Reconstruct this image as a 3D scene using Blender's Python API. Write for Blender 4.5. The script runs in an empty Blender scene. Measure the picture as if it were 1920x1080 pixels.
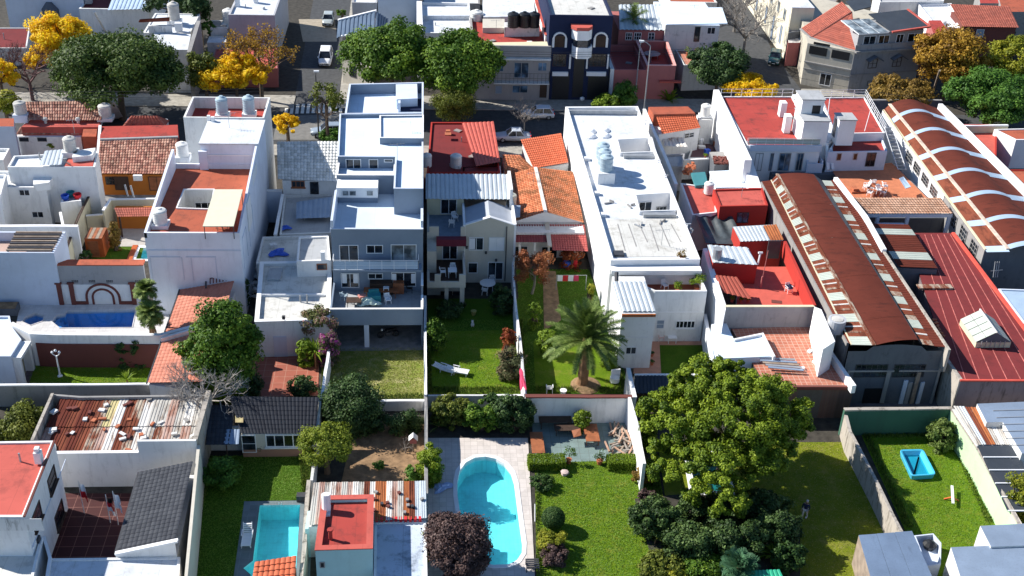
import bpy,math,random
import numpy as np
from mathutils import Vector,Matrix
from mathutils.geometry import tessellate_polygon
random.seed(7);RNG=np.random.default_rng(7)
S=bpy.context.scene;COL=S.collection
# ------------------------------------------------------------------ camera
F,HC=2223.0,58.0
_D=np.array([-160,3700,F]);_D=_D/np.linalg.norm(_D)
_Y=np.array([-163,-(F*F+163*160)/3700,F]);_Y=_Y/np.linalg.norm(_Y)
_U=-_D;_X=np.cross(_Y,_U);R=np.array([_X,_Y,_U])
cam=bpy.data.cameras.new('camera');camo=bpy.data.objects.new('camera',cam);COL.objects.link(camo)
_r,_u,_b=R@[1,0,0],R@[0,-1,0],R@[0,0,-1]
camo.matrix_world=Matrix(((_r[0],_u[0],_b[0],0),(_r[1],_u[1],_b[1],0),(_r[2],_u[2],_b[2],HC),(0,0,0,1)))
cam.sensor_width=36;cam.lens=F/1920*36;cam.clip_end=3000;cam.clip_start=1
S.camera=camo
# ------------------------------------------------------------------ light
SUN_EL,SX,SY=36.5,-1.0,0.41
w=bpy.data.worlds.new('World');S.world=w;w.use_nodes=True
nt=w.node_tree;bg=nt.nodes['Background'];sky=nt.nodes.new('ShaderNodeTexSky')
sky.sky_type='NISHITA';sky.sun_disc=False;sky.sun_elevation=math.radians(SUN_EL)
sky.sun_rotation=math.atan2(SX,SY);sky.air_density=1.0;sky.dust_density=0.0;sky.ozone_density=5.0
nt.links.new(sky.outputs[0],bg.inputs[0]);bg.inputs[1].default_value=0.088
sun=bpy.data.lights.new('sun','SUN');sun.energy=5.0;sun.angle=math.radians(0.5);sun.color=(1,0.955,0.88)
so=bpy.data.objects.new('sun',sun);COL.objects.link(so)
_l=math.hypot(SX,SY)
so.rotation_euler=Vector((SX/_l,SY/_l,math.tan(math.radians(SUN_EL)))).to_track_quat('Z','Y').to_euler()
so.location=(-60,120,90)
vs=S.view_settings;vs.view_transform='Standard';vs.look='None';vs.exposure=0.74;vs.gamma=1;vs.use_curve_mapping=False
# ------------------------------------------------------------------ pixel <-> place
def ray(px,py):return R@np.array([px-960,py-540,F])
def W(px,py,z=0.0):
 d=ray(px,py);t=(z-HC)/d[2];return(d[0]*t,d[1]*t,z)
def XY(px,py,z=0.0):return W(px,py,z)[:2]
def yA(px,py,z=0.0):return W(px,py,z)[1]
def zA(px,py,Y):
 d=ray(px,py);return HC+d[2]*Y/d[1]
def xA(px,py,Y):
 d=ray(px,py);return d[0]*Y/d[1]
def Wy(px,py,Y):return(xA(px,py,Y),Y,zA(px,py,Y))
# ------------------------------------------------------------------ materials
MATS={}
class NT:
 def __init__(s,name):
  s.m=bpy.data.materials.new(name);s.m.use_nodes=True;s.t=s.m.node_tree
  s.b=s.t.nodes['Principled BSDF'];s.geo=None
 def n(s,k,**a):
  x=s.t.nodes.new(k)
  for i,v in a.items():setattr(x,i,v)
  return x
 def l(s,a,b):s.t.links.new(a,b)
 def pos(s,scale=(1,1,1)):
  if s.geo is None:s.geo=s.n('ShaderNodeNewGeometry')
  mp=s.n('ShaderNodeMapping');mp.inputs['Scale'].default_value=scale
  s.l(s.geo.outputs['Position'],mp.inputs[0]);return mp.outputs[0]
 def noise(s,sc,det=4,ro=.6,scale=(1,1,1),vec=None):
  x=s.n('ShaderNodeTexNoise');x.inputs['Scale'].default_value=sc;x.inputs['Detail'].default_value=det
  x.inputs['Roughness'].default_value=ro;s.l(vec or s.pos(scale),x.inputs['Vector']);return x.outputs[0]
 def ramp(s,fac,stops):
  x=s.n('ShaderNodeValToRGB');cr=x.color_ramp
  while len(cr.elements)<len(stops):cr.elements.new(.5)
  for e,(p,c)in zip(cr.elements,stops):
   e.position=p;e.color=(*(c if hasattr(c,'__len__')else(c,c,c)),1)
  s.l(fac,x.inputs[0]);return x.outputs[0]
 def mix(s,fac,a,b,mode='MIX'):
  x=s.n('ShaderNodeMix',data_type='RGBA',blend_type=mode)
  for i,v in((0,fac),(6,a),(7,b)):
   if hasattr(v,'is_output'):s.l(v,x.inputs[i])
   elif i==0:x.inputs[0].default_value=v
   else:x.inputs[i].default_value=(*v,1)
  return x.outputs[2]
 def bump(s,h,st=.3,d=.05):
  x=s.n('ShaderNodeBump');x.inputs['Strength'].default_value=st;x.inputs['Distance'].default_value=d
  s.l(h,x.inputs['Height']);s.l(x.outputs[0],s.b.inputs['Normal'])
 def done(s,col,rough=.85,metal=0,spec=.3):
  if hasattr(col,'is_output'):s.l(col,s.b.inputs['Base Color'])
  else:s.b.inputs['Base Color'].default_value=(*col,1)
  s.b.inputs['Roughness'].default_value=rough;s.b.inputs['Metallic'].default_value=metal
  s.b.inputs['Specular IOR Level'].default_value=spec;return s.m
def mul(c,k):return tuple(min(1,x*k)for x in c)
def stucco(name,c,dirt=.35,dc=None,streak=.5):
 if name in MATS:return MATS[name]
 t=NT(name);dc=dc or tuple(x*.42+.02 for x in c)
 a=t.noise(.35,5,.6);b=t.noise(2.2,6,.7,(1,1,.18));e=t.noise(9,4,.6)
 col=t.mix(t.ramp(a,[(.3,0),(.75,1)]),mul(c,.88),mul(c,1.05))
 col=t.mix(t.ramp(b,[(.52,0),(.78,dirt*streak*1.6)]),col,dc)
 col=t.mix(t.ramp(t.noise(1.1,7,.72),[(.56,0),(.74,dirt)]),col,dc)
 t.bump(e,.18,.02);MATS[name]=t.done(col,.9,0,.12);return MATS[name]
def plain(name,c,rough=.6,metal=0,spec=.4,var=.12):
 if name in MATS:return MATS[name]
 t=NT(name);a=t.noise(1.7,5,.6)
 col=t.mix(t.ramp(a,[(.3,0),(.7,1)]),mul(c,1-var),mul(c,1+var))
 MATS[name]=t.done(col,rough,metal,spec);return MATS[name]
def membrane(name,c,dc,amt=.5,seam=1.0,rough=.75):
 if name in MATS:return MATS[name]
 t=NT(name)
 col=t.mix(t.ramp(t.noise(.25,4,.6),[(.3,0),(.7,1)]),mul(c,.86),mul(c,1.06))
 col=t.mix(t.ramp(t.noise(.9,8,.75),[(.5,0),(.72,amt)]),col,dc)
 col=t.mix(t.ramp(t.noise(5,5,.7,(1,.3,1)),[(.62,0),(.8,amt*.7)]),col,dc)
 br=t.n('ShaderNodeTexBrick');br.offset=.5;br.inputs['Scale'].default_value=1
 br.inputs['Brick Width'].default_value=seam;br.inputs['Row Height'].default_value=9
 br.inputs['Mortar Size'].default_value=.022;br.inputs['Mortar Smooth'].default_value=.4
 t.l(t.pos(),br.inputs['Vector']);br.inputs['Color1'].default_value=br.inputs['Color2'].default_value=(0,0,0,1)
 br.inputs['Mortar'].default_value=(1,1,1,1)
 sm=t.mix(.32,(0,0,0),br.outputs['Color']);col=t.mix(sm,col,mul(dc,.9))
 t.bump(t.noise(7,4,.6),.2,.02);MATS[name]=t.done(col,rough,0,.15);return MATS[name]
def gridtile(name,c,c2,sx=.3,sy=.3,grout=(.5,.4,.34),gs=.02,rough=.7,offset=0):
 if name in MATS:return MATS[name]
 t=NT(name);br=t.n('ShaderNodeTexBrick');br.offset=offset;br.inputs['Scale'].default_value=1
 br.inputs['Brick Width'].default_value=sx;br.inputs['Row Height'].default_value=sy
 br.inputs['Mortar Size'].default_value=gs;t.l(t.pos(),br.inputs['Vector'])
 br.inputs['Color1'].default_value=(*c,1);br.inputs['Color2'].default_value=(*c2,1);br.inputs['Mortar'].default_value=(*grout,1)
 col=t.mix(t.ramp(t.noise(.8,7,.7),[(.48,0),(.75,.5)]),br.outputs['Color'],mul(c,.45))
 MATS[name]=t.done(col,rough);return MATS[name]
def tilemat(name,cs,moss=(.05,.04,.025),amt=.6,rough=.85):
 if name in MATS:return MATS[name]
 t=NT(name);uv=t.n('ShaderNodeUVMap');fl=t.n('ShaderNodeVectorMath',operation='FLOOR')
 t.l(uv.outputs[0],fl.inputs[0]);wn=t.n('ShaderNodeTexWhiteNoise');t.l(fl.outputs[0],wn.inputs['Vector'])
 col=t.ramp(wn.outputs['Value'],[(i/(len(cs)-1),c)for i,c in enumerate(cs)])
 col=t.mix(t.ramp(t.noise(.6,8,.72),[(.47,0),(.68,amt)]),col,moss)
 col=t.mix(t.ramp(t.noise(6,4,.7),[(.55,0),(.75,amt*.6)]),col,moss)
 MATS[name]=t.done(col,rough);return MATS[name]
def sheetmat(name,c,rust=(.16,.055,.028),amt=.3,metal=.3,rough=.5,long=(1,.25,1)):
 if name in MATS:return MATS[name]
 t=NT(name)
 col=t.mix(t.ramp(t.noise(.5,4,.6),[(.3,0),(.7,1)]),mul(c,.85),mul(c,1.08))
 lo=.66-.3*amt
 f=t.ramp(t.noise(1.5,8,.75,long),[(lo,0),(lo+.13,min(1,amt*2.2))])
 col=t.mix(f,col,rust);col=t.mix(t.ramp(t.noise(8,5,.7),[(.5,0),(.8,.35)]),col,mul(rust,.6))
 MATS[name]=t.done(col,rough,metal,.12);return MATS[name]
def glassm(name='glass',c=(.012,.016,.022),rough=.08):
 if name in MATS:return MATS[name]
 t=NT(name);col=t.mix(t.ramp(t.noise(.9,3,.5),[(.4,0),(.68,1)]),mul(c,.5),mul(c,3.2))  # random pale patches put reflections and curtains into the pane colour
 MATS[name]=t.done(col,rough,0,.55);return MATS[name]
def grassm(name,a,b,c,dry=(.17,.15,.05),amt=.4):
 if name in MATS:return MATS[name]
 t=NT(name);col=t.mix(t.ramp(t.noise(.55,6,.65),[(.35,0),(.66,1)]),a,b)
 col=t.mix(t.ramp(t.noise(9,6,.8),[(.42,0),(.68,.85)]),col,c)
 col=t.mix(t.ramp(t.noise(.8,7,.7,(1,1.3,1)),[(.5,0),(.7,amt)]),col,dry)
 t.bump(t.noise(16,5,.8),.8,.12);MATS[name]=t.done(col,.95,0,.15);return MATS[name]
def leafm(name,stops,tr=.28):
 if name in MATS:return MATS[name]
 t=NT(name);at=t.n('ShaderNodeAttribute',attribute_name='tint')
 col=t.ramp(at.outputs['Fac'],[(i/(len(stops)-1),c)for i,c in enumerate(stops)])
 t.done(col,.6,0,.25);tl=t.n('ShaderNodeBsdfTranslucent');t.l(col,tl.inputs[0])
 mx=t.n('ShaderNodeMixShader');mx.inputs[0].default_value=tr
 o=t.t.nodes['Material Output'];t.l(t.b.outputs[0],mx.inputs[1]);t.l(tl.outputs[0],mx.inputs[2]);t.l(mx.outputs[0],o.inputs[0])
 MATS[name]=t.m;return t.m
def waterm(name,tint,rough=.03):
 if name in MATS:return MATS[name]
 t=NT(name);tp=t.n('ShaderNodeBsdfTransparent');tp.inputs[0].default_value=(*tint,1)
 gl=t.n('ShaderNodeBsdfGlossy');gl.inputs['Roughness'].default_value=rough
 lw=t.n('ShaderNodeLayerWeight');lw.inputs[0].default_value=.5
 pw=t.n('ShaderNodeMath',operation='POWER');pw.inputs[1].default_value=3.0;t.l(lw.outputs['Facing'],pw.inputs[0])
 fr=t.n('ShaderNodeMath',operation='MULTIPLY_ADD');fr.inputs[1].default_value=.5;fr.inputs[2].default_value=.02;t.l(pw.outputs[0],fr.inputs[0])
 bp=t.n('ShaderNodeBump');bp.inputs['Strength'].default_value=.25;bp.inputs['Distance'].default_value=.03
 t.l(t.noise(2.5,3,.5),bp.inputs['Height']);t.l(bp.outputs[0],gl.inputs['Normal'])
 mx=t.n('ShaderNodeMixShader');t.l(fr.outputs[0],mx.inputs[0]);t.l(tp.outputs[0],mx.inputs[1]);t.l(gl.outputs[0],mx.inputs[2])
 t.l(mx.outputs[0],t.t.nodes['Material Output'].inputs[0]);MATS[name]=t.m;return t.m
# ------------------------------------------------------------------ objects
def T(name,label,cat,loc=(0,0,0),group=None):
 o=bpy.data.objects.new(name,None);COL.objects.link(o);o.location=loc;o.empty_display_size=.5
 o['label']=label;o['category']=cat
 if group:o['group']=group
 return o
def org(o):
 v=Vector((0,0,0))
 while o is not None:v+=o.location;o=o.parent
 return v
def mk(name,vf,mat,parent=None,label=None,cat=None,group=None,kind=None,uvs=None,tint=None,smooth=False,loc=None):
 v,f=vf;v=np.asarray(v,dtype=np.float64).reshape(-1,3)
 base=org(parent)if parent is not None else Vector((0,0,0))
 o_loc=Vector((0,0,0))
 if parent is None and loc is not None:o_loc=Vector(loc)
 v=v-np.array(base+o_loc)
 me=bpy.data.meshes.new(name);me.from_pydata(v.tolist(),[],f)
 if isinstance(mat,(list,tuple)):
  for m in mat:me.materials.append(m)
 else:me.materials.append(mat)
 if uvs is not None:
  ul=me.uv_layers.new(name='UVMap');ul.data.foreach_set('uv',np.asarray(uvs,dtype=np.float32).ravel())
 if tint is not None:
  at=me.attributes.new('tint','FLOAT','POINT');at.data.foreach_set('value',np.asarray(tint,dtype=np.float32))
 if smooth:me.polygons.foreach_set('use_smooth',[True]*len(me.polygons))
 me.update();o=bpy.data.objects.new(name,me);COL.objects.link(o)
 if parent is not None:o.parent=parent
 else:o.location=o_loc
 if label:o['label']=label
 if cat:o['category']=cat
 if group:o['group']=group
 if kind:o['kind']=kind
 return o
def quadmesh(name,V,mat,parent=None,tint=None,**k):
 n=len(V);base=org(parent)if parent is not None else Vector(k.get('loc')or(0,0,0))
 v=(V.reshape(-1,3)-np.array(base)).astype(np.float32)
 me=bpy.data.meshes.new(name);me.vertices.add(n*4);me.vertices.foreach_set('co',v.ravel())
 me.loops.add(n*4);me.loops.foreach_set('vertex_index',np.arange(n*4,dtype=np.int32))
 me.polygons.add(n);me.polygons.foreach_set('loop_start',np.arange(0,n*4,4,dtype=np.int32))
 me.polygons.foreach_set('loop_total',np.full(n,4,dtype=np.int32));me.materials.append(mat)
 if tint is not None:
  at=me.attributes.new('tint','FLOAT','POINT');at.data.foreach_set('value',np.repeat(tint,4).astype(np.float32))
 me.update(calc_edges=True);o=bpy.data.objects.new(name,me);COL.objects.link(o)
 if parent is not None:o.parent=parent
 else:o.location=base
 for q in('label','group','kind'):
  if k.get(q):o[q]=k[q]
 if k.get('cat'):o['category']=k['cat']
 return o
def join(*parts):
 v,f=[],[]
 for a,b in parts:
  n=len(v);v+=[tuple(p)for p in a];f+=[tuple(i+n for i in q)for q in b]
 return v,f
def box(x0,x1,y0,y1,z0,z1):
 x0,x1=sorted((x0,x1));y0,y1=sorted((y0,y1));z0,z1=sorted((z0,z1))
 return[(x0,y0,z0),(x1,y0,z0),(x1,y1,z0),(x0,y1,z0),(x0,y0,z1),(x1,y0,z1),(x1,y1,z1),(x0,y1,z1)],[(0,3,2,1),(4,5,6,7),(0,1,5,4),(1,2,6,5),(2,3,7,6),(3,0,4,7)]
def area2(p):return sum(p[i][0]*p[(i+1)%len(p)][1]-p[(i+1)%len(p)][0]*p[i][1]for i in range(len(p)))
def prism(p,z0,z1,cap0=False):
 p=[tuple(q[:2])for q in p]
 if area2(p)<0:p=p[::-1]
 n=len(p);z1=z1 if hasattr(z1,'__len__')else[z1]*n
 v=[(x,y,z0)for x,y in p]+[(p[i][0],p[i][1],z1[i])for i in range(n)]
 f=[(i,(i+1)%n,n+(i+1)%n,n+i)for i in range(n)]+[tuple(range(n,2*n))]
 if cap0:f.append(tuple(range(n-1,-1,-1)))
 return v,f
def obox(c,sx,sy,sz,rz=0,z0=None):
 co,si=math.cos(rz),math.sin(rz);z=c[2]
 p=[(c[0]+a*sx/2*co-b*sy/2*si,c[1]+a*sx/2*si+b*sy/2*co)for a,b in((-1,-1),(1,-1),(1,1),(-1,1))]
 return prism(p,z,z+sz,True)
def cyl(c,r,z0,z1,n=16,r2=None,cap=True):
 r2=r if r2 is None else r2
 v=[(c[0]+r*math.cos(2*math.pi*i/n),c[1]+r*math.sin(2*math.pi*i/n),z0)for i in range(n)]
 v+=[(c[0]+r2*math.cos(2*math.pi*i/n),c[1]+r2*math.sin(2*math.pi*i/n),z1)for i in range(n)]
 f=[(i,(i+1)%n,n+(i+1)%n,n+i)for i in range(n)]
 if cap:f+=[tuple(range(n,2*n)),tuple(range(n-1,-1,-1))]
 return v,f
def lathe(c,prof,n=18):
 v,f=[],[]
 for r,z in prof:
  v+=[(c[0]+r*math.cos(2*math.pi*i/n),c[1]+r*math.sin(2*math.pi*i/n),c[2]+z)for i in range(n)]
 for k in range(len(prof)-1):
  f+=[(k*n+i,k*n+(i+1)%n,(k+1)*n+(i+1)%n,(k+1)*n+i)for i in range(n)]
 f+=[tuple(range((len(prof)-1)*n,len(prof)*n)),tuple(range(n-1,-1,-1))]
 return v,f
def tube(a,b,r=.05,n=6,r2=None):
 a,b=Vector(a),Vector(b);d=(b-a).normalized();r2=r if r2 is None else r2
 u=d.cross(Vector((0,0,1))if abs(d.z)<.95 else Vector((1,0,0))).normalized();w_=d.cross(u)
 v=[]
 for p,rr in((a,r),(b,r2)):
  v+=[tuple(p+u*rr*math.cos(2*math.pi*i/n)+w_*rr*math.sin(2*math.pi*i/n))for i in range(n)]
 return v,[(i,(i+1)%n,n+(i+1)%n,n+i)for i in range(n)]+[tuple(range(n,2*n)),tuple(range(n-1,-1,-1))]
def beam(a,b,w_=.1,h=.1):
 a,b=Vector(a),Vector(b);d=(b-a).normalized();u=d.cross(Vector((0,0,1))if abs(d.z)<.98 else Vector((0,1,0))).normalized()*w_/2
 t=u.cross(d).normalized()*h/2
 v=[tuple(p+s1*u+s2*t)for p in(a,b)for s1,s2 in((-1,-1),(1,-1),(1,1),(-1,1))]
 return v,[(0,1,2,3),(7,6,5,4),(0,4,5,1),(1,5,6,2),(2,6,7,3),(3,7,4,0)]
def inset(p,d):
 p=[Vector(q[:2])for q in p];n=len(p);s=1 if area2(p)>0 else-1;out=[]
 for i in range(n):
  a,b,c=p[i-1],p[i],p[(i+1)%n];e1=(b-a).normalized();e2=(c-b).normalized()
  n1=Vector((-e1.y,e1.x))*s;n2=Vector((-e2.y,e2.x))*s;m=(n1+n2)
  m=m/max(.3,m.length_squared)*2 if m.length>.01 else n1
  out.append(tuple(b+m*d/1.0))
 return out
def ring(p,q,z0,z1,zin=None):
 if area2(p)<0:p,q=p[::-1],q[::-1]
 n=len(p);zin=z0 if zin is None else zin
 v=[(*a,z0)for a in p]+[(*a,z1)for a in p]+[(*a,z1)for a in q]+[(*a,zin)for a in q];f=[]
 for i in range(n):
  j=(i+1)%n
  f+=[(i,j,n+j,n+i),(n+i,n+j,2*n+j,2*n+i),(2*n+i,2*n+j,3*n+j,3*n+i)]
 return v,f
def poly(p,z,holes=()):
 if not holes:
  if area2(p)<0:p=p[::-1]
  return[(*a[:2],z)for a in p],[tuple(range(len(p)))]
 import bmesh
 bm=bmesh.new();bm.faces.new([bm.verts.new((a[0],a[1],z))for a in(p if area2(p)>0 else p[::-1])])
 for q in holes:
  lo=[min(a[k]for a in q)for k in(0,1)];hi=[max(a[k]for a in q)for k in(0,1)]
  for k in(0,1):
   for lim in(lo,hi):
    nr=(1,0,0)if k==0 else(0,1,0);bmesh.ops.bisect_plane(bm,geom=bm.verts[:]+bm.edges[:]+bm.faces[:],plane_co=(lim[0],lim[1],z),plane_no=nr,dist=1e-5)
  def inb(f):c=f.calc_center_median();return lo[0]<c.x<hi[0]and lo[1]<c.y<hi[1]
  for i in range(len(q)):
   a,b=q[i],q[(i+1)%len(q)];fs=[f for f in bm.faces if inb(f)];ge=set(fs)|{e for f in fs for e in f.edges}|{v for f in fs for v in f.verts}
   bmesh.ops.bisect_plane(bm,geom=list(ge),plane_co=(a[0],a[1],z),plane_no=(b[1]-a[1],a[0]-b[0],0),dist=1e-5)
  def inp(x,y):
   r=False
   for i in range(len(q)):
    a,b=q[i],q[(i+1)%len(q)]
    if(a[1]>y)!=(b[1]>y)and x<(b[0]-a[0])*(y-a[1])/(b[1]-a[1])+a[0]:r=not r
   return r
  bmesh.ops.delete(bm,geom=[f for f in bm.faces if inp(*f.calc_center_median()[:2])],context='FACES')
 bm.verts.index_update();v=[tuple(a.co)for a in bm.verts];f=[tuple(a.index for a in g.verts)for g in bm.faces];bm.free();return v,f
def mks(name,parts,mat,parent):
 return[mk(name,p,mat,parent)for p in parts]
class Face:
 def __init__(s,a,b):
  s.a=Vector(a[:2]);s.b=Vector(b[:2]);s.u=(s.b-s.a).normalized();s.n=Vector((s.u.y,-s.u.x))
 def hit(s,px,py):
  d=ray(px,py);k=(s.n.x*s.a.x+s.n.y*s.a.y)/(s.n.x*d[0]+s.n.y*d[1])
  p=Vector((d[0]*k,d[1]*k));return(p-s.a).dot(s.u),HC+d[2]*k
 def p(s,u,z,o=0):q=s.a+s.u*u+s.n*o;return(q.x,q.y,z)
 def slab(s,u0,u1,z0,z1,o0,o1):
  v=[s.p(u,z,o)for o in(o1,o0)for u,z in((u0,z0),(u1,z0),(u1,z1),(u0,z1))]
  return v,[(0,1,2,3),(7,6,5,4),(0,4,5,1),(1,5,6,2),(2,6,7,3),(3,7,4,0)]
def rect(face,r):
 (a,b),(c,d)=face.hit(r[0],r[3]),face.hit(r[2],r[1]);return min(a,c),max(a,c),min(b,d),max(b,d)
def win(parent,face,r,nx=2,ny=1,frame='white',kind='window',fw=.07,pane='glass',sill=False,uz=None,proud=.06,label=None,lintel=False):
 u0,u1,z0,z1=uz or rect(face,r);mf=FR[frame];w_=min(fw,(u1-u0)/5)
 b=[face.slab(u0,u1,z0,z0+w_,0,proud),face.slab(u0,u1,z1-w_,z1,0,proud),face.slab(u0,u0+w_,z0+w_,z1-w_,0,proud),face.slab(u1-w_,u1,z0+w_,z1-w_,0,proud)]
 for i in range(1,nx):
  c=u0+(u1-u0)*i/nx;b.append(face.slab(c-w_*.4,c+w_*.4,z0+w_,z1-w_,0,proud-.01))
 for i in range(1,ny):
  c=z0+(z1-z0)*i/ny;b.append(face.slab(u0+w_,u1-w_,c-w_*.3,c+w_*.3,0,proud-.02))
 if sill:b.append(face.slab(u0-.08,u1+.08,z0-.09,z0-.002,0,proud+.1))
 o=mk(kind,join(*b),mf,parent,label=label)
 mk('pane' if pane.startswith('glass')else 'shutter',face.slab(u0+w_*.9,u1-w_*.9,z0+w_*.9,z1-w_*.9,-.02,.018),PN[pane],o)
 return o
def slab_on(parent,face,r,mat,name='panel',o0=0,o1=.05,uz=None):
 u0,u1,z0,z1=uz or rect(face,r);return mk(name,face.slab(u0,u1,z0,z1,o0,o1),mat,parent)
class B:
 def __init__(s,root,px,z,z0=0,wall=None,roof=None,par=.35,w=.18,holes=(),xy=None,cop=None,rims=0.0,hfloor=None,name='wall'):
  s.root=root;s.z,s.z0=z,z0;s.c=xy or[XY(a,b,z)for a,b in px];c=s.c
  zr=z-par;q=inset(c,w)if par>0 else c
  if par>0:s.wall=mk(name,ring(c,q,z0,z,zr),wall,root)
  else:
   v,f=prism(c,z0,z);s.wall=mk(name,(v,f[:-1]),wall,root)
  hs=[[XY(a,b,zr)for a,b in h]for h in holes]
  s.roof=mk('roof',poly(q,zr-(.0 if par>0 else 0),hs),roof,root);s.zr=zr;s.hs=hs
  for h in hs:
   hp=h if area2(h)>0 else h[::-1];n=len(hp);zf=z0 if hfloor is None else hfloor
   if rims>0:mk('well_rim',ring(hp,inset(hp,.12),zr-.0,zr+rims,zf),wall,root)
   else:
    v,f=prism(hp,zf,zr);mk('well_wall',(v,[x[::-1]for x in f[:-1]]),wall,root)
   mk('well_floor',poly(hp,zf+.02),wall,root)
  ar=abs(area2(q))/2
  for i in range(0 if hs or par<=0 else min(4,int(ar/22))):
   a=lerp(lerp(q[0],q[1],random.uniform(.12,.88)),lerp(q[3],q[2],random.uniform(.12,.88)),random.uniform(.15,.9));k=random.random()
   if k<.4:mk('vent_pipe',tube((*a,zr),(*a,zr+random.uniform(.4,.9)),.07,6),MATS['grey_metal'],root)
   elif k<.7:mk('roof_box',obox((*a,zr),random.uniform(.4,.9),random.uniform(.4,.7),random.uniform(.2,.5),random.random()),MATS['stained_white'],root)
   else:mk('roof_hatch',obox((*a,zr),.8,.6,.12,random.random()*3),MATS['raw_concrete'],root)
  if cop is not None:
   o=inset(c,-.04);mk('coping',ring(o,inset(q,.04)if par>0 else inset(c,.12),z+.002,z+.07,z+.002),cop,root)
 def front(s):return Face(s.c[3],s.c[2])
 def left(s):return Face(s.c[0],s.c[3])
 def right(s):return Face(s.c[2],s.c[1])
def bl(name,label,cat,px,z,wall,roof,group=None,z0=0,**k):
 c=[XY(a,b,z)for a,b in px];m=(sum(a[0]for a in c)/len(c),sum(a[1]for a in c)/len(c),z0)
 r=T(name,label,cat,m,group);return B(r,px,z,z0,wall,roof,**k)
def lerp(a,b,t):return tuple(p+(q-p)*t for p,q in zip(a,b))
def grid3(a,b,c,d,us,vs_,hs):
 a,b,c,d=map(np.array,(a,b,c,d));n=np.cross(b-a,d-a);n=n/np.linalg.norm(n)
 if n[2]<0:n=-n
 us,vs_=np.array(us),np.array(vs_);U_,V_=np.meshgrid(us,vs_)
 P_=(a*((1-U_)*(1-V_))[...,None]+b*(U_*(1-V_))[...,None]+c*(U_*V_)[...,None]+d*((1-U_)*V_)[...,None])+n*np.array(hs)[...,None]
 nu,nv=len(us),len(vs_);v=P_.reshape(-1,3)
 f=[(j*nu+i,(j+1)*nu+i,(j+1)*nu+i+1,j*nu+i+1)for j in range(nv-1)for i in range(nu-1)]
 return v,f
def ribbed(name,q,mat,parent,pitch=.3,amp=.05,along=True,skirt=.06,curve=0,nseg=1,**k):
 a,b,c,d=q
 if not along:a,b,c,d=b,c,d,a
 L=(Vector(b)-Vector(a)).length;n=max(2,round(L/pitch));us,h=[],[]
 for i in range(n):
  us+=[(i+.0)/n,(i+.30)/n,(i+.42)/n,(i+.88)/n];h+=[0,0,amp,amp]
 us.append(1);h.append(0);h=np.array(h);vs_=[j/nseg for j in range(nseg+1)]
 H_=np.array([h+curve*4*t*(1-t)for t in vs_])
 return mk(name,grid3(a,b,c,d,us,vs_,H_),mat,parent,**k)
def tiled(name,q,mat,parent,tw=.24,th=.36,amp=.06,step=.05,**k):
 a,b,c,d=q;nc=max(2,round((Vector(b)-Vector(a)).length/tw));nr=max(2,round((Vector(d)-Vector(a)).length/th))
 prof=[0,.75,1,.75];us=[(i+j/4)/nc for i in range(nc)for j in range(4)]+[1];h=np.array(prof*nc+[0])*amp
 vs_,H_=[],[]
 for r in range(nr):
  vs_+=[(r+.001)/nr,(r+.999)/nr];H_+=[h,h+step]
 v,f=grid3(a,b,c,d,us,vs_,H_);nu=len(us);f2,uv=[],[]
 for j in range(2*nr-1):
  for i in range(nu-1):
   f2.append((j*nu+i,(j+1)*nu+i,(j+1)*nu+i+1,j*nu+i+1))
   u0,u1=i//4+.1,i//4+.9;r=j//2;uv+=[(u0,r+.2),(u0,r+.8),(u1,r+.8),(u1,r+.2)]
 o=mk(name,(v,f2),mat,parent,uvs=uv,**k)
# eave thickness
 return o
def railing(parent,pts,h=1.0,mat=None,name='railing',gap=.9,bars=3,r=.025,glass=None):
 b=[]
 for p,q in zip(pts[:-1],pts[1:]):
  L=(Vector(q)-Vector(p)).length;n=max(1,round(L/gap))
  for i in range(n+1):
   a=lerp(p,q,i/n);b.append(tube(a,(a[0],a[1],a[2]+h),r,5))
  for j in range(bars):
   z=h*(j+1)/bars;b.append(tube((p[0],p[1],p[2]+z),(q[0],q[1],q[2]+z),r,5))
 o=mk(name,join(*b),mat,parent)
 if glass:
  for p,q in zip(pts[:-1],pts[1:]):mk('glass_panel',beam((p[0],p[1],p[2]+h*.5),(q[0],q[1],q[2]+h*.5),.02,h*.8),glass,o)
 return o
def thick(q,t=.08):
 v=[tuple(p)for p in q]+[(p[0],p[1],p[2]-t)for p in q]
 return v,[(3,2,1,0),(4,5,6,7),(0,1,5,4),(1,2,6,5),(2,3,7,6),(3,0,4,7)]
# ------------------------------------------------------------------ palette
white=stucco('white_stucco',(.80,.80,.79),.4,(.36,.36,.35),.8);white2=stucco('old_white',(.70,.70,.68),.55,(.2,.2,.19))
white3=stucco('stained_white',(.74,.74,.73),.75,(.12,.115,.10),1.0)
clean=stucco('clean_white',(.84,.84,.84),.22,(.5,.5,.5))
blueg=stucco('slate_blue_stucco',(.22,.27,.34),.15);bluew=stucco('blue_white_stucco',(.58,.64,.74),.25,(.3,.33,.38))
lilac=stucco('lilac_white',(.72,.76,.84),.25,(.36,.38,.44),.8);cream=stucco('cream_stucco',(.66,.60,.42),.25)
beige=stucco('beige_stucco',(.58,.54,.46),.3);grey=stucco('grey_render',(.34,.34,.35),.5,(.12,.12,.12))
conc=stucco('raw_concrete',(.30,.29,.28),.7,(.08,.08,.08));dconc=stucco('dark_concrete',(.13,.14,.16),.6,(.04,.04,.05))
navy=stucco('navy_paint',(.022,.03,.07),.2);orange=stucco('orange_stucco',(.45,.15,.03),.25);redw=stucco('red_wall',(.42,.045,.035),.2,(.2,.03,.03))
pinkw=stucco('pink_wall',(.42,.15,.14),.35);mint=stucco('mint_wall',(.50,.72,.42),.25,(.3,.36,.24));green_w=stucco('green_wall',(.06,.14,.10),.45,(.05,.07,.06))
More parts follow.
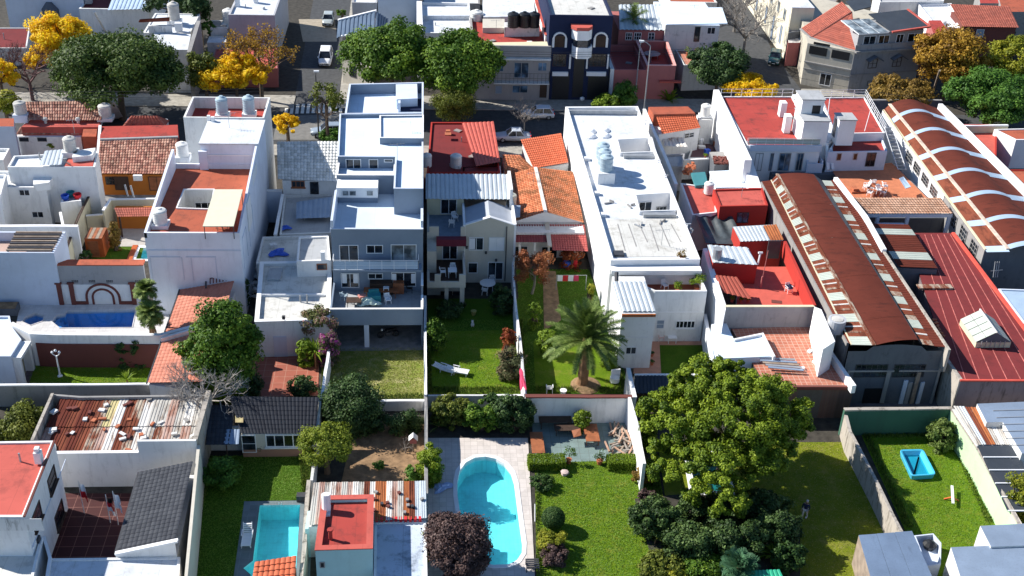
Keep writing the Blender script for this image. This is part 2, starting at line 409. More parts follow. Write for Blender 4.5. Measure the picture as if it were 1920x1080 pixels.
aqua=stucco('aqua_wall',(.48,.72,.72),.2);dkred=stucco('brick_red_wall',(.17,.06,.05),.4);mossy=stucco('mossy_wall',(.42,.38,.33),.9,(.10,.09,.075),1.0)
brickd=gridtile('dark_brick',(.16,.09,.07),(.10,.06,.05),.24,.09,(.1,.09,.08),.012,offset=.5)
wroof=membrane('white_roof',(.64,.67,.71),(.36,.36,.34),.8,1.1);wroof2=membrane('worn_white_roof',(.60,.59,.55),(.24,.22,.19),.75,1.05)
broof=membrane('pale_blue_roof',(.66,.76,.86),(.45,.5,.55),.15,2);groof=membrane('grey_roof',(.40,.41,.42),(.2,.2,.2),.6,1.2)
rroof=membrane('red_roof',(.39,.06,.048),(.13,.04,.036),1.0,1.3);rroof2=membrane('bright_red_roof',(.52,.11,.085),(.24,.06,.05),.8,1.6)
maroon=membrane('maroon_roof',(.19,.034,.034),(.09,.026,.026),.6,1.6);terra=membrane('terracotta_roof',(.40,.105,.058),(.17,.06,.04),.9,1.2)
terra2=gridtile('terracotta_tiles',(.50,.19,.12),(.40,.13,.08),.42,.42,(.55,.38,.3),.022)
redfloor=plain('red_floor',(.52,.10,.07),.8,var=.1);brownfloor=membrane('brown_tile_floor',(.34,.10,.06),(.16,.06,.045),.5,1.5)
deckm=gridtile('pale_stone_deck',(.62,.56,.52),(.54,.49,.45),.5,.5,(.42,.38,.35),.014);deckb=gridtile('pool_deck_tile',(.60,.58,.57),(.54,.52,.51),.5,.5,(.45,.44,.43),.012)
slate=gridtile('slate_deck',(.16,.20,.22),(.13,.17,.18),.6,.6,(.2,.23,.24),.012);darkpatio=gridtile('red_patio_tile',(.06,.012,.012),(.05,.010,.010),1.0,1.0,(.22,.1,.08),.02)
redpatio=gridtile('brick_patio',(.36,.11,.07),(.26,.08,.05),.3,.3,(.3,.17,.12),.014);greyp=plain('grey_paving',(.22,.22,.22),.85,var=.3);grnp=gridtile('green_grey_paving',(.2,.27,.26),(.16,.22,.21),.7,.7,(.14,.17,.16),.02)
asphalt=plain('asphalt',(.055,.057,.06),.9,var=.3);pave=plain('pavement',(.33,.31,.27),.9,var=.25);ochre=plain('road_paint',(.70,.68,.62),.7,var=.15)
soil=plain('bare_soil',(.24,.15,.08),.95,var=.45);dirt=plain('dark_ground',(.045,.04,.032),.95,var=.5)
tile_br=tilemat('brown_tiles',[(.16,.06,.045),(.34,.14,.10),(.52,.30,.22),(.30,.11,.08)]);tile_or=tilemat('orange_tiles',[(.40,.12,.05),(.55,.18,.08),(.62,.24,.12)],(.14,.075,.03),.8)
tile_rd=tilemat('red_tiles',[(.34,.09,.06),(.42,.12,.08),(.29,.08,.055)],(.14,.05,.04),.5);tile_gy=tilemat('grey_white_tiles',[(.62,.62,.60),(.80,.79,.76),(.50,.50,.47),(.72,.71,.68)],(.25,.25,.23),.35)
tile_dk=tilemat('charcoal_tiles',[(.022,.025,.034),(.03,.034,.044),(.04,.044,.054)],(.03,.035,.045),.3,.75);tile_mo=tilemat('mossy_orange_tiles',[(.42,.13,.05),(.55,.19,.08),(.50,.20,.10)],(.11,.07,.03),1.0)
tile_or2=tilemat('bright_orange_tiles',[(.55,.12,.05),(.60,.15,.07),(.52,.11,.045)],(.3,.08,.04),.3);tile_tan=tilemat('tan_tiles',[(.40,.22,.14),(.52,.32,.22),(.34,.17,.10)],(.16,.10,.07),.5)
tile_sal=tilemat('salmon_tiles',[(.48,.17,.11),(.56,.22,.15),(.50,.18,.12)],(.28,.09,.06),.3)
zinc=sheetmat('zinc_sheet',(.58,.63,.66),(.3,.25,.2),.12,.25,.45);zincd=sheetmat('dark_zinc',(.22,.27,.31),(.12,.11,.1),.15,.3,.5);zinc_sh=sheetmat('grey_blue_sheet',(.27,.34,.44),(.2,.2,.2),.2,.25,.5)
rust=sheetmat('rust_sheet',(.125,.030,.019),(.07,.02,.014),.45,0,.85,(.3,1,1));rust2=sheetmat('rust_brown',(.20,.058,.032),(.10,.03,.018),.6,0,.85);rustl=sheetmat('half_rust',(.44,.38,.30),(.17,.05,.026),.85,0,.8)
rusto=sheetmat('orange_rust',(.38,.13,.05),(.2,.06,.03),.5,0,.85);skyl=sheetmat('translucent_sheet',(.42,.46,.41),(.36,.3,.22),.2,0,.6);skyb=sheetmat('blue_skylight',(.36,.47,.60),(.4,.42,.42),.1,0,.5)
pinkish=sheetmat('pink_grey_sheet',(.46,.33,.28),(.28,.13,.09),.6,0,.85);yel_s=sheetmat('yellow_sheet',(.55,.47,.24),(.3,.2,.12),.6,0,.8);whit_s=sheetmat('white_sheet',(.68,.66,.62),(.3,.2,.14),.45,0,.7);gry_s=sheetmat('grey_fibre_sheet',(.50,.48,.44),(.25,.2,.16),.55,0,.9)
dk_sheet=sheetmat('charcoal_sheet',(.05,.06,.075),(.09,.09,.09),.3,.1,.6);tarp=plain('black_tarp',(.05,.062,.068),.45,var=.35);teal=sheetmat('teal_sheet',(.07,.24,.26),(.05,.1,.1),.2,0,.4)
wood=plain('wood',(.30,.10,.04),.6,var=.3);wood2=plain('grey_wood',(.28,.22,.17),.85,var=.3);owood=plain('orange_wood',(.40,.085,.02),.55,var=.2);dwood=plain('dark_wood',(.055,.03,.02),.7,var=.3)
plw=plain('white_plastic',(.82,.82,.82),.4,var=.04);metalw=plain('white_metal',(.72,.73,.74),.4,var=.05);metald=plain('dark_metal',(.05,.05,.055),.5,var=.2);metalg=plain('grey_metal',(.35,.36,.37),.4,.3,var=.15)
tank_b=plain('blue_grey_plastic',(.36,.46,.52),.45,var=.06);tank_k=plain('black_plastic',(.016,.017,.019),.35,var=.1);tank_w=plain('ivory_plastic',(.74,.73,.69),.5,var=.08);tank_f=plain('fibre_cement',(.52,.50,.46),.85,var=.15)
bluep=plain('blue_fabric',(.03,.10,.50),.6,var=.2);redp=plain('red_fabric',(.60,.02,.03),.7,var=.15);tealp=plain('teal_fabric',(.03,.22,.24),.8,var=.2);whitef=plain('white_fabric',(.82,.82,.84),.8,var=.05);pinkf=plain('pink_fabric',(.62,.05,.12),.7,var=.2)
poolb=plain('pool_blue_fiberglass',(.06,.42,.66),.35,var=.08);awn=plain('beige_awning',(.62,.60,.45),.7,var=.05);terrp=plain('terracotta_pot',(.42,.13,.06),.8,var=.2);khaki=plain('khaki',(.3,.27,.18),.8,var=.2)
glassm();glassm('glass_blue',(.05,.09,.14),.12);glassm('glass_grey',(.12,.14,.15),.2)
FR=dict(white=metalw,dark=metald,wood=wood,grey=metalg,blue=navy,brown=dwood,conc=conc,cream=cream)
PN=dict(glass=MATS['glass'],glass_blue=MATS['glass_blue'],glass_grey=MATS['glass_grey'],shutter=plw,shut_dark=dwood,shut_wood=wood,shut_grey=zinc_sh,shut_black=tank_k)
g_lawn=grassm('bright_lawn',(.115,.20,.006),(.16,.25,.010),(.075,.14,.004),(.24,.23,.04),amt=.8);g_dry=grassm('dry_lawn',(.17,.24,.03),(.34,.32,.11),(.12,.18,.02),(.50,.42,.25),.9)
g_yel=grassm('yellowed_lawn',(.15,.20,.010),(.24,.26,.02),(.10,.14,.008),(.32,.26,.08),.6);g_dark=grassm('shade_tinted_lawn',(.05,.115,.006),(.08,.16,.010),(.035,.08,.004),(.11,.11,.02),.35)  # g_dark: lawn green darkened so the shade sits in its colour
L_grn=leafm('leaf_green',[(.03,.075,.008),(.085,.17,.014),(.20,.30,.025)]);L_dk=leafm('leaf_dark',[(.018,.042,.012),(.042,.085,.022),(.085,.145,.035)],.2)
L_mid=leafm('leaf_mid',[(.02,.055,.014),(.045,.10,.022),(.09,.15,.03)]);L_pine=leafm('leaf_pine',[(.04,.085,.006),(.15,.22,.012),(.30,.38,.025)],.28)
L_yel=leafm('leaf_yellow',[(.60,.34,.008),(.88,.60,.01),(.94,.76,.04)],.45);L_org=leafm('leaf_orange',[(.14,.07,.015),(.34,.19,.02),(.55,.34,.04)],.35)
L_brn=leafm('leaf_brown',[(.10,.06,.02),(.22,.13,.025),(.28,.2,.03)],.25);L_pur=leafm('leaf_purple',[(.035,.02,.02),(.085,.05,.045),(.16,.10,.085)],.12)
L_lim=leafm('leaf_lime',[(.08,.14,.01),(.18,.28,.02),(.30,.40,.04)],.4);L_brt=leafm('leaf_bright',[(.03,.09,.012),(.08,.18,.022),(.14,.27,.04)])
L_wil=leafm('leaf_willow',[(.05,.07,.012),(.13,.16,.02),(.22,.24,.04)]);L_palm=leafm('palm_leaf',[(.035,.07,.014),(.10,.16,.028),(.24,.30,.08)],.15)
L_red=leafm('leaf_red',[(.12,.02,.01),(.30,.06,.02),(.42,.14,.04)],.3);L_mag=leafm('flower_magenta',[(.25,.02,.15),(.5,.05,.3),(.6,.2,.4)],.3)
L_yg=leafm('leaf_yellowgreen',[(.09,.12,.01),(.24,.26,.02),(.45,.42,.04)],.35);bark=plain('bark',(.11,.08,.055),.9,var=.3);barkg=plain('pale_bark',(.26,.23,.20),.9,var=.25);pbark=plain('palm_bark',(.22,.12,.06),.95,var=.4)
L_twig=plain('twig',(.17,.12,.085),.9,var=.3)
# ------------------------------------------------------------------ plants
def rad(px,py,z,r):return abs(W(px+r,py,z)[0]-W(px-r,py,z)[0])/2
def dep(py):return math.radians(31)+math.atan((py-540)/F)
def foliage(C_,rx,ry,rz,clumps,per,ls,rc=None,shell=.55,low=-.75,asp=.6,up=.35):
 C_=np.array(C_);rc=rc or .26*(rx+ry+rz)/3
 d=RNG.normal(size=(clumps*3,3));d/=np.linalg.norm(d,axis=1)[:,None];d=d[d[:,2]>low][:clumps]
 rr=shell+(1-shell)*RNG.random(len(d))**.55;rr*=RNG.uniform(.86,1.08,len(d))
 cc=C_+d*rr[:,None]*np.array([rx,ry,rz])*(1-.5*rc/max(rx,.1))
 n=len(cc)*per;ci=np.repeat(np.arange(len(cc)),per)
 rs=RNG.uniform(.55,1.35,len(cc))[ci]*rc
 e=RNG.normal(size=(n,3));e/=np.linalg.norm(e,axis=1)[:,None]
 off=e*(RNG.random(n)**.4)[:,None]*rs[:,None]*np.array([1,1,.72]);p=cc[ci]+off
 nm=e*.9+RNG.normal(size=(n,3))*.55+np.array([0,0,up])+d[ci]*.3;nm/=np.linalg.norm(nm,axis=1)[:,None]
 t=np.cross(nm,RNG.normal(size=(n,3)));t/=np.linalg.norm(t,axis=1)[:,None];b=np.cross(nm,t)
 s=ls*RNG.uniform(.6,1.35,n)[:,None]/2;q=np.stack([p-t*s,p-b*s*asp,p+t*s,p+b*s*asp],1)
 tint=np.clip(RNG.uniform(.2,.8,len(cc))[ci]+RNG.normal(0,.17,n),0,1);return q,tint,cc
def limbs(base,tops,r0,h0,n=6):
 b=[];base=Vector(base);fork=base+Vector((random.uniform(-.2,.2),random.uniform(-.2,.2),h0))
 mid=(base+fork)/2+Vector((random.uniform(-.1,.1),random.uniform(-.1,.1),0))
 b.append(tube(base,mid,r0*1.15,n,r0));b.append(tube(mid,fork,r0,n,r0*.85))
 for t in tops:
  t=Vector(t);m=fork.lerp(t,.5)+Vector((random.uniform(-.4,.4),random.uniform(-.4,.4),random.uniform(0,.5)))*min(1,(t-fork).length/4)
  b.append(tube(fork,m,r0*.55,n,r0*.35));b.append(tube(m,t,r0*.35,5,r0*.1))
 return join(*b)
def twigs(p,d,L,r,lev,out,spread=.6,up=.15):
 q=p+d*L;out.append(tube(p,q,r,4 if lev>2 else 3,r*.62))
 if lev==0:return
 for _ in range(random.choice((2,3,3))if lev>1 else 3):
  e=(d+Vector((random.gauss(0,spread),random.gauss(0,spread),random.gauss(up,spread*.7)))).normalized()
  twigs(p.lerp(q,random.uniform(.6,1)),e,L*random.uniform(.6,.85),r*.6,lev-1,out,spread,up)
def tree(name,label,cat,px,py,rpx,rpy,zc,leaf,group=None,z0=0,dens=1.0,ls=.24,lobes=None,trunk=.22,bk=None,yk=1.0,shell=.5,low=-.7,asp=.7,rcf=.3,bare=0,up=.35,part='crown'):
 c=W(px,py,zc);rx=rad(px,py,zc,rpx);s=rpx/rx;ry=rx*yk;a=dep(py)
 rz=math.sqrt(max((rpy/s)**2-(ry*math.sin(a))**2,(rx*.3)**2))/math.cos(a);rz=min(rz,zc-z0-.05)if zc-rz<z0 else rz
 root=T(name,label,cat,(c[0],c[1],z0),group);Q_,Tn,tops=[],[],[];lobes=[(a*1.02,b*1.02,d,k*1.13)for a,b,d,k in(lobes or[(0,0,0,1)])];zl=z0+rz*.55
 if cat in('shrub','plant','climber')and c[2]-zl>.25:lobes=lobes+[(a,b,(zl-c[2])/rz,k*.9)for a,b,d,k in lobes]
 for(dx,dy,dz,k)in lobes:
  area=(rx*ry+rx*rz+ry*rz)*k*k*4.19;n=int(min(42000,max(600,dens*area*2.3/(ls*ls*asp*.5))));per=int(np.clip(n/30,46,230));cl=max(9,n//per)
  q,t,cc=foliage((c[0]+dx*rx,c[1]+dy*ry,c[2]+dz*rz),rx*k,ry*k,rz*k,cl,per,ls,rcf*k*(rx+ry+rz)/3,shell,low,asp,up)
  Q_.append(q);Tn.append(t);tops+=[tuple(x)for x in cc[::max(1,len(cc)//5)]]
 V=np.concatenate(Q_);V[:,:,2]=np.maximum(V[:,:,2],z0+.03)
 o=quadmesh(part,V,leaf,root,np.concatenate(Tn))
 mk('trunk',limbs((c[0],c[1],z0),tops[:9],trunk,max(.15,(c[2]-rz*.6-z0))),bk or bark,root)
 if bare:
  out=[]
  for _ in range(bare):twigs(Vector((c[0],c[1],z0+(c[2]-z0)*.5)),Vector((random.gauss(0,.5),random.gauss(0,.5),1)).normalized(),rx*.55,trunk*.4,4,out,.5)
  mk('branch',join(*out),L_twig,root)
 return root
def bare_tree(name,label,px,py,z0,h,spread=.55,n=5,lev=5,mat=None,leaf=None,group=None,cat='tree',r=.16,dn=500,ls=.22,lean=(0,0)):
 b=W(px,py,z0);root=T(name,label,cat,b,group);out=[];k=h*.30;top=Vector(b)+Vector((lean[0],lean[1],k))
 mk('trunk',tube(b,top,r,7,r*.75),mat or bark,root)
 for i in range(n):
  a=2*math.pi*i/n+random.random();twigs(top,Vector((math.cos(a)*.75,math.sin(a)*.75,.8)).normalized(),h*.25,r*.6,lev,out,spread)
 mk('branch',join(*out),mat or L_twig,root)
 if leaf:
  ends=np.array([o_[0][-1]for o_ in out]);ends=ends[RNG.integers(0,len(ends),dn)]
  p=ends+RNG.normal(0,.18,ends.shape);t=RNG.normal(size=p.shape);t/=np.linalg.norm(t,axis=1)[:,None];u=np.cross(t,RNG.normal(size=p.shape));u/=np.linalg.norm(u,axis=1)[:,None]
  s=ls/2;quadmesh('foliage',np.stack([p-t*s,p-u*s*.6,p+t*s,p+u*s*.6],1),leaf,root,RNG.random(len(p)))
 return root
FRONDS={}
def frond_mesh(key,L,arch,nl,ll,wl,drop):
 if key in FRONDS:return FRONDS[key]
 V,tn=[],[]
 def pt(t):return np.array([L*(t-.12*arch*t*t),0,L*(.42*arch*t-drop*t*t)])
 for i in range(8):
  a,b_=pt(i/8),pt((i+1)/8);w0=.05*(1-i/9);V.append([a+[0,-w0,0],b_+[0,-w0*.8,0],b_+[0,w0*.8,.02],a+[0,w0,.02]]);tn.append(.9)
 for i in range(nl):
  t=.12+.88*i/nl;a=pt(t);d=pt(min(1,t+.02))-pt(t-.02);d/=np.linalg.norm(d);l=ll*math.sin(math.pi*(.12+.82*t))**.6
  for s_ in(-1,1):
   for q in(0,1):
    e=d*.55+np.array([0,s_*.8,.28-.35*q])+RNG.normal(0,.07,3);e/=np.linalg.norm(e);tip=a+e*l+np.array([0,0,-.10*l])
    V.append([a-d*wl,a+d*wl,tip+d*wl*.2,tip-d*wl*.2]);tn.append(random.uniform(.25,.95))
 FRONDS[key]=(np.array(V),np.array(tn));return FRONDS[key]
def palm(name,label,px,py,z0,h,L,n,leaf=None,trunk=.3,group=None,key=None,arch=1.0,nl=26,ll=.45,wl=.04,drop=.42,elev=(-35,80),cat='palm tree',skirt=0,tmat=None):
 b=W(px,py,z0);root=T(name,label,cat,b,group)
 prof=[(trunk*1.5,0),(trunk*1.15,.3)]+[(trunk*(1+.12*(i%2)),.3+(h-.3)*(i+1)/9)for i in range(8)]+[(trunk*1.35,h),(trunk*.6,h+.35)]
 mk('trunk',lathe(b,prof,12),tmat or pbark,root,smooth=False);meshes=[]
 for k in range(3):
  V,tn=frond_mesh('%s%s%.2f%d'%(key,name,L,k),L,arch*(.85+.15*k),nl,ll,wl,drop*(.9+.12*k));me=bpy.data.meshes.new('frond')
  me.from_pydata(V.reshape(-1,3).tolist(),[],[tuple(range(4*i,4*i+4))for i in range(len(V))]);me.materials.append(leaf or L_palm)
  at=me.attributes.new('tint','FLOAT','POINT');at.data.foreach_set('value',np.repeat(tn,4).astype(np.float32));meshes.append(me)
 for i in range(n):
  o=bpy.data.objects.new('frond',meshes[i%3]);COL.objects.link(o);o.parent=root;o.location=(0,0,h+.1)
  t=(i+.5)/n;el=math.radians(elev[0]+(elev[1]-elev[0])*(t**1.1));o.rotation_euler=(random.uniform(-.25,.25),-el,i*2.39996+random.uniform(-.15,.15));s=random.uniform(.85,1.06);o.scale=(s,s,s)
 return root
def hedge(name,label,x0,x1,y0,y1,z0,z1,leaf,n=2600,ls=.1,cat='hedge',group=None):
 p=RNG.random((n,3));ax=RNG.integers(0,5,n)
 for k,(i,v)in enumerate(((0,0),(0,1),(1,0),(2,1),(2,1))):p[ax==k,i]=v
 p=p*np.array([x1-x0,y1-y0,z1-z0])+np.array([x0,y0,z0])+RNG.normal(0,.035,(n,3));t=RNG.normal(size=p.shape);t/=np.linalg.norm(t,axis=1)[:,None]
 u=np.cross(t,RNG.normal(size=p.shape));u/=np.linalg.norm(u,axis=1)[:,None];s=ls/2
 root=T(name,label,cat,((x0+x1)/2,(y0+y1)/2,z0),group);quadmesh('foliage',np.stack([p-t*s,p-u*s*.7,p+t*s,p+u*s*.7],1),leaf,root,RNG.random(n))
 mk('stem',join(*[tube((x0+(x1-x0)*k/6+.1,(y0+y1)/2,z0),(x0+(x1-x0)*k/6+.15,(y0+y1)/2,z1-.15),.12,5)for k in range(6)]),L_dk,root);return root
def spiky(name,label,px,py,z0,L,n,leaf,group=None,w_=.06,cat='plant',stem=0.0):
 b=W(px,py,z0);root=T(name,label,cat,b,group);V,tn=[],[]
 for i in range(n):
  a=i*2.4;el=random.uniform(.15,1.35);l=L*random.uniform(.7,1.1);d=np.array([math.cos(a)*math.cos(el),math.sin(a)*math.cos(el),math.sin(el)]);sd=np.array([-math.sin(a),math.cos(a),0])*w_
  o=np.array([b[0],b[1],z0+stem]);m=o+d*l*.6;e=o+d*l+np.array([0,0,-l*.22])
  V+=[[o-sd*.6,o+sd*.6,m+sd,m-sd],[m-sd,m+sd,e+sd*.15,e-sd*.15]];c_=random.random();tn+=[c_,c_]
 quadmesh('leaf',np.array(V),leaf,root,np.array(tn))
 mk('stem',tube(b,(b[0],b[1],z0+max(.15,stem)),.07,6),pbark,root)
 return root
# ------------------------------------------------------------------ small things
def tank(px,py,z,r,h,mat,label,name='water_tank',group='water tanks on the roofs',stand=0.0,legs=False,smat=None):
 b=W(px,py,z);root=T(name,label,'water tank',b,group)
 if stand:
  if legs:mk('stand',join(*[tube((b[0]+i*r*.7,b[1]+j*r*.7,z),(b[0]+i*r*.7,b[1]+j*r*.7,z+stand),.05,5)for i in(-1,1)for j in(-1,1)],obox((b[0],b[1],z+stand-.08),r*2,r*2,.08)),smat or metalg,root)
  else:mk('plinth',obox(b,r*2.3,r*2.1,stand),smat or white,root)
 c=(b[0],b[1],z+stand);pr=[(r*.97,0)]
 for k in range(5):pr+=[(r*.97,h*(k+.35)/5.4),(r*1.0,h*(k+.5)/5.4),(r*.97,h*(k+.65)/5.4)]
 pr+=[(r,h*.96),(r*1.04,h*.97),(r*1.04,h)]
 mk('body',lathe(c,pr,20),mat,root,smooth=False);mk('lid',lathe((c[0],c[1],c[2]+h),[(r*1.0,.002),(r*.9,h*.10),(r*.45,h*.19),(r*.3,h*.2),(r*.3,h*.26),(r*.08,h*.27)],20),mat,root)
 mk('pipe',tube((c[0]-r*1.1,c[1],z),(c[0]-r*1.1,c[1],c[2]+h*.3),.035,5),metalg,root);return root
CH={}
def chair(loc,rz,label,mat=None,group='white plastic garden chairs',name='plastic_chair',cat='chair'):
 mat=mat or plw;root=T(name,label,cat,loc,group);root.rotation_euler=(0,0,rz);key=mat.name
 if key not in CH:
  back=join(*[beam((-.2+.08*i,.22,.42),(-.21+.084*i,.33,.84+.04*math.sin(math.pi*i/5)),.055,.02)for i in range(6)],beam((-.23,.33,.82),(.23,.33,.82),.05,.06),beam((-.23,.22,.44),(.23,.22,.44),.04,.05))
  CH[key]=[('seat',join(box(-.23,.23,-.23,.23,.41,.45),box(-.23,.23,-.25,-.22,.38,.44))),('backrest',back)]+[('armrest',join(beam((s*.26,-.2,.64),(s*.26,.28,.64),.06,.03),beam((s*.26,-.2,.43),(s*.26,-.2,.64),.05,.04)))for s in(-1,1)]+[('leg',beam((s*.21,t*.2,.42),(s*.25,t*.25,0),.05,.04))for s in(-1,1)for t in(-1,1)]
  CH[key]=[(n_,_mesh(n_,vf,mat))for n_,vf in CH[key]]
 for n_,me in CH[key]:
  o=bpy.data.objects.new(n_,me);COL.objects.link(o);o.parent=root
 return root
def _mesh(n_,vf,mat):
 me=bpy.data.meshes.new(n_);me.from_pydata([tuple(p)for p in vf[0]],[],vf[1]);me.materials.append(mat);return me
def table(loc,label,r=None,sx=1.2,sy=.8,h=.72,mat=None,rz=0,name='table',group=None,cat='table',cloth=None):
 mat=mat or plw;root=T(name,label,cat,loc,group);root.rotation_euler=(0,0,rz);k=(r or 0)*.6
 def add(n_,vf,m=mat):
  o=bpy.data.objects.new(n_,_mesh(n_,vf,m));COL.objects.link(o);o.parent=root
 if r:add('tabletop',cyl((0,0),r,h-.04,h,24))
 else:add('tabletop',box(-sx/2,sx/2,-sy/2,sy/2,h-.05,h))
 hx,hy=(k,k)if r else(sx*.42,sy*.4)
 for i in(-1,1):
  for j in(-1,1):add('leg',beam((i*hx,j*hy,0),(i*hx,j*hy,h-.05),.05,.05))
 if cloth:add('tablecloth_panel',box(-sx/2-.01,sx/2+.01,-sy/2-.01,sy/2+.01,h-.35,h+.012),cloth)
 return root
def lounger(loc,rz,label,mat=None,group='sun loungers',back=45,name='sun_lounger'):
 mat=mat or plw;root=T(name,label,'sun lounger',loc,group);root.rotation_euler=(0,0,rz);a=math.radians(back)
 def add(n_,vf,m=mat):
  o=bpy.data.objects.new(n_,_mesh(n_,vf,m));COL.objects.link(o);o.parent=root
 add('seat',join(*[box(-.27,.27,-.95+.15*i,-.83+.15*i,.30,.34)for i in range(8)],box(-.33,-.27,-.97,.3,.27,.36),box(.27,.33,-.97,.3,.27,.36)))
 c,s=math.cos(a),math.sin(a);add('backrest',join(*[beam((-.27,.28+.13*i*c,.34+.13*i*s),(.27,.28+.13*i*c,.34+.13*i*s),.11,.03)for i in range(6)],*[beam((q*.29,.24,.33),(q*.29,.24+.82*c,.33+.82*s),.05,.05)for q in(-1,1)]))
 for q in(-1,1):
  add('armrest',join(beam((q*.36,-.1,.5),(q*.36,.5,.52),.07,.04),beam((q*.35,.05,.3),(q*.36,0,.5),.05,.05)))
  for t in(-.85,.2):add('leg',beam((q*.28,t,.3),(q*.31,t+.03,0),.06,.05))
 return root
def pot(loc,r,h,label,leaf=L_mid,n=160,fr=.35,mat=None,fh=.5,name='potted_plant',group='potted plants',cat='potted plant'):
 root=T(name,label,cat,loc,group);mk('pot',lathe(loc,[(r*.7,0),(r,h),(r*1.1,h),(r*1.1,h+.04),(r*.8,h+.04)],10),mat or terrp,root)
 q,t,_=foliage((loc[0],loc[1],loc[2]+h+fh),fr,fr,fh,8,n//8,.13,fr*.5);quadmesh('foliage',q,leaf,root,t);mk('stem',tube((loc[0],loc[1],loc[2]+h),(loc[0],loc[1],loc[2]+h+fh),.025,4),bark,root);return root
def car(loc,rz,col,label,L=3.9,Wd=1.68,H_=1.46,kind='hatch',name='parked_car',group='cars parked in the streets',rough=.25):
 root=T(name,label,'van' if kind=='van' else 'car',loc,group);root.rotation_euler=(0,0,rz);pm=plain('paint_%s'%label[:12],col,rough,.0,.6,.03)
 def add(n_,vf,m,par=None,sm=False):
  o=bpy.data.objects.new(n_,_mesh(n_,vf,m));COL.objects.link(o);o.parent=par or root
  return o
 h=L/2;w2=Wd/2;bz=.78 if kind!='van' else .95
 st=[(-h,.62,.35,.62),(-h+.12,.86,.25,.74),(-h+.7,.97,.22,bz+.0),(-.55*h,1,.22,bz+.06),(0,1,.22,bz+.08),(.5*h,1,.22,bz+.10),(h-.35,.98,.24,bz+.06),(h-.06,.9,.28,bz-.06),(h,.72,.36,.7)]
 v,f=[],[]
 for x,k,z0,z1 in st:
  zm=(z0+z1)/2+.05;y=w2*k;v+=[(x,-y*.92,z0),(x,-y,zm),(x,-y*.93,z1-.02),(x,-y*.6,z1+.03),(x,y*.6,z1+.03),(x,y*.93,z1-.02),(x,y,zm),(x,y*.92,z0)]
 m=8
 for i in range(len(st)-1):
  for j in range(m):f.append((i*m+j,i*m+(j+1)%m,(i+1)*m+(j+1)%m,(i+1)*m+j))
 f+=[tuple(range(m)),tuple(range(len(v)-1,len(v)-1-m,-1))];body=add('body',(v,[q[::-1]for q in f]),pm)
 body.data.polygons.foreach_set('use_smooth',[True]*len(body.data.polygons))
 xr=h-.3 if kind!='sedan' else h-.95;x0,x1,x2,x3=-h*.42,-h*.1,xr-.3,xr+.1
 if kind=='van':x0,x1=-h*.58,-h*.28
 zb=bz+.05
 def fr(y0,y1,zt,i=0):
  return[(x0+i,-y0,zb),(x3-i,-y0,zb),(x3-i,y0,zb),(x0+i,y0,zb),(x1,-y1,zt),(x2,-y1,zt),(x2,y1,zt),(x1,y1,zt)]
 hex_f=box(0,1,0,1,0,1)[1];add('cabin_glass',(fr(w2*.93,w2*.74,H_-.04),hex_f),MATS['glass'])
 yt=w2*.76;add('roof',join(([(x1-.05,-yt,H_-.05),(x2+.08,-yt,H_-.05),(x2+.08,yt,H_-.05),(x1-.05,yt,H_-.05),(x1+.08,-yt*.86,H_+.02),(x2-.05,-yt*.86,H_+.02),(x2-.05,yt*.86,H_+.02),(x1+.08,yt*.86,H_+.02)],hex_f)),pm)
 pil=[]
 for s in(-1,1):
  for(a,b_)in((x0,x1),(x3,x2)):pil.append(beam((a,s*w2*.935,zb),(b_,s*w2*.745,H_-.03),.09,.07))
  xm=(x0+x3)/2+.1;pil.append(beam((xm,s*w2*.945,zb),(xm,s*w2*.755,H_-.03),.08,.06))
 add('pillar',join(*pil),pm)
 for x in(-h*.62,h*.64):
  for s in(-1,1):
   c=(x,s*(w2-.12),.31);wv=[]
   for yy in(-.1,.1):wv+=[(c[0]+.31*math.cos(2*math.pi*i/14),c[1]+yy,.31+.31*math.sin(2*math.pi*i/14))for i in range(14)]
   wf=[(i,(i+1)%14,14+(i+1)%14,14+i)for i in range(14)]+[tuple(range(14)),tuple(range(27,13,-1))]
   wh=add('wheel',(wv,wf),tank_k);yy=c[1]+s*.105;add('rim',([(c[0]+.18*math.cos(2*math.pi*i/10),yy,.31+.18*math.sin(2*math.pi*i/10))for i in range(10)],[tuple(range(10))]),metalg,wh)
 for s in(-1,1):
  add('headlight',box(-h-.005,-h+.14,s*w2*.62-.16,s*w2*.62+.16,.56,.68),metalw);add('taillight',box(h-.1,h+.008,s*w2*.66-.12,s*w2*.66+.12,.66,.86),redp)
  add('mirror',box(x0+.1,x0+.25,s*(w2+.02)-.08,s*(w2+.02)+.08,bz+.1,bz+.24),pm)
 add('number_plate',box(-h-.02,-h+.01,-.2,.2,.38,.48),metalw);return root
def post_lamp(px,py,h,arm,label,mat=None,z0=0,group='street lamps'):
 b=W(px,py,z0);root=T('street_lamp',label,'street lamp',b,group);t=Vector(b)+Vector((0,0,h));m=mat or metalg
 mk('pole',tube(b,t,.10,8,.06),m,root);e=t+Vector((arm[0],arm[1],.5));mk('arm',join(tube(t,t+(e-t)*.5+Vector((0,0,.15)),.05,6),tube(t+(e-t)*.5+Vector((0,0,.15)),e,.05,6)),m,root)
 mk('lamp_head',obox((e.x,e.y,e.z-.05),.6,.26,.14,math.atan2(arm[1],arm[0])),metalw,root);return root
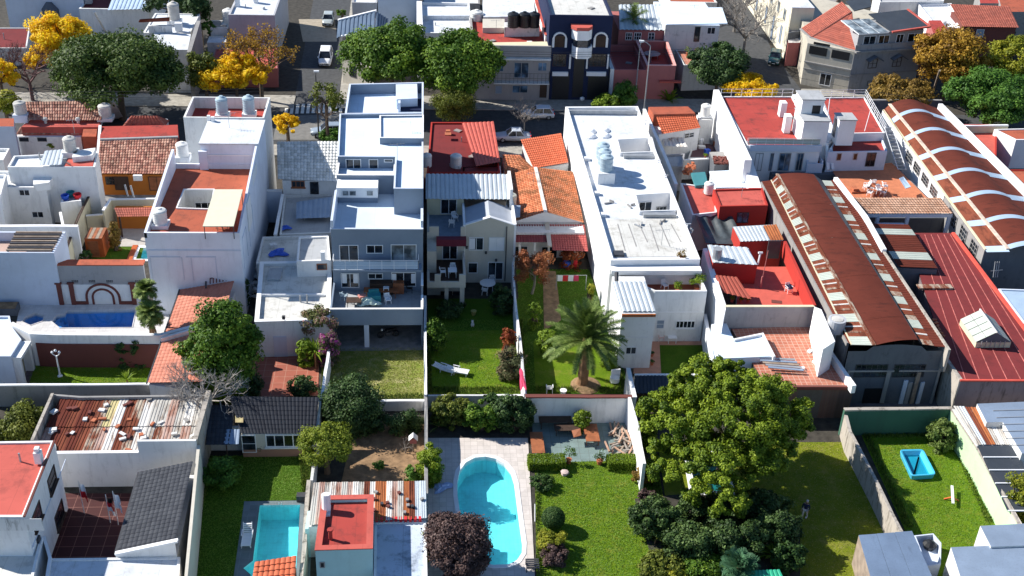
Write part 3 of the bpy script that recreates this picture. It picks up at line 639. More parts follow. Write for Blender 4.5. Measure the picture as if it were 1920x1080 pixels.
# ================================================================== THE SETTING
def ribbon(pts,t):
 p=[Vector(q[:2])for q in pts];L_,R_=[],[]
 for i,a in enumerate(p):
  d0=(p[i]-p[i-1]).normalized()if i else(p[1]-p[0]).normalized();d1=(p[i+1]-p[i]).normalized()if i<len(p)-1 else d0
  n=Vector((-(d0+d1).y,(d0+d1).x)).normalized();k=t/2/max(.4,n.dot(Vector((-d0.y,d0.x))));L_.append(tuple(a+n*k));R_.append(tuple(a-n*k))
 return L_+R_[::-1]
def wall(label,px,z,t=.2,mat=None,cop=None,z0=0,name='boundary_wall',xy=None,cat='wall',group=None,cw=.05):
 pts=xy or[XY(a,b,z)for a,b in px];m=pts[len(pts)//2];rw=random.Random(len(label));fine=[pts[0]]
 for a,b in zip(pts[:-1],pts[1:]):
  n=max(1,int(math.dist(a,b)/1.6));fine+=[tuple(c+(rw.gauss(0,.018)if i<n else 0)for c in lerp(a,b,i/n))for i in range(1,n+1)]
 pts=fine;p=ribbon(pts,t);dz=[rw.gauss(0,.022)for _ in pts];tz=[z+d for d in dz+dz[::-1]];tz=tz[::-1]if area2(p)<0 else tz;root=T(name,label,cat,(*m,z0),group)
 mk('wall',prism(p,z0,tz),mat or white,root)
 if cop is not None:mk('coping',prism(ribbon(pts,t+cw),z-.06,[q+.05 for q in tz],True),cop,root)
 return root
def patch(name,px,z,mat,holes=(),xy=None,t=.03,kind='structure'):
 p=xy or[XY(a,b,z)for a,b in px]
 v,f=poly(p,z,holes)if holes else prism(p,z-t,z)
 return mk(name,(v,f),mat,kind=kind)
P_OVAL=[XY(*q)for q in[(857,930),(857,903),(861,884),(873,868),(890,859),(910,857),(930,861),(947,871),(959,886),(965,905),(972,960),(980,1018),(979,1038),(970,1052),(953,1060),(925,1061),(897,1056),(880,1043),(872,1020),(865,985)]]
P_RECT=[XY(*q)for q in[(487,948),(563,947),(553,1110),(466,1110),(470,1078),(456,1066),(474,1052)]]
P_BLUE=[XY(*q)for q in[(124,583),(255,581),(248,615),(112,616),(96,603),(105,592),(121,589)]]
P_HEX=[XY(*q)for q in[(41,604),(47,594),(67,587),(84,592),(80,603),(57,611)]]
P_HID=[XY(*q)for q in[(1290,850),(1352,850),(1376,922),(1303,922)]]
P_TQ=[XY(*q,0.0)for q in[(262,465),(300,465),(300,487),(254,487)]]
POOLS=[P_OVAL,P_RECT,P_BLUE,P_HEX,P_HID,P_TQ]
gpoly=[(-400,-60),(500,-60),(500,1100),(-400,1100)]
mk('ground',poly(gpoly,0,POOLS),dirt,kind='structure')
def pool(name,label,p,depth,liner,water,wz=-.16,cop=None,cat='swimming pool',cz=.05,edge=.28,group=None):
 if area2(p)<0:p=p[::-1]
 m=(sum(a[0]for a in p)/len(p),sum(a[1]for a in p)/len(p),0);root=T(name,label,cat,m,group)
 q=inset(p,.01);v,f=prism(q,-depth,cz-.01);mk('basin',(v+[(*a,-depth)for a in q],[x[::-1]for x in f[:-1]]+[tuple(range(len(v),len(v)+len(q)))]),liner,root)
 mk('water_surface',poly(inset(p,.02),wz),water,root)
 if cop is not None:mk('coping',ring(inset(p,-edge),inset(p,.03),0.0,cz+.03,-.3),cop,root)
 return root
aql=gridtile('aqua_liner',(.26,.74,.78),(.28,.77,.80),.3,.3,(.22,.66,.70),.01,.4);bll=gridtile('blue_liner',(.11,.40,.72),(.10,.37,.68),.3,.3,(.08,.38,.75),.012,.4)
w_aq=waterm('aqua_water',(.68,.94,.97));w_bl=waterm('blue_water',(.66,.82,.95));w_tq=waterm('teal_water',(.45,.82,.80))
pool('oval_pool','turquoise pool with a rounded end in pale stone paving beside the lawn',P_OVAL,1.5,aql,w_aq,cop=clean)
pool('rectangular_pool','light aqua rectangular pool with slate surround and white lounger beside it',P_RECT,1.4,aql,w_aq,cop=None)
r_=pool('blue_pool','deep blue pool with a narrow stepped end before the white arch wall',P_BLUE,1.6,bll,w_bl,cop=deckb,edge=.05)
for k in range(4):mk('step',prism([XY(97+k*7,603,0),XY(108+k*7,592,0),XY(111+k*7,592,0),XY(116+k*7,615,0),XY(112+k*7,615,0)],-1.2,-.35-.25*k),bll,r_)
pool('spa_pool','small dark blue hexagonal spa pool left of the long blue pool',P_HEX,1.0,bll,w_bl,cop=deckb,cat='spa pool',edge=.05)
pool('garden_pool','teal pool with white coping half hidden under the big pine',P_HID,1.3,teal,w_tq,cop=clean,edge=.45)
pool('plunge_pool','tiny turquoise pool edged by orange timber in the walled courtyard',P_TQ,.8,aql,w_aq,cop=clean,edge=.35)
# streets -----------------------------------------------------------
YS0,YS1=128.6,139.8
patch('road',None,.02,asphalt,xy=[(-120,YS0),(150,YS0),(150,YS1),(-120,YS1)])
SX0,SX1=XY(560,160)[0],XY(640,160)[0]
patch('side_street',None,.024,asphalt,xy=[(SX0,YS1),(SX1,YS1),(XY(648,0)[0],240),(XY(572,0)[0],240)])
patch('side_street',[(1398,178),(1502,168),(1448,96),(1420,30),(1400,-60),(1330,-60),(1338,60),(1360,120)],.028,asphalt)
def pavement(xy,z=.13):return mk('pavement',prism(xy,0,z),pave,kind='structure')
pavement([(-120,125.6),(150,125.6),(150,YS0-.01),(-120,YS0-.01)]);pavement([(-120,YS1+.01),(SX0,YS1+.01),(SX0,YS1+4),(-120,YS1+4)])
pavement([(SX1,YS1+.01),(XY(1395,172)[0],YS1+.01),(XY(1395,172)[0],YS1+4.3),(SX1,YS1+4.3)])
pavement([(SX1+.0,YS1+4.31),(SX1+2.6,YS1+4.31),(XY(648,0)[0]+2.6,240),(XY(648,0)[0],240)])
pavement([XY(1502,168),XY(1700,172),XY(1700,182),XY(1502,182)])
patch('crossroads_sun_patch',[(520,218),(640,214),(636,262),(512,262)],.03,plain('sunlit_asphalt',(.17,.165,.155),.9,var=.2))  # sunlit road surface painted as a lighter patch over the asphalt
for k in range(11):
 x=536+k*10.2;y=205-k*.3
 mk('crosswalk_stripe',prism([XY(x-3,y+9,0),XY(x+3,y+9,0),XY(x+5.5,y-9,0),XY(x-.5,y-9,0)],.03,.036),ochre,kind='structure')
patch('side_street_sun_patch',[(560,36),(628,36),(632,78),(568,78)],.03,plain('sun_pale_paving',(.34,.29,.22),.9,var=.2))  # sunny stretch of street painted as a paler, warmer patch
# yards -------------------------------------------------------------
L_=lambda*a:list(a)
patch('pool_paving',None,.05,deckm,xy=[XY(*q)for q in[(800,822),(990,822),(1003,1085),(800,1085)]],holes=[inset(P_OVAL,-.02)])
patch('slate_paving',None,.03,slate,xy=[XY(*q)for q in[(458,940),(588,938),(580,1110),(434,1110)]],holes=[inset(P_RECT,.0)])
patch('pool_deck',None,.04,deckb,xy=[XY(*q)for q in[(38,572),(320,570),(312,630),(26,630)]],holes=[inset(P_BLUE,.0),inset(P_HEX,.0)])
patch('main_lawn',[(1003,868),(1232,862),(1268,1085),(1006,1085)],.06,g_lawn)
patch('pine_lawn',None,.055,g_yel,xy=[XY(*q)for q in[(1233,830),(1600,830),(1692,1010),(1620,1100),(1270,1100)]],holes=[inset(P_HID,-.4)])
patch('walled_lawn',[(1615,815),(1782,812),(1900,1000),(1960,1100),(1770,1100),(1700,1000)],.05,g_lawn)
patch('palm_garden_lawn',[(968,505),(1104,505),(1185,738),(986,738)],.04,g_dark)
patch('palm_garden_lawn',[(1000,640),(1150,640),(1176,735),(1004,735)],.065,g_lawn)  # sunlit part of the garden painted on top in brighter grass
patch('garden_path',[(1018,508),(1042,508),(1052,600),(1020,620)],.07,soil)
patch('sunny_lawn',[(802,620),(980,615),(985,738),(802,738)],.04,g_lawn);patch('shade_tinted_lawn',[(802,560),(975,560),(979,618),(802,622)],.045,g_dark)  # second patch paints the shaded end of the same lawn darker
patch('carport_floor',[(622,596),(795,594),(795,656),(618,658)],.06,greyp);patch('dry_lawn',[(615,655),(797,653),(799,750),(604,752)],.04,g_dry)
patch('left_lawn',[(70,652),(305,648),(282,722),(52,724)],.04,g_lawn);patch('garden_path',[(30,665),(72,662),(54,722),(24,722)],.045,gridtile('mauve_path',(.16,.11,.11),(.13,.09,.09),.4,.4,(.2,.17,.17),.02))
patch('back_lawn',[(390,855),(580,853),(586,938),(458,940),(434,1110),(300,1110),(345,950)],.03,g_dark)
patch('brick_patio',[(430,640),(600,640),(596,742),(415,745)],.04,gridtile('brick_patio2',(.36,.11,.07),(.30,.09,.06),.9,.9,(.40,.2,.14),.025));patch('soil_bed',[(665,790),(795,790),(797,905),(640,905)],.04,soil)
patch('flag_patio',[(90,925),(262,925),(262,1060),(50,1060)],.03,darkpatio)
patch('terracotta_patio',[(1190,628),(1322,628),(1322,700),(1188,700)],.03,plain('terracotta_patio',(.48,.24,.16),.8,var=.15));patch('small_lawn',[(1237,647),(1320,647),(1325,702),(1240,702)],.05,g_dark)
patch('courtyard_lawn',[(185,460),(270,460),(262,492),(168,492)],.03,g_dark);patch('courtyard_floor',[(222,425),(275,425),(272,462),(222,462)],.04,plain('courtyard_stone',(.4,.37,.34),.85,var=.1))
patch('dark_courtyard',[(180,355),(325,355),(320,380),(172,402)],.03,greyp);patch('firewood_terrace',[(998,792),(1192,790),(1190,872),(1000,875)],.055,grnp)
patch('hangar_yard_floor',[(1590,735),(1780,730),(1782,768),(1590,768)],.03,plain('yard_concrete',(.10,.10,.11),.9,var=.3))
# short grass blades over the sunlit lawns (one countless mass)
def blades(poly_px,n,h,mat,z=.05,name='grass',holes=()):
 p=[XY(*q)for q in poly_px];P_=np.array(p);lo,hi=P_.min(0),P_.max(0);pts=RNG.uniform(lo,hi,(n*2,2))
 def ins(pg):
  r=np.zeros(len(pts),bool);m=len(pg)
  for i in range(m):
   a,b=pg[i],pg[(i+1)%m];c=((a[1]>pts[:,1])!=(b[1]>pts[:,1]))&(pts[:,0]<(b[0]-a[0])*(pts[:,1]-a[1])/(b[1]-a[1]+1e-9)+a[0]);r^=c
  return r
 k=ins(p)
 for hpl in holes:k&=~ins(hpl)
 pts=pts[k][:n];m=len(pts);a=RNG.uniform(0,6.28,m);w_=.035;d=np.stack([np.cos(a),np.sin(a),np.zeros(m)],1)*w_;b=np.column_stack([pts,np.full(m,z)])
 t=b+np.stack([RNG.normal(0,.05,m),RNG.normal(0,.05,m),RNG.uniform(.3,1,m)*h*.6],1);q=np.stack([b-d,b+d,t+d*.3,t-d*.3],1)
 return quadmesh(name,q,mat,None,RNG.random(m),kind='stuff',loc=(0,0,0))
L_gr=leafm('grass_blade',[(.10,.21,.015),(.15,.28,.025),(.22,.32,.05)],.3);L_gy=leafm('dry_blade',[(.16,.20,.02),(.28,.30,.05),(.42,.38,.15)],.3)
blades([(1003,868),(1232,862),(1268,1085),(1006,1085)],26000,.09,L_gr,.06);blades([(1400,830),(1600,830),(1692,1010),(1620,1100),(1300,1100)],16000,.09,L_gy,.05)
blades([(1615,815),(1782,812),(1900,1000),(1770,1040),(1700,1000)],16000,.09,L_gr,.05);blades([(604,655),(797,653),(799,750),(604,752)],12000,.12,L_gy,.04)
blades([(802,600),(980,600),(985,738),(802,738)],12000,.09,L_gr,.04);blades([(968,505),(1104,505),(1185,738),(986,738)],14000,.09,L_gr,.04);blades([(70,652),(305,648),(282,722),(52,724)],9000,.09,L_gr,.04)
blades([(390,855),(580,853),(586,938),(458,940),(434,1085),(330,1085)],12000,.09,L_gr,.03)
L_ed=leafm('edge_weed',[(.03,.07,.01),(.09,.15,.02),(.2,.22,.05)],.2)
for pq in([(1003,868),(1012,868),(1014,1080),(1006,1080)],[(1215,870),(1232,870),(1262,1060),(1246,1060)],[(802,600),(808,600),(810,738),(802,738)],[(802,727),(985,727),(985,738),(802,738)],[(975,600),(980,600),(985,738),(978,738)],[(1168,735),(1176,735),(1150,640),(1144,640)],[(1004,726),(1176,727),(1176,737),(1004,737)],[(1616,812),(1628,812),(1712,990),(1696,990)],[(1616,812),(1782,810),(1784,820),(1620,822)],[(1776,815),(1784,812),(1862,978),(1850,985)],[(604,740),(799,740),(799,752),(604,752)],[(560,855),(580,855),(584,935),(568,935)],[(388,856),(400,856),(360,1070),(338,1070)],[(604,655),(614,655),(610,750),(603,750)]):blades(pq,1100,.5,L_ed,.04)
# ================================================================== SLATE BLUE HOUSE
BX0,BX1=-8.12,-.22;YF=90.7;YT=86.2
R_=T('slate_blue_house','modern slate blue house with white-railed balcony, rooftop terraces and carport below','house',((BX0+BX1)/2,YF,0))
zt=3.1
mk('terrace_slab',box(BX0,BX1,YT+.15,YF,2.45,zt),groof,R_)
mk('terrace_parapet',join(box(BX0,BX1,YT,YT+.15,2.35,3.94),box(BX0,BX0+.15,YT+.151,YF,2.35,3.94),box(BX1-.15,BX1,YT+.151,YF-2.2,2.35,3.94),box(BX1-.15,BX1,YF-2.2,YF,2.35,4.9)),blueg,R_)
mk('parapet_coping',join(box(BX0-.02,BX1+.02,YT-.03,YT+.18,3.945,4.0),box(BX1-.18,BX1+.03,YT+.2,YF-2.2,3.945,4.0),box(BX1-.18,BX1+.03,YF-2.19,YF,4.905,4.96)),clean,R_)
x=xA(688,640,YT+.2);mk('pillar',box(x-.2,x+.2,YT+.02,YT+.42,.05,2.45),bluew,R_)
mk('side_wall',join(box(BX0,BX0+.15,YT+.15,YF,0,2.35),box(BX1-.15,BX1,YT+.15,YF,0,2.35),box(BX0,BX1,YF,YF+.1,0,3.1)),blueg,R_)
ZR=zA(700,430,YF);zr=ZR-.62;mk('left_parapet',box(BX0-.01,BX0+.2,YF+.02,96.6,zr,zr+1.45),bluew,R_);mk('right_parapet',box(BX1-.2,BX1+.02,YF+.3,93.4,zr,zr+1.3),bluew,R_)
p=[(BX0,YF+.1),(BX1,YF+.1),(BX1,99.5),(BX0,99.5)]
mb=[(BX0,99.5+.0),(BX1,99.5),(BX1,YF),(BX0,YF)];q=inset(mb,.16)
yb=yA(670,356,zr)
mb=[(BX0,yb+3),(BX1,yb+3),(BX1,YF),(BX0,YF)];q=inset(mb,.16)
mk('wall',ring(mb,q,zt,ZR,zr),blueg,R_);mk('roof_terrace',poly(q,zr),membrane('pale_blue_terrace',(.62,.70,.78),(.4,.45,.5),.2,3),R_)
mk('coping',ring(inset(mb,-.03),inset(q,.03),ZR+.002,ZR+.05,ZR+.002),bluew,R_)
Ff=Face((BX0,YF),(BX1,YF))
for r,nx in(((637,459,672,491),2),((687,459,718,475),2),((733,458,781,490),2)):win(R_,Ff,r,nx,frame='white',pane='glass_grey' if r[0]>700 else 'glass')
for r,nx in(((640,512,673,539),2),((690,512,718,523),2),((734,510,780,537),2)):win(R_,Ff,r,nx,frame='white')
for a,b in((642,650),(663,671),(735,743),(771,779)):
 u0,u1,z0,z1=rect(Ff,(a,513,b,536));mk('curtain',Ff.slab(u0,u1,z0+.3,z1,.025,.045),whitef,R_)
mk('balcony_slab',box(BX0+.1,BX1-.1,YF-1.2,YF,5.72,5.9),blueg,R_)
railing(R_,[(BX0+.15,YF-.02,5.9),(BX0+.15,YF-1.15,5.9),(BX1-.4,YF-1.15,5.9),(BX1-.4,YF-.02,5.9)],.95,metalw,'balcony_railing',1.1,2,.03)
mk('railing_panel',box(BX0+.15,BX1-.4,YF-1.17,YF-1.15,5.98,6.75),skyb,R_)
mk('barbecue',join(box(-4.9,-2.9,YF-.75,YF-.02,3.1,4.25),box(-4.9,-2.9,YF-.8,YF-.02,4.0,4.08)),dwood,R_);mk('barbecue_cupboard',box(-2.85,-1.9,YF-.6,YF-.02,3.1,4.2),wood,R_)
# upper storeys
ya=yA(670,380,zr);za=zA(670,358,ya);zb_=zA(670,329,ya+2.2)
yblk=ya+1.6
xL,xM,xT=BX0+.02,xA(708,370,ya),xA(740,380,ya)
mk('roof_box',join(box(xL+.15,xM,ya,yblk+.5,zr,zr+.55)),blueg,R_);zx0=zr+.56
zx1=zA(670,358,ya)+.35
mk('white_box',box(xL+.1,xM+.03,ya-.1,yblk+.5,zx0,zx1),clean,R_)
Fb=Face((xL,ya-.1),(xM,ya-.1))
for a,b in((643,653),(656,667),(688,699)):win(R_,Fb,(a,358,b,366),1,1,'grey',pane='glass_grey',fw=.03)
y2=yA(725,364,zr);zp=zA(725,329,y2)
blk=[(xL,y2+4.2),(xT,y2+4.2),(xT,y2),(xL,y2)];q2=inset(blk,.12)
mk('patio_block',ring(blk,q2,zr,zp,zp-.5),blueg,R_);mk('upper_patio',poly(q2,zp-.5),broof,R_);mk('patio_coping',ring(inset(blk,-.03),inset(q2,.02),zp+.002,zp+.05,zp+.002),clean,R_)
ytw=yA(765,402,zr);zU=zA(765,354,ytw);yfac=y2+2.6
pU=[XY(637,214,zU),(BX1,XY(787,212,zU)[1]),(BX1,ytw),(xT,ytw),(xT,yfac),(BX0,yfac)]
q3=inset(pU,.12);zfl=zU-.35
mk('upper_wall',ring(pU,q3,zr,zU,zfl),blueg,R_);mk('upper_roof',poly(q3,zfl),broof,R_);mk('upper_coping',ring(inset(pU,-.02),inset(q3,.02),zU+.002,zU+.05,zU+.002),bluew,R_)
F2=Face((BX0,yfac),(xT,yfac))
for r,nx in(((649,298,677,330),2),((692,298,709,330),1),((720,298,737,304),1)):win(R_,F2,r,nx)
yb2=yA(750,271,zfl);zb2=zA(750,259,yb2);rb=[XY(712,217,zb2),(BX1+.02,XY(788,216,zb2)[1]),(BX1+.02,yb2),(xA(712,262,yb2),yb2)];q4=inset(rb,.1)
mk('penthouse_wall',ring(rb,q4,zfl,zb2,zb2-.15),blueg,R_);mk('penthouse_roof',poly(q4,zb2-.15),broof,R_);mk('penthouse_coping',ring(inset(rb,-.03),inset(q4,.02),zb2+.002,zb2+.05,zb2+.002),clean,R_)
bt=[XY(645,158,zU),XY(783,155,zU),XY(786,213.5,zU),XY(638,215.5,zU)];bt=[(BX0+.1,bt[0][1]),(BX1,bt[1][1]),(BX1,pU[1][1]+.02),(BX0+.1,pU[0][1]+.02)];q5=inset(bt,.14)
hq=[XY(752,188,zU-1.1),XY(783,187,zU-1.1),XY(784,208,zU-1.1),XY(753,209,zU-1.1)]
mk('terrace_wall',ring(bt,q5,0,zU,zU-1.1),blueg,R_);mk('back_terrace',poly(q5,zU-1.1),broof,R_)
mk('terrace_coping',ring(inset(bt,-.03),inset(q5,.02),zU+.002,zU+.05,zU+.002),bluew,R_)
sb=[XY(742,156,zU),XY(782,155,zU),XY(783,184,zU),XY(743,186,zU)];mk('stair_room',prism(sb,zU-1.1,zU-.02),bluew,R_)
mk('pit_shade_block',join(box(hq[0][0],BX1-.15,hq[3][1],hq[0][1],zU-1.09,zU-.9)),navy,R_);mk('stair_wall',box(hq[0][0]-.25,hq[0][0],hq[3][1]-.2,sb[3][1],zU-1.09,zU-.1),bluew,R_)  # low navy box paints the dark of a pit; nothing is sunk here
mk('block_side',box(BX0,BX0+.2,yfac+.5,bt[3][1],0,zr),blueg,R_)
for x_,y_ in((770,245),(757,246)):
 b_=W(x_,y_,zb2-.1);mk('aerial',join(tube(b_,(b_[0],b_[1],b_[2]+1.0),.025,4),tube((b_[0]-1,b_[1],b_[2]+.9),(b_[0]+.3,b_[1],b_[2]+.9),.02,4),*[tube((b_[0]-1+.25*i,b_[1]-.25,b_[2]+.9),(b_[0]-1+.25*i,b_[1]+.25,b_[2]+.9),.015,3)for i in range(5)]),metalw,R_);break
# terrace furniture of the blue house
c_=W(706,556,3.1);table((c_[0]+.4,c_[1],3.1),'long wooden table behind the white stool on the blue house terrace',sx=3.0,sy=.8,mat=wood)
c_=W(723,566,3.1);chair((c_[0]+.2,c_[1]-.2,3.1),.3,'white chair nearest the parapet on the blue house terrace',whitef and plw,'white chairs on the blue terrace')
c_=W(724,560,3.15);table((c_[0],c_[1]+.5,3.1),'small white stool standing against the long wooden table',sx=.5,sy=.5,h=.95,name='stool',cat='stool')
c_=W(702,565,3.1);mk('covered_seat',join(obox((c_[0],c_[1],3.1),1.1,.8,.75,.1),obox((c_[0]-.05,c_[1]+.3,3.85),.9,.2,.3,.1)),tealp,label='seat under a teal cloth on the blue house terrace',cat='seat')
def draped(name,label,cat,px,py,z,sx,sy,mat,h=.25,rz=0,seed=1,loc=None,group=None):
 b=loc or W(px,py,z);rr=np.random.default_rng(seed);n=9;v,f=[],[]
 for j in range(n):
  for i in range(n):
   u,w_=i/(n-1)-.5,j/(n-1)-.5;e=1+.25*math.sin(3*math.atan2(w_,u)+seed);X_,Y_=u*sx*e,w_*sy*e
   v.append((b[0]+X_*math.cos(rz)-Y_*math.sin(rz),b[1]+X_*math.sin(rz)+Y_*math.cos(rz),b[2]+.02+h*max(0,1-2.2*max(abs(u),abs(w_))**1.5)*rr.uniform(.35,1)))
 f=[(j*n+i,j*n+i+1,(j+1)*n+i+1,(j+1)*n+i)for j in range(n-1)for i in range(n-1)]
 return mk(name,(v,f),mat,label=label,cat=cat,group=group,loc=b)
draped('cloth','pale green cloth heaped over furniture on the blue terrace','cloth',690,568,3.2,1.7,1.3,plain('pale_green_cloth',(.5,.62,.55),.8),.7,.3,4)
c_=W(679,568,3.1);mk('cushion',obox((c_[0],c_[1],3.75),.6,.5,.14,.5),plain('salmon_cushion',(.55,.22,.18),.8),label='salmon cushion on the crowded blue house terrace',cat='cushion')
c_=W(664,573,3.1);table((c_[0],c_[1],3.1),'dark brown low table at the left end of the blue terrace',sx=1.3,sy=.9,h=.6,mat=dwood)
c_=W(645,562,3.1);chair((c_[0],c_[1],3.1),2.6,'grey-blue chair at the left end of the blue terrace',tank_b,'grey-blue chair')
c_=W(768,545,3.1)
for k in range(2):chair((c_[0]-.9+k*.9,c_[1]-.1-.1*k,3.1),.5+k,['dark round-seated chair right of the long wooden table','dark chair in the right back corner of the blue terrace'][k],tank_k,'dark chairs of the blue terrace')
def motorbike(px,py,rz,label):
 b=W(px,py,.06);root=T('motorcycle',label,'motorcycle',b);root.rotation_euler=(0,0,rz)
 def add(n_,vf,m):
  o=bpy.data.objects.new(n_,_mesh(n_,vf,m));COL.objects.link(o);o.parent=root
 for x in(-.68,.68):
  v,f=[],[]
  for i in range(16):
   a=2*math.pi*i/16
   for r_2,y in((.31,-.06),(.31,.06),(.2,.05),(.2,-.05)):v.append((x+r_2*math.cos(a),y,.31+r_2*math.sin(a)))
  f=[(i*4+j,i*4+(j+1)%4,((i+1)%16)*4+(j+1)%4,((i+1)%16)*4+j)for i in range(16)for j in range(4)];add('wheel',(v,f),tank_k)
 add('frame',join(beam((-.68,0,.31),(-.45,0,.9),.08,.08),beam((-.4,0,.6),(.6,0,.45),.1,.1),box(-.2,.25,-.14,.14,.25,.55)),metald);add('fuel_tank',lathe((-.12,0,.62),[(.1,0),(.2,.08),(.19,.2),(.08,.26)],10),tank_k);add('seat',beam((.05,0,.78),(.75,0,.86),.24,.1),tank_k)
 add('handlebar',tube((-.42,-.36,1.0),(-.42,.36,1.0),.02,5),metalg);add('headlight',cyl((-.55,0),.09,.78,.94,8),metalw)
motorbike(728,632,.2,'black motorcycle parked in the shade of the carport')
# ================================================================== BEIGE HOUSE right of it
X0,X1=-.0+.05,8.15;YB1=92.6;YB2=97.3
H_=T('beige_house','beige two-storey house with gabled wing, upper balcony and dark red awning','house',(4,95,0))
xs=xA(873,535,YB1)
zF=zA(840,410,YB2-1.6)
yM=97.2
mk('wall',box(X0+.1,xs,yM,yM+6,0,4.85),beige,H_)
mk('balcony_slab',join(box(X0+.1,xs,YB1,yM,2.25,2.52)),beige,H_);mk('balcony_floor',box(X0+.35,xs-.2,YB1+.2,yM,2.521,2.55),dwood,H_)
z_p=3.75;xa,xb=xA(820,530,YB1),xA(868,530,YB1)
mks('balcony_parapet',[box(X0+.1,X0+.3,YB1+.2,yM,2.52,2.95),box(xs-.2,xs,YB1+.2,yM,2.52,3.5),box(X0+.1,xs,YB1,YB1+.2,2.52,2.85),box(xA(815,530,YB1),xA(826,530,YB1),YB1,YB1+.2,2.851,3.6),box(xs-.6,xs,YB1+.0,YB1+.2,2.851,3.6)],beige,H_)
mks('column',[box(xs-.5,xs-.1,YB1+.05,YB1+.4,0,2.25),box(X0+1.7,X0+2.05,YB1+.4,YB1+.75,0,2.25)],beige,H_)
mk('screen_wall',box(X0+.1,xA(818,470,yM-1.2),yM-2.4,yM-.01,2.55,4.8),beige,H_)
FA=Face((X0,yM),(xs,yM));win(H_,FA,(829,456,858,486),2,kind='balcony_door');slab_on(H_,FA,(818,443,874,455),plain('wine_awning',(.14,.012,.03),.7),'awning',0,.7)
FG=Face((X0,YB1+2.4),(xs,YB1+2.4));mk('ground_floor_wall',box(X0+.1,xs,YB1+2.4,yM,0,2.25),beige,H_);win(H_,FG,(826,546,848,560),2,frame='brown');win(H_,FG,(849,546,866,570),1,kind='door',frame='brown')
# roof terrace above left wing
zt2=4.85;mk('roof_terrace',box(X0+.3,xs-.01,yM+.2,yM+6,4.851,4.89),plain('slate_terrace',(.17,.22,.28),.7,var=.2),H_)
mks('terrace_parapet',[box(X0+.1,X0+.3,yM,yM+4,4.85,5.5),box(X0+.3,xA(823,425,yM),yM,yM+.2,4.85,6.05),box(xA(864,425,yM),xs+.05,yM,yM+.2,4.85,6.05)],beige,H_)
yR=yA(840,403,4.9);mk('upper_wall',box(X0+.1,xs+.05,yR,yR+.3,4.9,zA(820,372,yR)),cream,H_);FU=Face((X0,yR),(xs,yR));win(H_,FU,(826,373,857,401),2,kind='door',frame='white')
zE=zA(830,373,yR-.3)
a_,b_,c_,d_=(XY(792,332,zE+.7)[0],yR+3.3,zE+.9),(8.2,yR+3.3,zE+.9),(8.2,yR-.35,zE),(X0-.02,yR-.35,zE)
a_=(X0-.02,a_[1],a_[2])
ribbed('metal_roof',(a_,b_,c_,d_),zinc,H_,.42,.06);mk('roof_end',box(8.05,8.32,yR-.5,yR+3.6,zE-2.0,zE+1.15),clean,H_);mk('back_wall',box(X0+.1,8.0,yR+3.2,yR+3.4,0,zE+.8),beige,H_)
# gabled wing
xg0,xg1=xA(873,420,YB2),8.25;xgm=(xg0+xg1)/2;zg=zA(910,424,YB2);zpk=zA(910,408,YB2)
mk('wing_wall',box(xg0,xg1,YB2,YB2+4.4,0,zg-.25),beige,H_)
gv=[(xg0,zg-.25),(xg1,zg-.25),(xg1,zg+.1),(xgm,zpk),(xg0,zg+.1)]
mk('gable',([(x,YB2,z)for x,z in gv]+[(x,YB2+.25,z)for x,z in gv],[(0,1,2,3,4),(9,8,7,6,5),(2,7,8,3),(3,8,9,4),(1,6,7,2),(4,9,5,0)]),beige,H_)
mk('gable_coping',join(beam((xg0,YB2+.1,zg+.14),(xgm,YB2+.1,zpk+.04),.36,.08),beam((xgm,YB2+.1,zpk+.04),(xg1,YB2+.1,zg+.14),.36,.08)),clean,H_)
gr=membrane('grey_gable_roof',(.42,.45,.5),(.25,.27,.3),.4,2)
yrb=min(yR-.2,YB2+4.2)
mk('wing_roof',join(thick([(xg0,yrb,zg+.02-.3),(xgm,yrb,zpk-.3),(xgm,YB2+.25,zpk-.3),(xg0,YB2+.25,zg-.28)],.1),thick([(xgm,yrb,zpk-.3),(xg1,yrb,zg-.28),(xg1,YB2+.25,zg-.28),(xgm,YB2+.25,zpk-.3)],.1)),gr,H_)
mk('side_parapet',join(box(xg0-.2,xg0,YB2,YB2+4.4,0,zg+.15),box(xg1-.01,xg1+.2,YB2,YB2+6.5,0,zg+.2)),clean,H_)
FW=Face((xg0,YB2),(xg1,YB2))
win(H_,FW,(879,445,907,469),2,label='window with a white curtain half drawn');win(H_,FW,(916,445,946,470),2,pane='shutter',kind='shuttered_window');win(H_,FW,(877,492,896,512),1);win(H_,FW,(914,491,944,524),2,kind='patio_door')
u0,u1,z0,z1=rect(FW,(880,447,891,467));mk('curtain',FW.slab(u0,u1,z0,z1,.022,.05),whitef,H_)
mk('downpipe',tube((xA(950,440,YB2-.1),YB2-.08,zg),(xA(950,440,YB2-.1),YB2-.08,.2),.05,6),metald,H_)
for px_,py_ in((875,463),(911,473),(930,487)):u,z=FW.hit(px_,py_);mk('wall_lamp',FW.slab(u-.1,u+.1,z-.12,z+.12,0,.16),metald,H_)
c_=W(843,517,2.55);table((c_[0]+.25,c_[1]-.1,2.55),'white plastic table on the beige house balcony',sx=.8,sy=.8,h=.7);chair((c_[0]+.3,c_[1]+.6,2.55),0,'white plastic chair behind the table on the beige balcony',None,'white chairs on the balcony');chair((c_[0]-.6,c_[1]+.05,2.55),1.6,'white plastic chair left of the table on the beige balcony',None,'white chairs on the balcony')
c_=W(847,424,4.9);chair((c_[0],c_[1],4.9),3.0,'white chair nearest the parapet on the beige roof terrace',None,'white chairs on the beige roof terrace');chair((c_[0]+.3,c_[1]+1.1,4.9),.4,'white chair behind another on the beige roof terrace',None,'white chairs on the beige roof terrace')
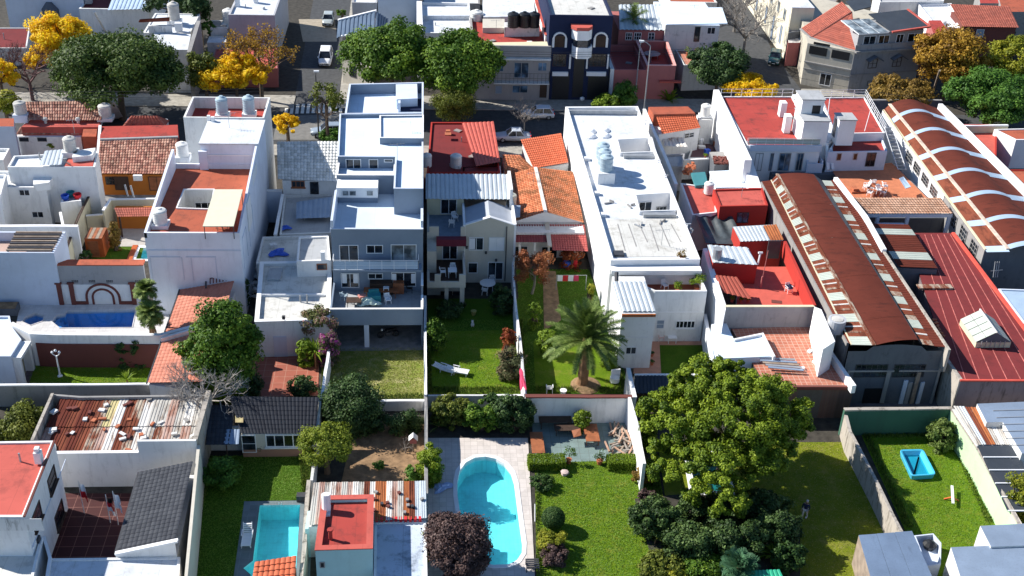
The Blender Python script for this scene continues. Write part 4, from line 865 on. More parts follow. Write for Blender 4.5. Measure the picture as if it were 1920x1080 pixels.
c_=W(914,542,.05);table((c_[0],c_[1],.04),'white oval garden table in the shade before the patio door',r=.75);chair((c_[0]-.3,c_[1]-.9,.04),3.0,'white garden chair in front of the shaded oval table',None,'white chairs at the shaded table');chair((c_[0]+.5,c_[1]+.9,.04),.1,'white garden chair behind the shaded oval table',None,'white chairs at the shaded table')
tk=tank(958,385,3.4,.55,1.1,plain('ivory_tank',(.6,.58,.46),.5),'ivory water tank between the beige gable and the tiled roof')
mk('lean_to_sheet',thick([W(948,384,4.2),W(976,385,4.2),W(975,406,3.9),W(952,411,3.9)],.06),zinc_sh,label='grey sheet awning projecting right of the beige gable',cat='awning')
# dark garden details
mk('flower_pot',lathe(W(888,590,.05),[(.18,0),(.27,.42),(.22,.42)],10),plain('mustard_pot',(.3,.27,.08),.7),label='mustard yellow pot on the dark lawn of the beige house',cat='flower pot')
b_=W(886,611,.05);rt=T('dog','small white dog sitting on the shaded lawn','dog',b_)
v,f=join(lathe((b_[0],b_[1],.05),[(.10,0),(.17,.08),(.15,.26),(.09,.4),(.085,.45)],10),lathe((b_[0]-.02,b_[1]-.03,.46),[(.07,0),(.11,.06),(.10,.15),(.04,.2)],10),tube((b_[0]-.02,b_[1]-.1,.54),(b_[0]-.03,b_[1]-.2,.52),.05,6,.03),*[tube((b_[0]+s*.08,b_[1]-.1,.3),(b_[0]+s*.08,b_[1]-.16,.05),.04,5)for s in(-1,1)],tube((b_[0],b_[1]+.15,.08),(b_[0]+.12,b_[1]+.32,.12),.03,5),*[tube((b_[0]+s*.06,b_[1]-.02,.62),(b_[0]+s*.09,b_[1],.7),.03,4,.01)for s in(-1,1)])
mk('body',(v,f),plain('white_fur',(.7,.68,.64),.9),rt,smooth=True)
for k,(x_,y_)in enumerate(((833,696),(858,700))):c_=W(x_,y_,.05);lounger((c_[0],c_[1],.05),[1.1,1.25][k],['white lounger closer to the wall on the sunny lawn','white lounger in full sun beside another on the lawn'][k],None,'white loungers on the middle lawn',12)
draped('fabric','pink cloth hung over the garden boundary wall','cloth',979,712,2.6,.4,2.6,pinkf,.1,0,3)
# ================================================================== LEFT SIDE (behind the blue pool)
ft=lambda px,py,z0,ty:zA(px,ty,yA(px,py,z0))
# white house with terracotta roof terrace
C_=T('white_corner_house','tall white house with terracotta roof terrace, light well and beige awning','house',(-21,100,0));zc=8.33
yc=91.7;xl,xr=xA(270,437,yc),xA(449,437,yc)
bk=XY(500,228,zc);blk_y=yA(430,316,zc-.5)
pc=[(xl,blk_y+.1),(xr,blk_y+.1),(xr,yc),(xl,yc)];qc=inset(pc,.2);zr=zc-.5
hw=[XY(346,357,zr),XY(400,357,zr),XY(394,393,zr),XY(333,391,zr)]
mk('wall',ring(pc,qc,0,zc,zr),lilac,C_);mk('terrace_floor',poly(qc,zr,[hw]),terra,C_)
v,f=prism(hw,zr-3.0,zr);mk('well_wall',(v,[x[::-1]for x in f[:-1]]),white2,C_);mk('well_floor',poly(hw,zr-2.95),greyp,C_)
mk('left_parapet',([(xl-.02,yc,zc),(xl-.02,yc,zr),(xl-.02,blk_y,zr),(xl-.02,blk_y,zc+1.5),(xl+.22,yc,zc),(xl+.22,yc,zr),(xl+.22,blk_y,zr),(xl+.22,blk_y,zc+1.5)],box(0,1,0,1,0,1)[1]),lilac,C_);mk('well_kerb',ring(inset(hw,-.12),inset(hw,.0),zr,zr+.12),clean,C_)
FH=Face(hw[0],hw[1])
FH=Face((hw[0][0],hw[0][1]-.02),(hw[1][0],hw[1][1]-.02));win(C_,FH,None,3,uz=(.8,2.6,zr-2.6,zr-1.2))
yf_,bx0,bx1=blk_y,XY(386,300,zr)[0],xr-.0
zb0=zA(430,271,blk_y)
pb=[XY(395,226,zb0),XY(506,229,zb0),(bx1,blk_y),(bx0,blk_y)];pb=[(bx0,pb[0][1]),(bx1,pb[0][1]),(bx1,blk_y),(bx0,blk_y)]
vb,fb=prism(pb,0,zb0);mk('upper_wall',(vb,fb[:-1]),lilac,C_);mk('upper_roof',prism(inset(pb,-.12),zb0,zb0+.15,True),wroof,C_)
mk('string_course',Face((bx0,blk_y),(bx1,blk_y)).slab(0,bx1-bx0,zA(430,291,blk_y)-.06,zA(430,291,blk_y)+.06,0,.08),clean,C_)
mk('pier',box(bx0-.2,bx0+.6,blk_y-.35,blk_y-.01,zr,zb0-.6),lilac,C_)
yk0,yk1=pb[0][1]+.05,pb[0][1]+9
pk=[XY(362,181,zb0+.3),XY(512,183,zb0+.3),XY(508,224,zb0+.3),XY(340,228,zb0+.3)];xk=min(pk[0][0],pk[3][0])
pk=[(xk,pk[0][1]),(bx1,pk[0][1]),(bx1,yk0),(xk,yk0)];qk=inset(pk,.2)
mk('rear_wall',ring(pk,qk,0,zb0+.3,zb0-.9),white2,C_);mk('rear_terrace',poly(qk,zb0-.9),rroof,C_)
mk('parapet_slope',([(xr+.0,blk_y,zb0),(xr+.0,yc,zc),(xr-.2,yc,zc),(xr-.2,blk_y,zb0),(xr,blk_y,zc),(xr-.2,blk_y,zc)],[(0,1,2,3),(1,0,4),(3,2,5)]),lilac,C_)
mks('side_buttress',[box(xr-.22,xr+.12,96.3,98.4,6.0,zc+.55),box(xr-.25,xr+.05,101,104,zc,zc+1.1)],white,C_)
FR_=Face((xr,yc),(xr,blk_y));FF=Face((xl,yc),(xr,yc))
mk('moulding',join(FF.slab(0,xr-xl,6.55,6.66,0,.05),*[FF.slab(u,u+.07,3.6,5.9,0,.05)for u in(.2,2.9,3.7,5.8)],*[FF.slab(u,u+2.6,5.9,5.98,0,.05)for u in(.2,3.3)]),bluew,C_)
mk('moulding',join(*[FR_.slab(u,u+.08,4.2,7.2,0,.05)for u in(.9,3.3,5.0,7.6)],*[FR_.slab(u,u+2.4,7.2,7.28,0,.05)for u in(.9,5.1)]),bluew,C_)
aw=[W(402,355,zr+1.7),W(455,355,zr+1.7),W(438,424,zr+1.35),W(380,424,zr+1.35)]
A_=T('awning','beige flat awning standing on posts over the terracotta roof terrace','awning',(aw[0][0],aw[0][1],zr));mk('canopy',thick(aw,.07),awn,A_);[mk('post',tube((p_[0],p_[1],zr),(p_[0],p_[1],p_[2]-.07),.04,5),metald,A_)for p_ in[lerp(aw[0],aw[2],.03),lerp(aw[1],aw[3],.03),lerp(aw[2],aw[0],.03),lerp(aw[3],aw[1],.03)]]
for k,(x_,y_)in enumerate(((412,434),(424,432))):chair(W(x_,y_-4,zr),2+k,['dark folded chair under the beige awning, nearer the well','dark folded chair under the beige awning, nearer the outer wall'][k],metald,'chairs under the beige awning')
tank(302,424,zr,.62,1.15,tank_w,'ivory water tank at the front left corner of the terracotta terrace',stand=.35)
tank(344,300,zr,.60,1.15,tank_w,'ivory water tank left of the white block on the terracotta terrace',stand=.5)
for k,(x_,y_)in enumerate(((418,221),(468,219))):tank(x_,y_,zb0-.85,.6,1.5,tank_b,['blue-grey water tank on the rear red terrace, left of two','blue-grey water tank on the rear red terrace, right of two'][k],stand=.5,smat=clean)
cx_=W(392,228,zb0);mk('chimney',join(*[obox((cx_[0]+.45*i,cx_[1]-.3*i,zb0-.85),.3,.3,1.5)for i in range(2)]),clean,C_)
# orange house with the big brown tile roof + its courtyard
yo=yA(250,366,0);zo=zA(250,327,yo)
O_=T('orange_house','orange-walled house under a large brown tiled roof','house',(-31,yo,0))
xo0,xo1=xA(184,345,yo),xA(326,345,yo)
mk('wall',box(xo0,xo1,yo,yo+8,0,zo-.05),orange,O_);a_,b_=W(188,263,zo+1.5),W(334,258,zo+1.5)
tiled('roof',(a_,b_,W(327,327,zo),W(181,326,zo)),tile_br,O_,.28,.42)
mk('flat_roof',prism([XY(189,237,zo+1.4),XY(333,234,zo+1.4),XY(335,262,zo+1.4),XY(187,264,zo+1.4)],0,zo+1.4),rroof,O_)
mk('ridge',beam((a_[0],a_[1],a_[2]+.05),(b_[0],b_[1],b_[2]+.05),.3,.25),grey,O_);mk('verge',beam(lerp(W(188,237,zo+1.5),a_,0),(W(181,328,zo+.1)),.3,.35),clean,O_)
FO=Face((xo0,yo),(xo1,yo));win(O_,FO,(199,331,216,346),3,2,frame='brown');win(O_,FO,(217,331,240,356),1,kind='door',pane='shut_dark',frame='brown');win(O_,FO,(281,331,308,357),2,pane='shut_wood',kind='door',frame='brown')
u,z=FO.hit(259,332);mk('air_conditioner',FO.slab(u-.45,u+.45,z-.3,z+.3,0,.3),plw,O_)
wall('cream wall with a dark brown top running down beside the brick barbecue courtyard',[(185,330),(148,405),(108,508)],2.9,.18,cream,dwood)
wall('cream stepped wall between the grey yard and the small lawn courtyard',[(161,404),(193,402)],2.0,.18,cream,clean);wall('cream parapet wall behind the barbecue roof',[(193,395),(207,374),(296,372)],2.7,.18,cream,clean)
S_=T('timber_shed','orange timber shed with a brown plank roof in the courtyard','shed',W(185,480));zs=2.1
ps=[XY(166,436,zs),XY(199,432,zs),XY(192,446,zs),XY(156,447,zs)];ps=[(ps[3][0]+.1,ps[3][1]+2.2),(ps[2][0],ps[3][1]+2.2),(ps[2][0],ps[3][1]),(ps[3][0]+.1,ps[3][1])]
v,f=prism(ps,0,zs-.06);mk('wall',(v,f[:-1]),owood,S_)
for k in range(5):t0,t1=k/5,(k+1)/5-.02;mk('roof_board',prism([lerp(ps[0],ps[1],t0),lerp(ps[0],ps[1],t1),lerp(ps[3],ps[2],t1),lerp(ps[3],ps[2],t0)],zs-.05,zs),wood2 if k%2 else wood,S_)
mk('door',Face(ps[3],ps[2]).slab(.25,1.2,.05,1.8,0,.05),wood,S_)
Q_=T('barbecue_shelter','open brick barbecue shelter with a red tile roof in the courtyard','shelter',W(250,425));zq=2.3
tiled('roof',(W(214,390,zq+.4),W(292,389,zq+.4),W(290,406,zq),W(221,407,zq)),tile_rd,Q_,.24,.34,.04,.03);yq=W(221,407,0)[1]
mk('back_wall',box(XY(216,392,zq)[0],XY(290,392,zq)[0],XY(216,392,zq)[1]+.1,XY(216,392,zq)[1]+.3,0,zq+.2),orange,Q_);mk('counter',box(XY(225,420,1)[0],XY(272,420,1)[0],yA(240,426,0),yA(240,426,0)+.9,0,1.05),redw,Q_)
for x_ in(223,288):b_=XY(x_,408,zq);mk('post',box(b_[0]-.08,b_[0]+.08,b_[1]+.1,b_[1]+.26,0,zq-.05),dwood,Q_)
mk('chimney',join(*[tube(W(a,b,3.0),W(a-6,b-22,4.2),.1,7)for a,b in((240,368),(251,370))]),metalg,Q_)
mk('edging',box(*[q for q in(XY(246,470)[0],XY(256,470)[0])],XY(240,492)[1],XY(250,462)[1],0,.18),owood,label='orange timber edging along the tiny turquoise pool',cat='edging')
# arch wall behind the blue pool, with the terracotta top
ya_=93.5;xa0,xa1=xA(105,530,ya_),xA(273,530,ya_);zt_=4.0
A_=T('arch_wall','grey and white wall with brown pilasters and an arch behind the blue pool','wall',((xa0+xa1)/2,ya_,0));mk('wall',box(xa0,xa1,ya_,ya_+.3,0,zt_),grey,A_)
mk('coping',prism([XY(128,488,zt_),XY(273,488,zt_),(xa1,ya_),(xa0,ya_)],zt_+.004,zt_+.09,True),terra,A_);FA=Face((xa0,ya_),(xa1,ya_))
zl=zA(180,533,ya_);u0,u1=FA.hit(110,560)[0],FA.hit(272,560)[0];mk('white_panel',FA.slab(u0,u1,0,zl,0,.06),white,A_)
for a in(114,137,251):u=FA.hit(a,555)[0];mk('pilaster',FA.slab(u-.18,u+.2,0,zl+.12,.06,.22),dkred,A_)
mk('pilaster_cap',join(*[FA.slab(FA.hit(a,555)[0]-.28,FA.hit(a,555)[0]+.3,zl+.121,zl+.26,.06,.28)for a in(114,137,251)]),dkred,A_)
uc,zc_=FA.hit(196,571)[0],.75
for r1,r0 in((1.55,1.35),(1.0,.82)):
 v,f=[],[]
 for i in range(15):
  a=math.pi*i/14
  for r_,o_ in((r1,.14),(r0,.14),(r0,.06),(r1,.06)):v.append(FA.p(uc+r_*math.cos(a),zc_+r_*math.sin(a)*.95,o_))
 f=[(i*4+j,i*4+(j+1)%4,(i+1)*4+(j+1)%4,(i+1)*4+j)for i in range(14)for j in range(4)]
 mk('arch_band',join((v,f),FA.slab(uc-r1,uc-r0,0,zc_,.06,.14),FA.slab(uc+r0,uc+r1,0,zc_,.06,.14)),dkred,A_)
mk('base_band',join(FA.slab(FA.hit(139,560)[0],uc-1.56,0,.35,.06,.16),FA.slab(uc+1.56,FA.hit(250,560)[0],0,.35,.06,.16)),dkred,A_)
for a in(141,173,206,260):u,z=FA.hit(a,527);mk('vent',join(*[FA.slab(u-.3+.15*i,u-.2+.15*i,z-.12+.13*j,z-.04+.13*j,0,.03)for i in range(4)for j in range(2)]),metald,A_)
# blue-white building with pergola (left edge)
yb_=93.3;zb_=zA(60,474,yb_);xb1=xA(101,474,yb_);bb=B(T('white_annex','tall blue-white windowless annex with a slatted pergola on its roof terrace','building',(-36,96,0)),None,zb_,0,bluew,membrane('salmon_floor',(.5,.36,.3),(.3,.22,.2),.3,2),.9,.2,xy=[(-52,yA(60,434,zb_)),(xb1,yA(60,434,zb_)),(xb1,yb_),(-52,yb_)])
G_=T('pergola','pergola of dark and pale slats above the blue-white annex','pergola',(-38,96,zb_-.9),)
for k in range(9):
 y=yA(60,469-4.1*k,zb_+.1);s_=3.2*(8-k)/8
 mk('slat',beam((xA(12+16*k/8,469-4.1*k,y)if 0 else XY(12+2.2*k,469-4.1*k,zb_+.1)[0],y,zb_+.12),(XY(97+2.4*k,469-4.1*k,zb_+.1)[0],y,zb_+.12),.16,.14),wood2 if k%2==0 else metald,G_)
for a,b in((14,468),(28,438),(97,468),(114,438)):q=XY(a,b,zb_);mk('post',box(q[0]-.06,q[0]+.06,q[1]-.06,q[1]+.06,zb_-.9,zb_+.05),dwood,G_)
wall('long white parapet wall behind the slatted pergola',[(-20,424),(146,424)],4.0,.35,white,clean)
# house with black tank
yh=yA(50,428,0);zh=zA(50,352,yh)
bb=bl('white_backyard_house','white two-storey back house with a black water tank on its roof','house',[(-60,320),(100,320),(86,351),(-60,351)],zh,white,wroof,par=.3)
Fh=bb.front();win(bb.root,Fh,(37,355,55,367),2);win(bb.root,Fh,(61,396,81,408),2);tank(73,331,zh-.3,.5,1.1,tank_k,'black water tank on the white back house',stand=.3)
mk('roof_room',prism([XY(60,322,zh+1.2),XY(98,318,zh+1.2),XY(90,330,zh+1.2),XY(60,334,zh+1.2)],zh-.3,zh+.5),white,bb.root)
bb=bl('white_side_house','white house corner at the left edge with a dark window','house',[(-60,326),(12,327),(0,370),(-60,372)],5.5,white,wroof,par=.3);win(bb.root,bb.right(),(0,392,6,365),1)
# middle-left white walls behind the ledge
yw=yA(140,420,0);zw=zA(140,314,yw);zw=min(zw,6.2)
bb=bl('white_rear_house','white house with a pale sheet roof between the black tank and the brown tiled roof','house',[(26,292),(184,284),(178,313),(14,313)],zw,white,wroof,par=.25)
ribbed('sheet_roof',(W(84,283,zw+.5),W(122,280,zw+.5),W(116,309,zw+.2),W(74,310,zw+.2)),zinc,bb.root,.4,.04)
mk('red_roof_patch',prism([XY(128,296,zw),XY(178,292,zw),XY(174,312,zw),XY(120,312,zw)],zw-.24,zw+.03),rroof2,bb.root);mk('white_slab',prism([XY(136,276,zw+1),XY(178,270,zw+1),XY(172,284,zw+1),XY(134,288,zw+1)],zw-.2,zw+.6),white,bb.root)
tank(134,292,zw+.0,.62,1.25,tank_f,'faceted grey-white water tank above the red roof patch',stand=.6)
mk('pipe',join(tube(W(110,296,zw+.3),W(132,308,zw+.3),.05,5),tube(W(137,312,zw),W(146,372,2),.06,5)),metald,bb.root)
L2=bl('washing_ledge','low white outbuilding with washing and blue tubs on its flat top','outbuilding',[(118,366),(150,362),(152,376),(113,380)],3.4,white,groof,par=.15)
for k,(x_,y_,m_,c_)in enumerate(((123,374,bluep,'blue'),(133,368,tealp,'teal'),(146,372,redp,'red'))):mk('tub',lathe(W(x_,y_,3.25),[(.3,0),(.42,.5),(.36,.5),(.28,.1)],12),m_,label=c_+' tub on the flat top of the low white outbuilding',cat='tub',group=None)
wall('dirty white low wall dropping from the tub ledge',[(113,398),(118,422)],3.0,.2,white2,clean)
# upper-left tile roofs
yu=yA(70,292,0);zu=zA(70,256,yu)
U_=T('brown_tiled_house','long brown tiled house with a red flat strip and white back wall','house',(-40,yu+4,0));xu0,xu1=xA(28,260,yu),xA(152,260,yu)
mk('wall',box(xu0,xu1,yu,yu+10,0,zu-.03),white,U_);FUu=Face((xu0,yu),(xu1,yu));win(U_,FUu,(37,258,53,265),1,frame='dark');win(U_,FUu,(71,258,87,265),1,frame='dark')
tiled('lower_roof',(W(38,238,zu+.9),W(158,235,zu+.9),W(154,252,zu+.1),W(30,252,zu+.1)),tile_br,U_,.3,.42)
mk('flat_strip',prism([XY(54,225,zu+1.0),XY(188,225,zu+1.0),XY(186,238,zu+1.0),XY(40,238,zu+1.0)],0,zu+1.0),rroof2,U_)
tiled('upper_roof',(W(48,191,zu+2.6),W(200,189,zu+2.6),W(190,226,zu+1.3),W(54,226,zu+1.3)),tile_br,U_,.3,.42);mk('gable_wall',([W(200,189,zu+2.6),W(190,226,zu+1.3),W(190,226,0),W(232,222,0),W(215,192,zu+2.6)],[(0,1,2,3,4)]),white,U_)
mk('orange_roof',prism([XY(158,232,zu+.8),XY(184,231,zu+.8),XY(180,256,zu+.8),XY(154,256,zu+.8)],0,zu+.8),terra,U_)
mk('roof_vent',join(*[lathe(W(a,231,zu+1.0),[(.15,0),(.18,.35),(.3,.4),(.22,.65),(.05,.72)],10)for a in(86,147)]),tank_f,U_)
tank(42,226,zu+1.0,.68,1.2,tank_f,'fibre-cement water tank at the left end of the brown tiled roof',stand=.9,smat=bluew);tank(199,224,zu+1.0,.72,1.25,tank_f,'fibre-cement water tank at the right end of the brown tiled roof',stand=.4)
bb=bl('grey_side_building','grey-blue building with an orange roof at the left edge','building',[(-60,222),(26,222),(26,237),(-60,237)],4.6,bluew,terra,par=0)
tiled('hip_roof',(W(246,217,4.6),W(296,217,4.6),W(310,236,3.6),W(230,236,3.6)),tile_rd,T('hipped_house','small house with a dull red hipped roof behind the brown tiled roof','house',W(270,240)),.28,.4)
mk('roof_end',([W(296,217,4.6),W(310,236,3.6),W(318,226,3.6)],[(0,1,2)]),tile_rd,S.objects['hipped_house'],uvs=[(0,0),(1,0),(1,1)]);mk('wall',prism([XY(232,234,3.6),XY(308,234,3.6),XY(315,222,3.6),XY(240,220,3.6)],0,3.55),white2,S.objects['hipped_house'])
bb=bl('grey_balcony_block','white walled block with steps at the far left','building',[(-60,278),(18,278),(6,300),(-60,300)],4.2,white,white2,par=.3)
# ---- alley + white/grey building between the corner house and the blue house
yg=yA(570,367,3.1);zg_=zA(570,338,yg)
G2=T('grey_tiled_house','low white house with a grey-white tiled roof beside the blue house','house',(-12,yg+3,0));x0,x1=xA(530,350,yg),BX0-.05
mk('wall',box(x0,x1,yg,yg+9,0,zg_-.05),white,G2);tiled('roof',(W(519,266,zg_+1.9),(x1,W(630,265,zg_+1.9)[1],zg_+1.9),(x1,yg-.4,zg_),W(521,337,zg_)),tile_gy,G2,.34,.42,.07,.06)
Fg=Face((x0,yg),(x1,yg));win(G2,Fg,(547,339,571,351),3,frame='wood',sill=True);win(G2,Fg,(582,341,597,364),1,kind='door',frame='dark')
bb=bl('grey_patio_block','low grey-roofed block with a sheet awning behind the white worn roof','building',[(533,366),(626,362),(621,436),(524,440)],3.3,white2,groof,par=.25)
ribbed('sheet_roof',(W(556,379,3.9),W(622,369,3.9),W(619,408,3.6),W(555,410,3.6)),zinc_sh,bb.root,.5,.03);mk('front_panel',join(*[Face(XY(556,441,3.2),XY(617,441,3.2)).slab(i*1.0,i*1.0+.95,2.3,3.15,0,.04)for i in range(3)]),white2,bb.root)
wb=bl('white_worn_house','white house with worn flat roofs stepping down beside the blue house','house',[(492,444),(614,440),(622,490),(480,494)],3.3,white2,wroof2,par=.3)
rt=bl('white_roof_room','pale roof room with a chimney on the white worn house','roof room',[(560,444),(616,442),(620,488),(556,490)],5.0,white,groof,z0=3.0,par=.15)
win(rt.root,rt.front(),(594,494,613,506),1,frame='wood');mk('chimney',obox(W(606,488,5.0),.35,.35,.9),clean,rt.root)
w2=bl('white_front_roof','bright white flat roof block above the brick patio','building',[(488,492),(622,490),(618,600),(478,604)],3.6,white,wroof2,par=.22,w=.3,cop=clean);mk('roof_step',box(XY(482,556,3.4)[0],XY(612,556,3.4)[0],XY(500,556,3.4)[1],XY(500,556,3.4)[1]+.15,3.38,3.62),clean,w2.root)
mk('door',w2.front().slab(1.4,2.5,.05,2.1,0,.05),bluew,w2.root);mk('roof_lamp',join(tube(W(532,600,3.6),W(532,596,4.0),.03,4),obox(W(532,598,3.9),.25,.2,.3)),metald,w2.root)
for k,(x_,y_,s_)in enumerate(((536,428,.9),(521,475,1.5))):draped('tarpaulin',['blue tub heaped with white cloth on the grey patio block','crumpled blue tarpaulin on the worn white roof'][k],'tarpaulin',x_,y_,3.15 if k==0 else 3.05,s_,s_*.9,bluep,.35,.3,k+3)
mk('skylight',box(XY(504,516,3.4)[0],XY(528,516,3.4)[0],XY(510,527,3.4)[1],XY(510,506,3.4)[1],3.38,3.6),groof,w2.root)
wall('blue-white alley wall with an arched gateway',[(489,357),(529,357)],3.6,.3,bluew,clean);wall('white wall along the right side of the narrow alley',[(530,365),(516,440)],3.5,.25,white2,clean)
rub=[];
for i in range(70):q=W(random.uniform(470,494),random.uniform(470,560),.0);rub.append(obox((q[0],q[1],random.uniform(0,.9)),random.uniform(.2,.6),random.uniform(.2,.5),random.uniform(.1,.4),random.random()*3))
mk('rubble',join(*rub),white3,kind='stuff',label='pile of pale rubble and junk in the narrow alley',cat='rubble')
# long terracotta tiled roof beside the pool garden
Tt=T('salmon_tiled_wing','long low wing with a salmon tiled roof crossed by a white wall','building',W(340,640));e1,e2=2.6,3.5
tiled('roof',(W(342,531,e1),W(446,505,e2),W(380,716,e2),W(276,718,e1)),tile_sal,Tt,.36,.5,.03,.02);mk('crossing_wall',prism(ribbon([XY(300,626,3.4),XY(358,611,3.8),XY(420,597,3.9)],.25),2.4,[3.0,3.5,3.9,3.9,3.5,3.0]),white,Tt)
mk('wall',prism([XY(346,529,e1),XY(446,505,e2),XY(380,716,e2),XY(279,718,e1)],0,2.45),white,Tt)
mk('gutter',join(beam(W(341,531,e1),W(275,719,e1),.12,.1)),metald,Tt)
mk('flue',tube(W(386,540,3.2),W(386,519,3.6),.08,6),metald,Tt)
mk('balustrade',join(*[tube(W(394+6*i,532-i,e2),W(394+6*i,522-i,e2+.3),.05,4)for i in range(8)],tube(W(394,522,e2+.3),W(440,515,e2+.3),.05,4)),dkred,Tt)
# pool garden front wall
y0=yA(200,686,0);zp_=zA(200,626,y0)
Wf=T('pool_wall','white-topped wall between the blue pool terrace and the shaded left lawn','wall',(-27,y0,0));pts=[XY(21,605,zp_+0),XY(58,624,zp_),XY(107,626,zp_),XY(300,627,zp_),XY(358,612,zp_)]
mk('wall',prism(ribbon(pts,.35),0,zp_),white,Wf);mk('brick_face',prism(ribbon([(pts[k][0]+(.3 if k==1 else 0),pts[k][1]-.22)for k in(1,2,3)],.1),0,zp_-.85),dkred,Wf)
c_=T('white_garden_house','white garden house with an arched doorway at the left edge','house',W(20,690));zz=3.0
pp=[XY(-40,592,zz),XY(18,592,zz),XY(22,612,zz),XY(40,636,zz),XY(20,668,zz),XY(-40,668,zz)];mk('wall',ring(pp,inset(pp,.15),0,zz,zz-.2),bluew,c_);mk('roof',poly(inset(pp,.15),zz-.2),broof,c_)
fd=Face(XY(20,668,zz),XY(40,636,zz));mk('doorway',fd.slab(.8,2.0,.05,2.2,0,.05),khaki,c_);mk('porch',join(fd.slab(2.2,2.6,0,2.5,0,.6),fd.slab(.2,.5,0,2.5,0,.6),fd.slab(.2,2.6,2.5,2.75,0,.7)),white,c_);mk('globe_lamp',lathe(W(20,656,2.4),[(.05,0),(.2,.12),(.2,.28),(.05,.4)],10),plw,c_)
wall('long dark stained wall with a white top in front of the shaded left lawn',[(-30,722),(300,720),(376,712)],2.05,.18,conc,clean,cat='wall')
# garden lamp
b_=W(113,706);rt=T('garden_lamp','white ornamental lamp post on the shaded left lawn','lamp post',b_);mk('post',lathe(b_,[(.22,0),(.2,.12),(.1,.2),(.075,.5),(.06,2.0),(.1,2.06)],10),plw,rt);mk('arm',join(*[tube((b_[0],b_[1],2.0),(b_[0]+s*.28,b_[1],2.25),.035,5)for s in(-1,1)]),plw,rt)
for s,zq in((-1,2.28),(1,2.28),(0,2.45)):mk('globe',lathe((b_[0]+s*.28,b_[1],zq),[(.03,0),(.11,.07),(.12,.15),(.04,.25)],8),plw,rt)
# ================================================================== orange tiled house, palm garden side
zr=3.0
O2=T('orange_tiled_house','low house with weathered orange tiled gable roofs above the palm garden','house',W(1030,440));e,rg=2.9,4.3
rA,rB=W(1004,314,rg),W(1023,398,rg)
tiled('roof',(rA,W(1074,322,e),W(1095,419,e),rB),tile_mo,O2,.26,.38,.05,.04);tiled('roof',(W(944,330,e),rA,rB,W(957,419,e)),tile_or,O2,.26,.38,.05,.04)
mk('ridge_cap',beam(rA,rB,.35,.14),whit_s,O2);fr=[W(958,419,e),rB,W(1094,419,e)]
mk('gable',([(fr[0][0],fr[0][1]+.3,fr[0][2]-.05),(fr[2][0],fr[2][1]+.3,fr[2][2]-.05),(rB[0],rB[1]+.3,rB[2]-.1)],[(0,1,2)]),clean,O2);g_=Face((fr[0][0],fr[0][1]+.3),(fr[2][0],fr[2][1]+.3));mk('gable_vent',g_.slab(*[k for k in(3.2,3.6)],3.35,3.7,0,.04),metald,O2)
yv=yA(1020,492,0);mk('wall',box(fr[0][0],fr[2][0]-.1,yv+1,yv+12,0,e-.1),white2,O2)
tiled('veranda_roof',(W(957,421,e-.1),W(1024,421,e-.1),W(1029,455,2.3),W(961,455,2.3)),plain('wine_tile',(.20,.035,.04),.7),O2,.26,.36,.04,.03);tiled('veranda_roof',(W(1030,421,e-.1),W(1096,421,e-.1),W(1103,472,2.2),W(1036,470,2.2)),plain('red_tile_roof',(.36,.07,.06),.7),O2,.26,.36,.04,.03)
mk('veranda_beam',beam(W(1025,419,e),W(1031,462,2.3),.4,.2),beige,O2);Fv=Face((fr[0][0],yv+.98),(fr[2][0]-.1,yv+.98));win(O2,Fv,(963,461,990,480),2);win(O2,Fv,(1014,462,1046,484),2)
for x_ in(975,1003,1030):q=XY(x_,456,2.3);mk('post',box(q[0]-.09,q[0]+.09,q[1]-.0,q[1]+.18,0,2.25),white2,O2)
O3=T('orange_wing','orange tiled wing close to the street beside the long white building','house',W(1015,300));tiled('roof',(W(976,262,4.2),W(1052,250,4.2),W(1066,305,3.0),W(1000,316,3.0)),tile_or2,O3,.26,.38,.05,.04)
mk('wall',prism([XY(980,264,3.0),XY(1052,252,3.0),XY(1066,306,3.0),XY(1002,314,3.0)],0,2.9),white2,O3);tiled('side_roof',(W(942,290,3.6),W(975,291,3.6),W(1003,318,2.9),W(946,332,2.9)),tile_or,O3,.26,.38,.05,.04);mk('side_wall',prism([XY(942,290,3),XY(975,291,3),XY(1003,316,3),XY(946,330,3)],0,2.85),white2,O3)
# red metal/tile roof house behind beige house
R3=bl('maroon_roof_house','house with a shadowed maroon terrace and ribbed red roof','house',[(808,229),(925,229),(938,322),(800,324)],3.6,redw,maroon,par=.2)
ribbed('red_ribbed_roof',(W(866,231,4.6),W(926,228,4.6),W(938,304,3.9),W(893,312,3.9)),tile_rd if 0 else plain('red_sheet',(.50,.10,.07),.6,var=.15),R3.root,.45,.06,skirt=0);mk('gable',([W(866,231,4.6),W(926,228,4.6),W(926,228,3.4),W(866,231,3.4),W(893,312,3.9),W(938,304,3.9),W(938,304,3.4),W(893,312,3.4)],[(0,1,2,3),(4,7,6,5),(0,3,7,4),(1,5,6,2)]),redw,R3.root)
tank(800,311,3.4,.55,1.2,tank_w,'pale water tank against the blue house wall',);tank(855,312,3.4,.62,1.2,tank_w,'pale water tank standing clear on the maroon terrace')
mk('roof_lantern',join(obox(W(840,252,3.4),.5,.5,.5),obox(W(840,252,3.95),.7,.7,.1)),terrp,R3.root);R4=bl('small_white_block','small white block with a red panel behind the ribbed zinc roof','building',[(868,313),(938,311),(940,330),(868,332)],3.4,clean,wroof,par=.2);mk('red_panel',prism([XY(906,315,3.5),XY(930,315,3.5),XY(930,328,3.5),XY(908,328,3.5)],3.2,3.3),rroof2,R4.root)
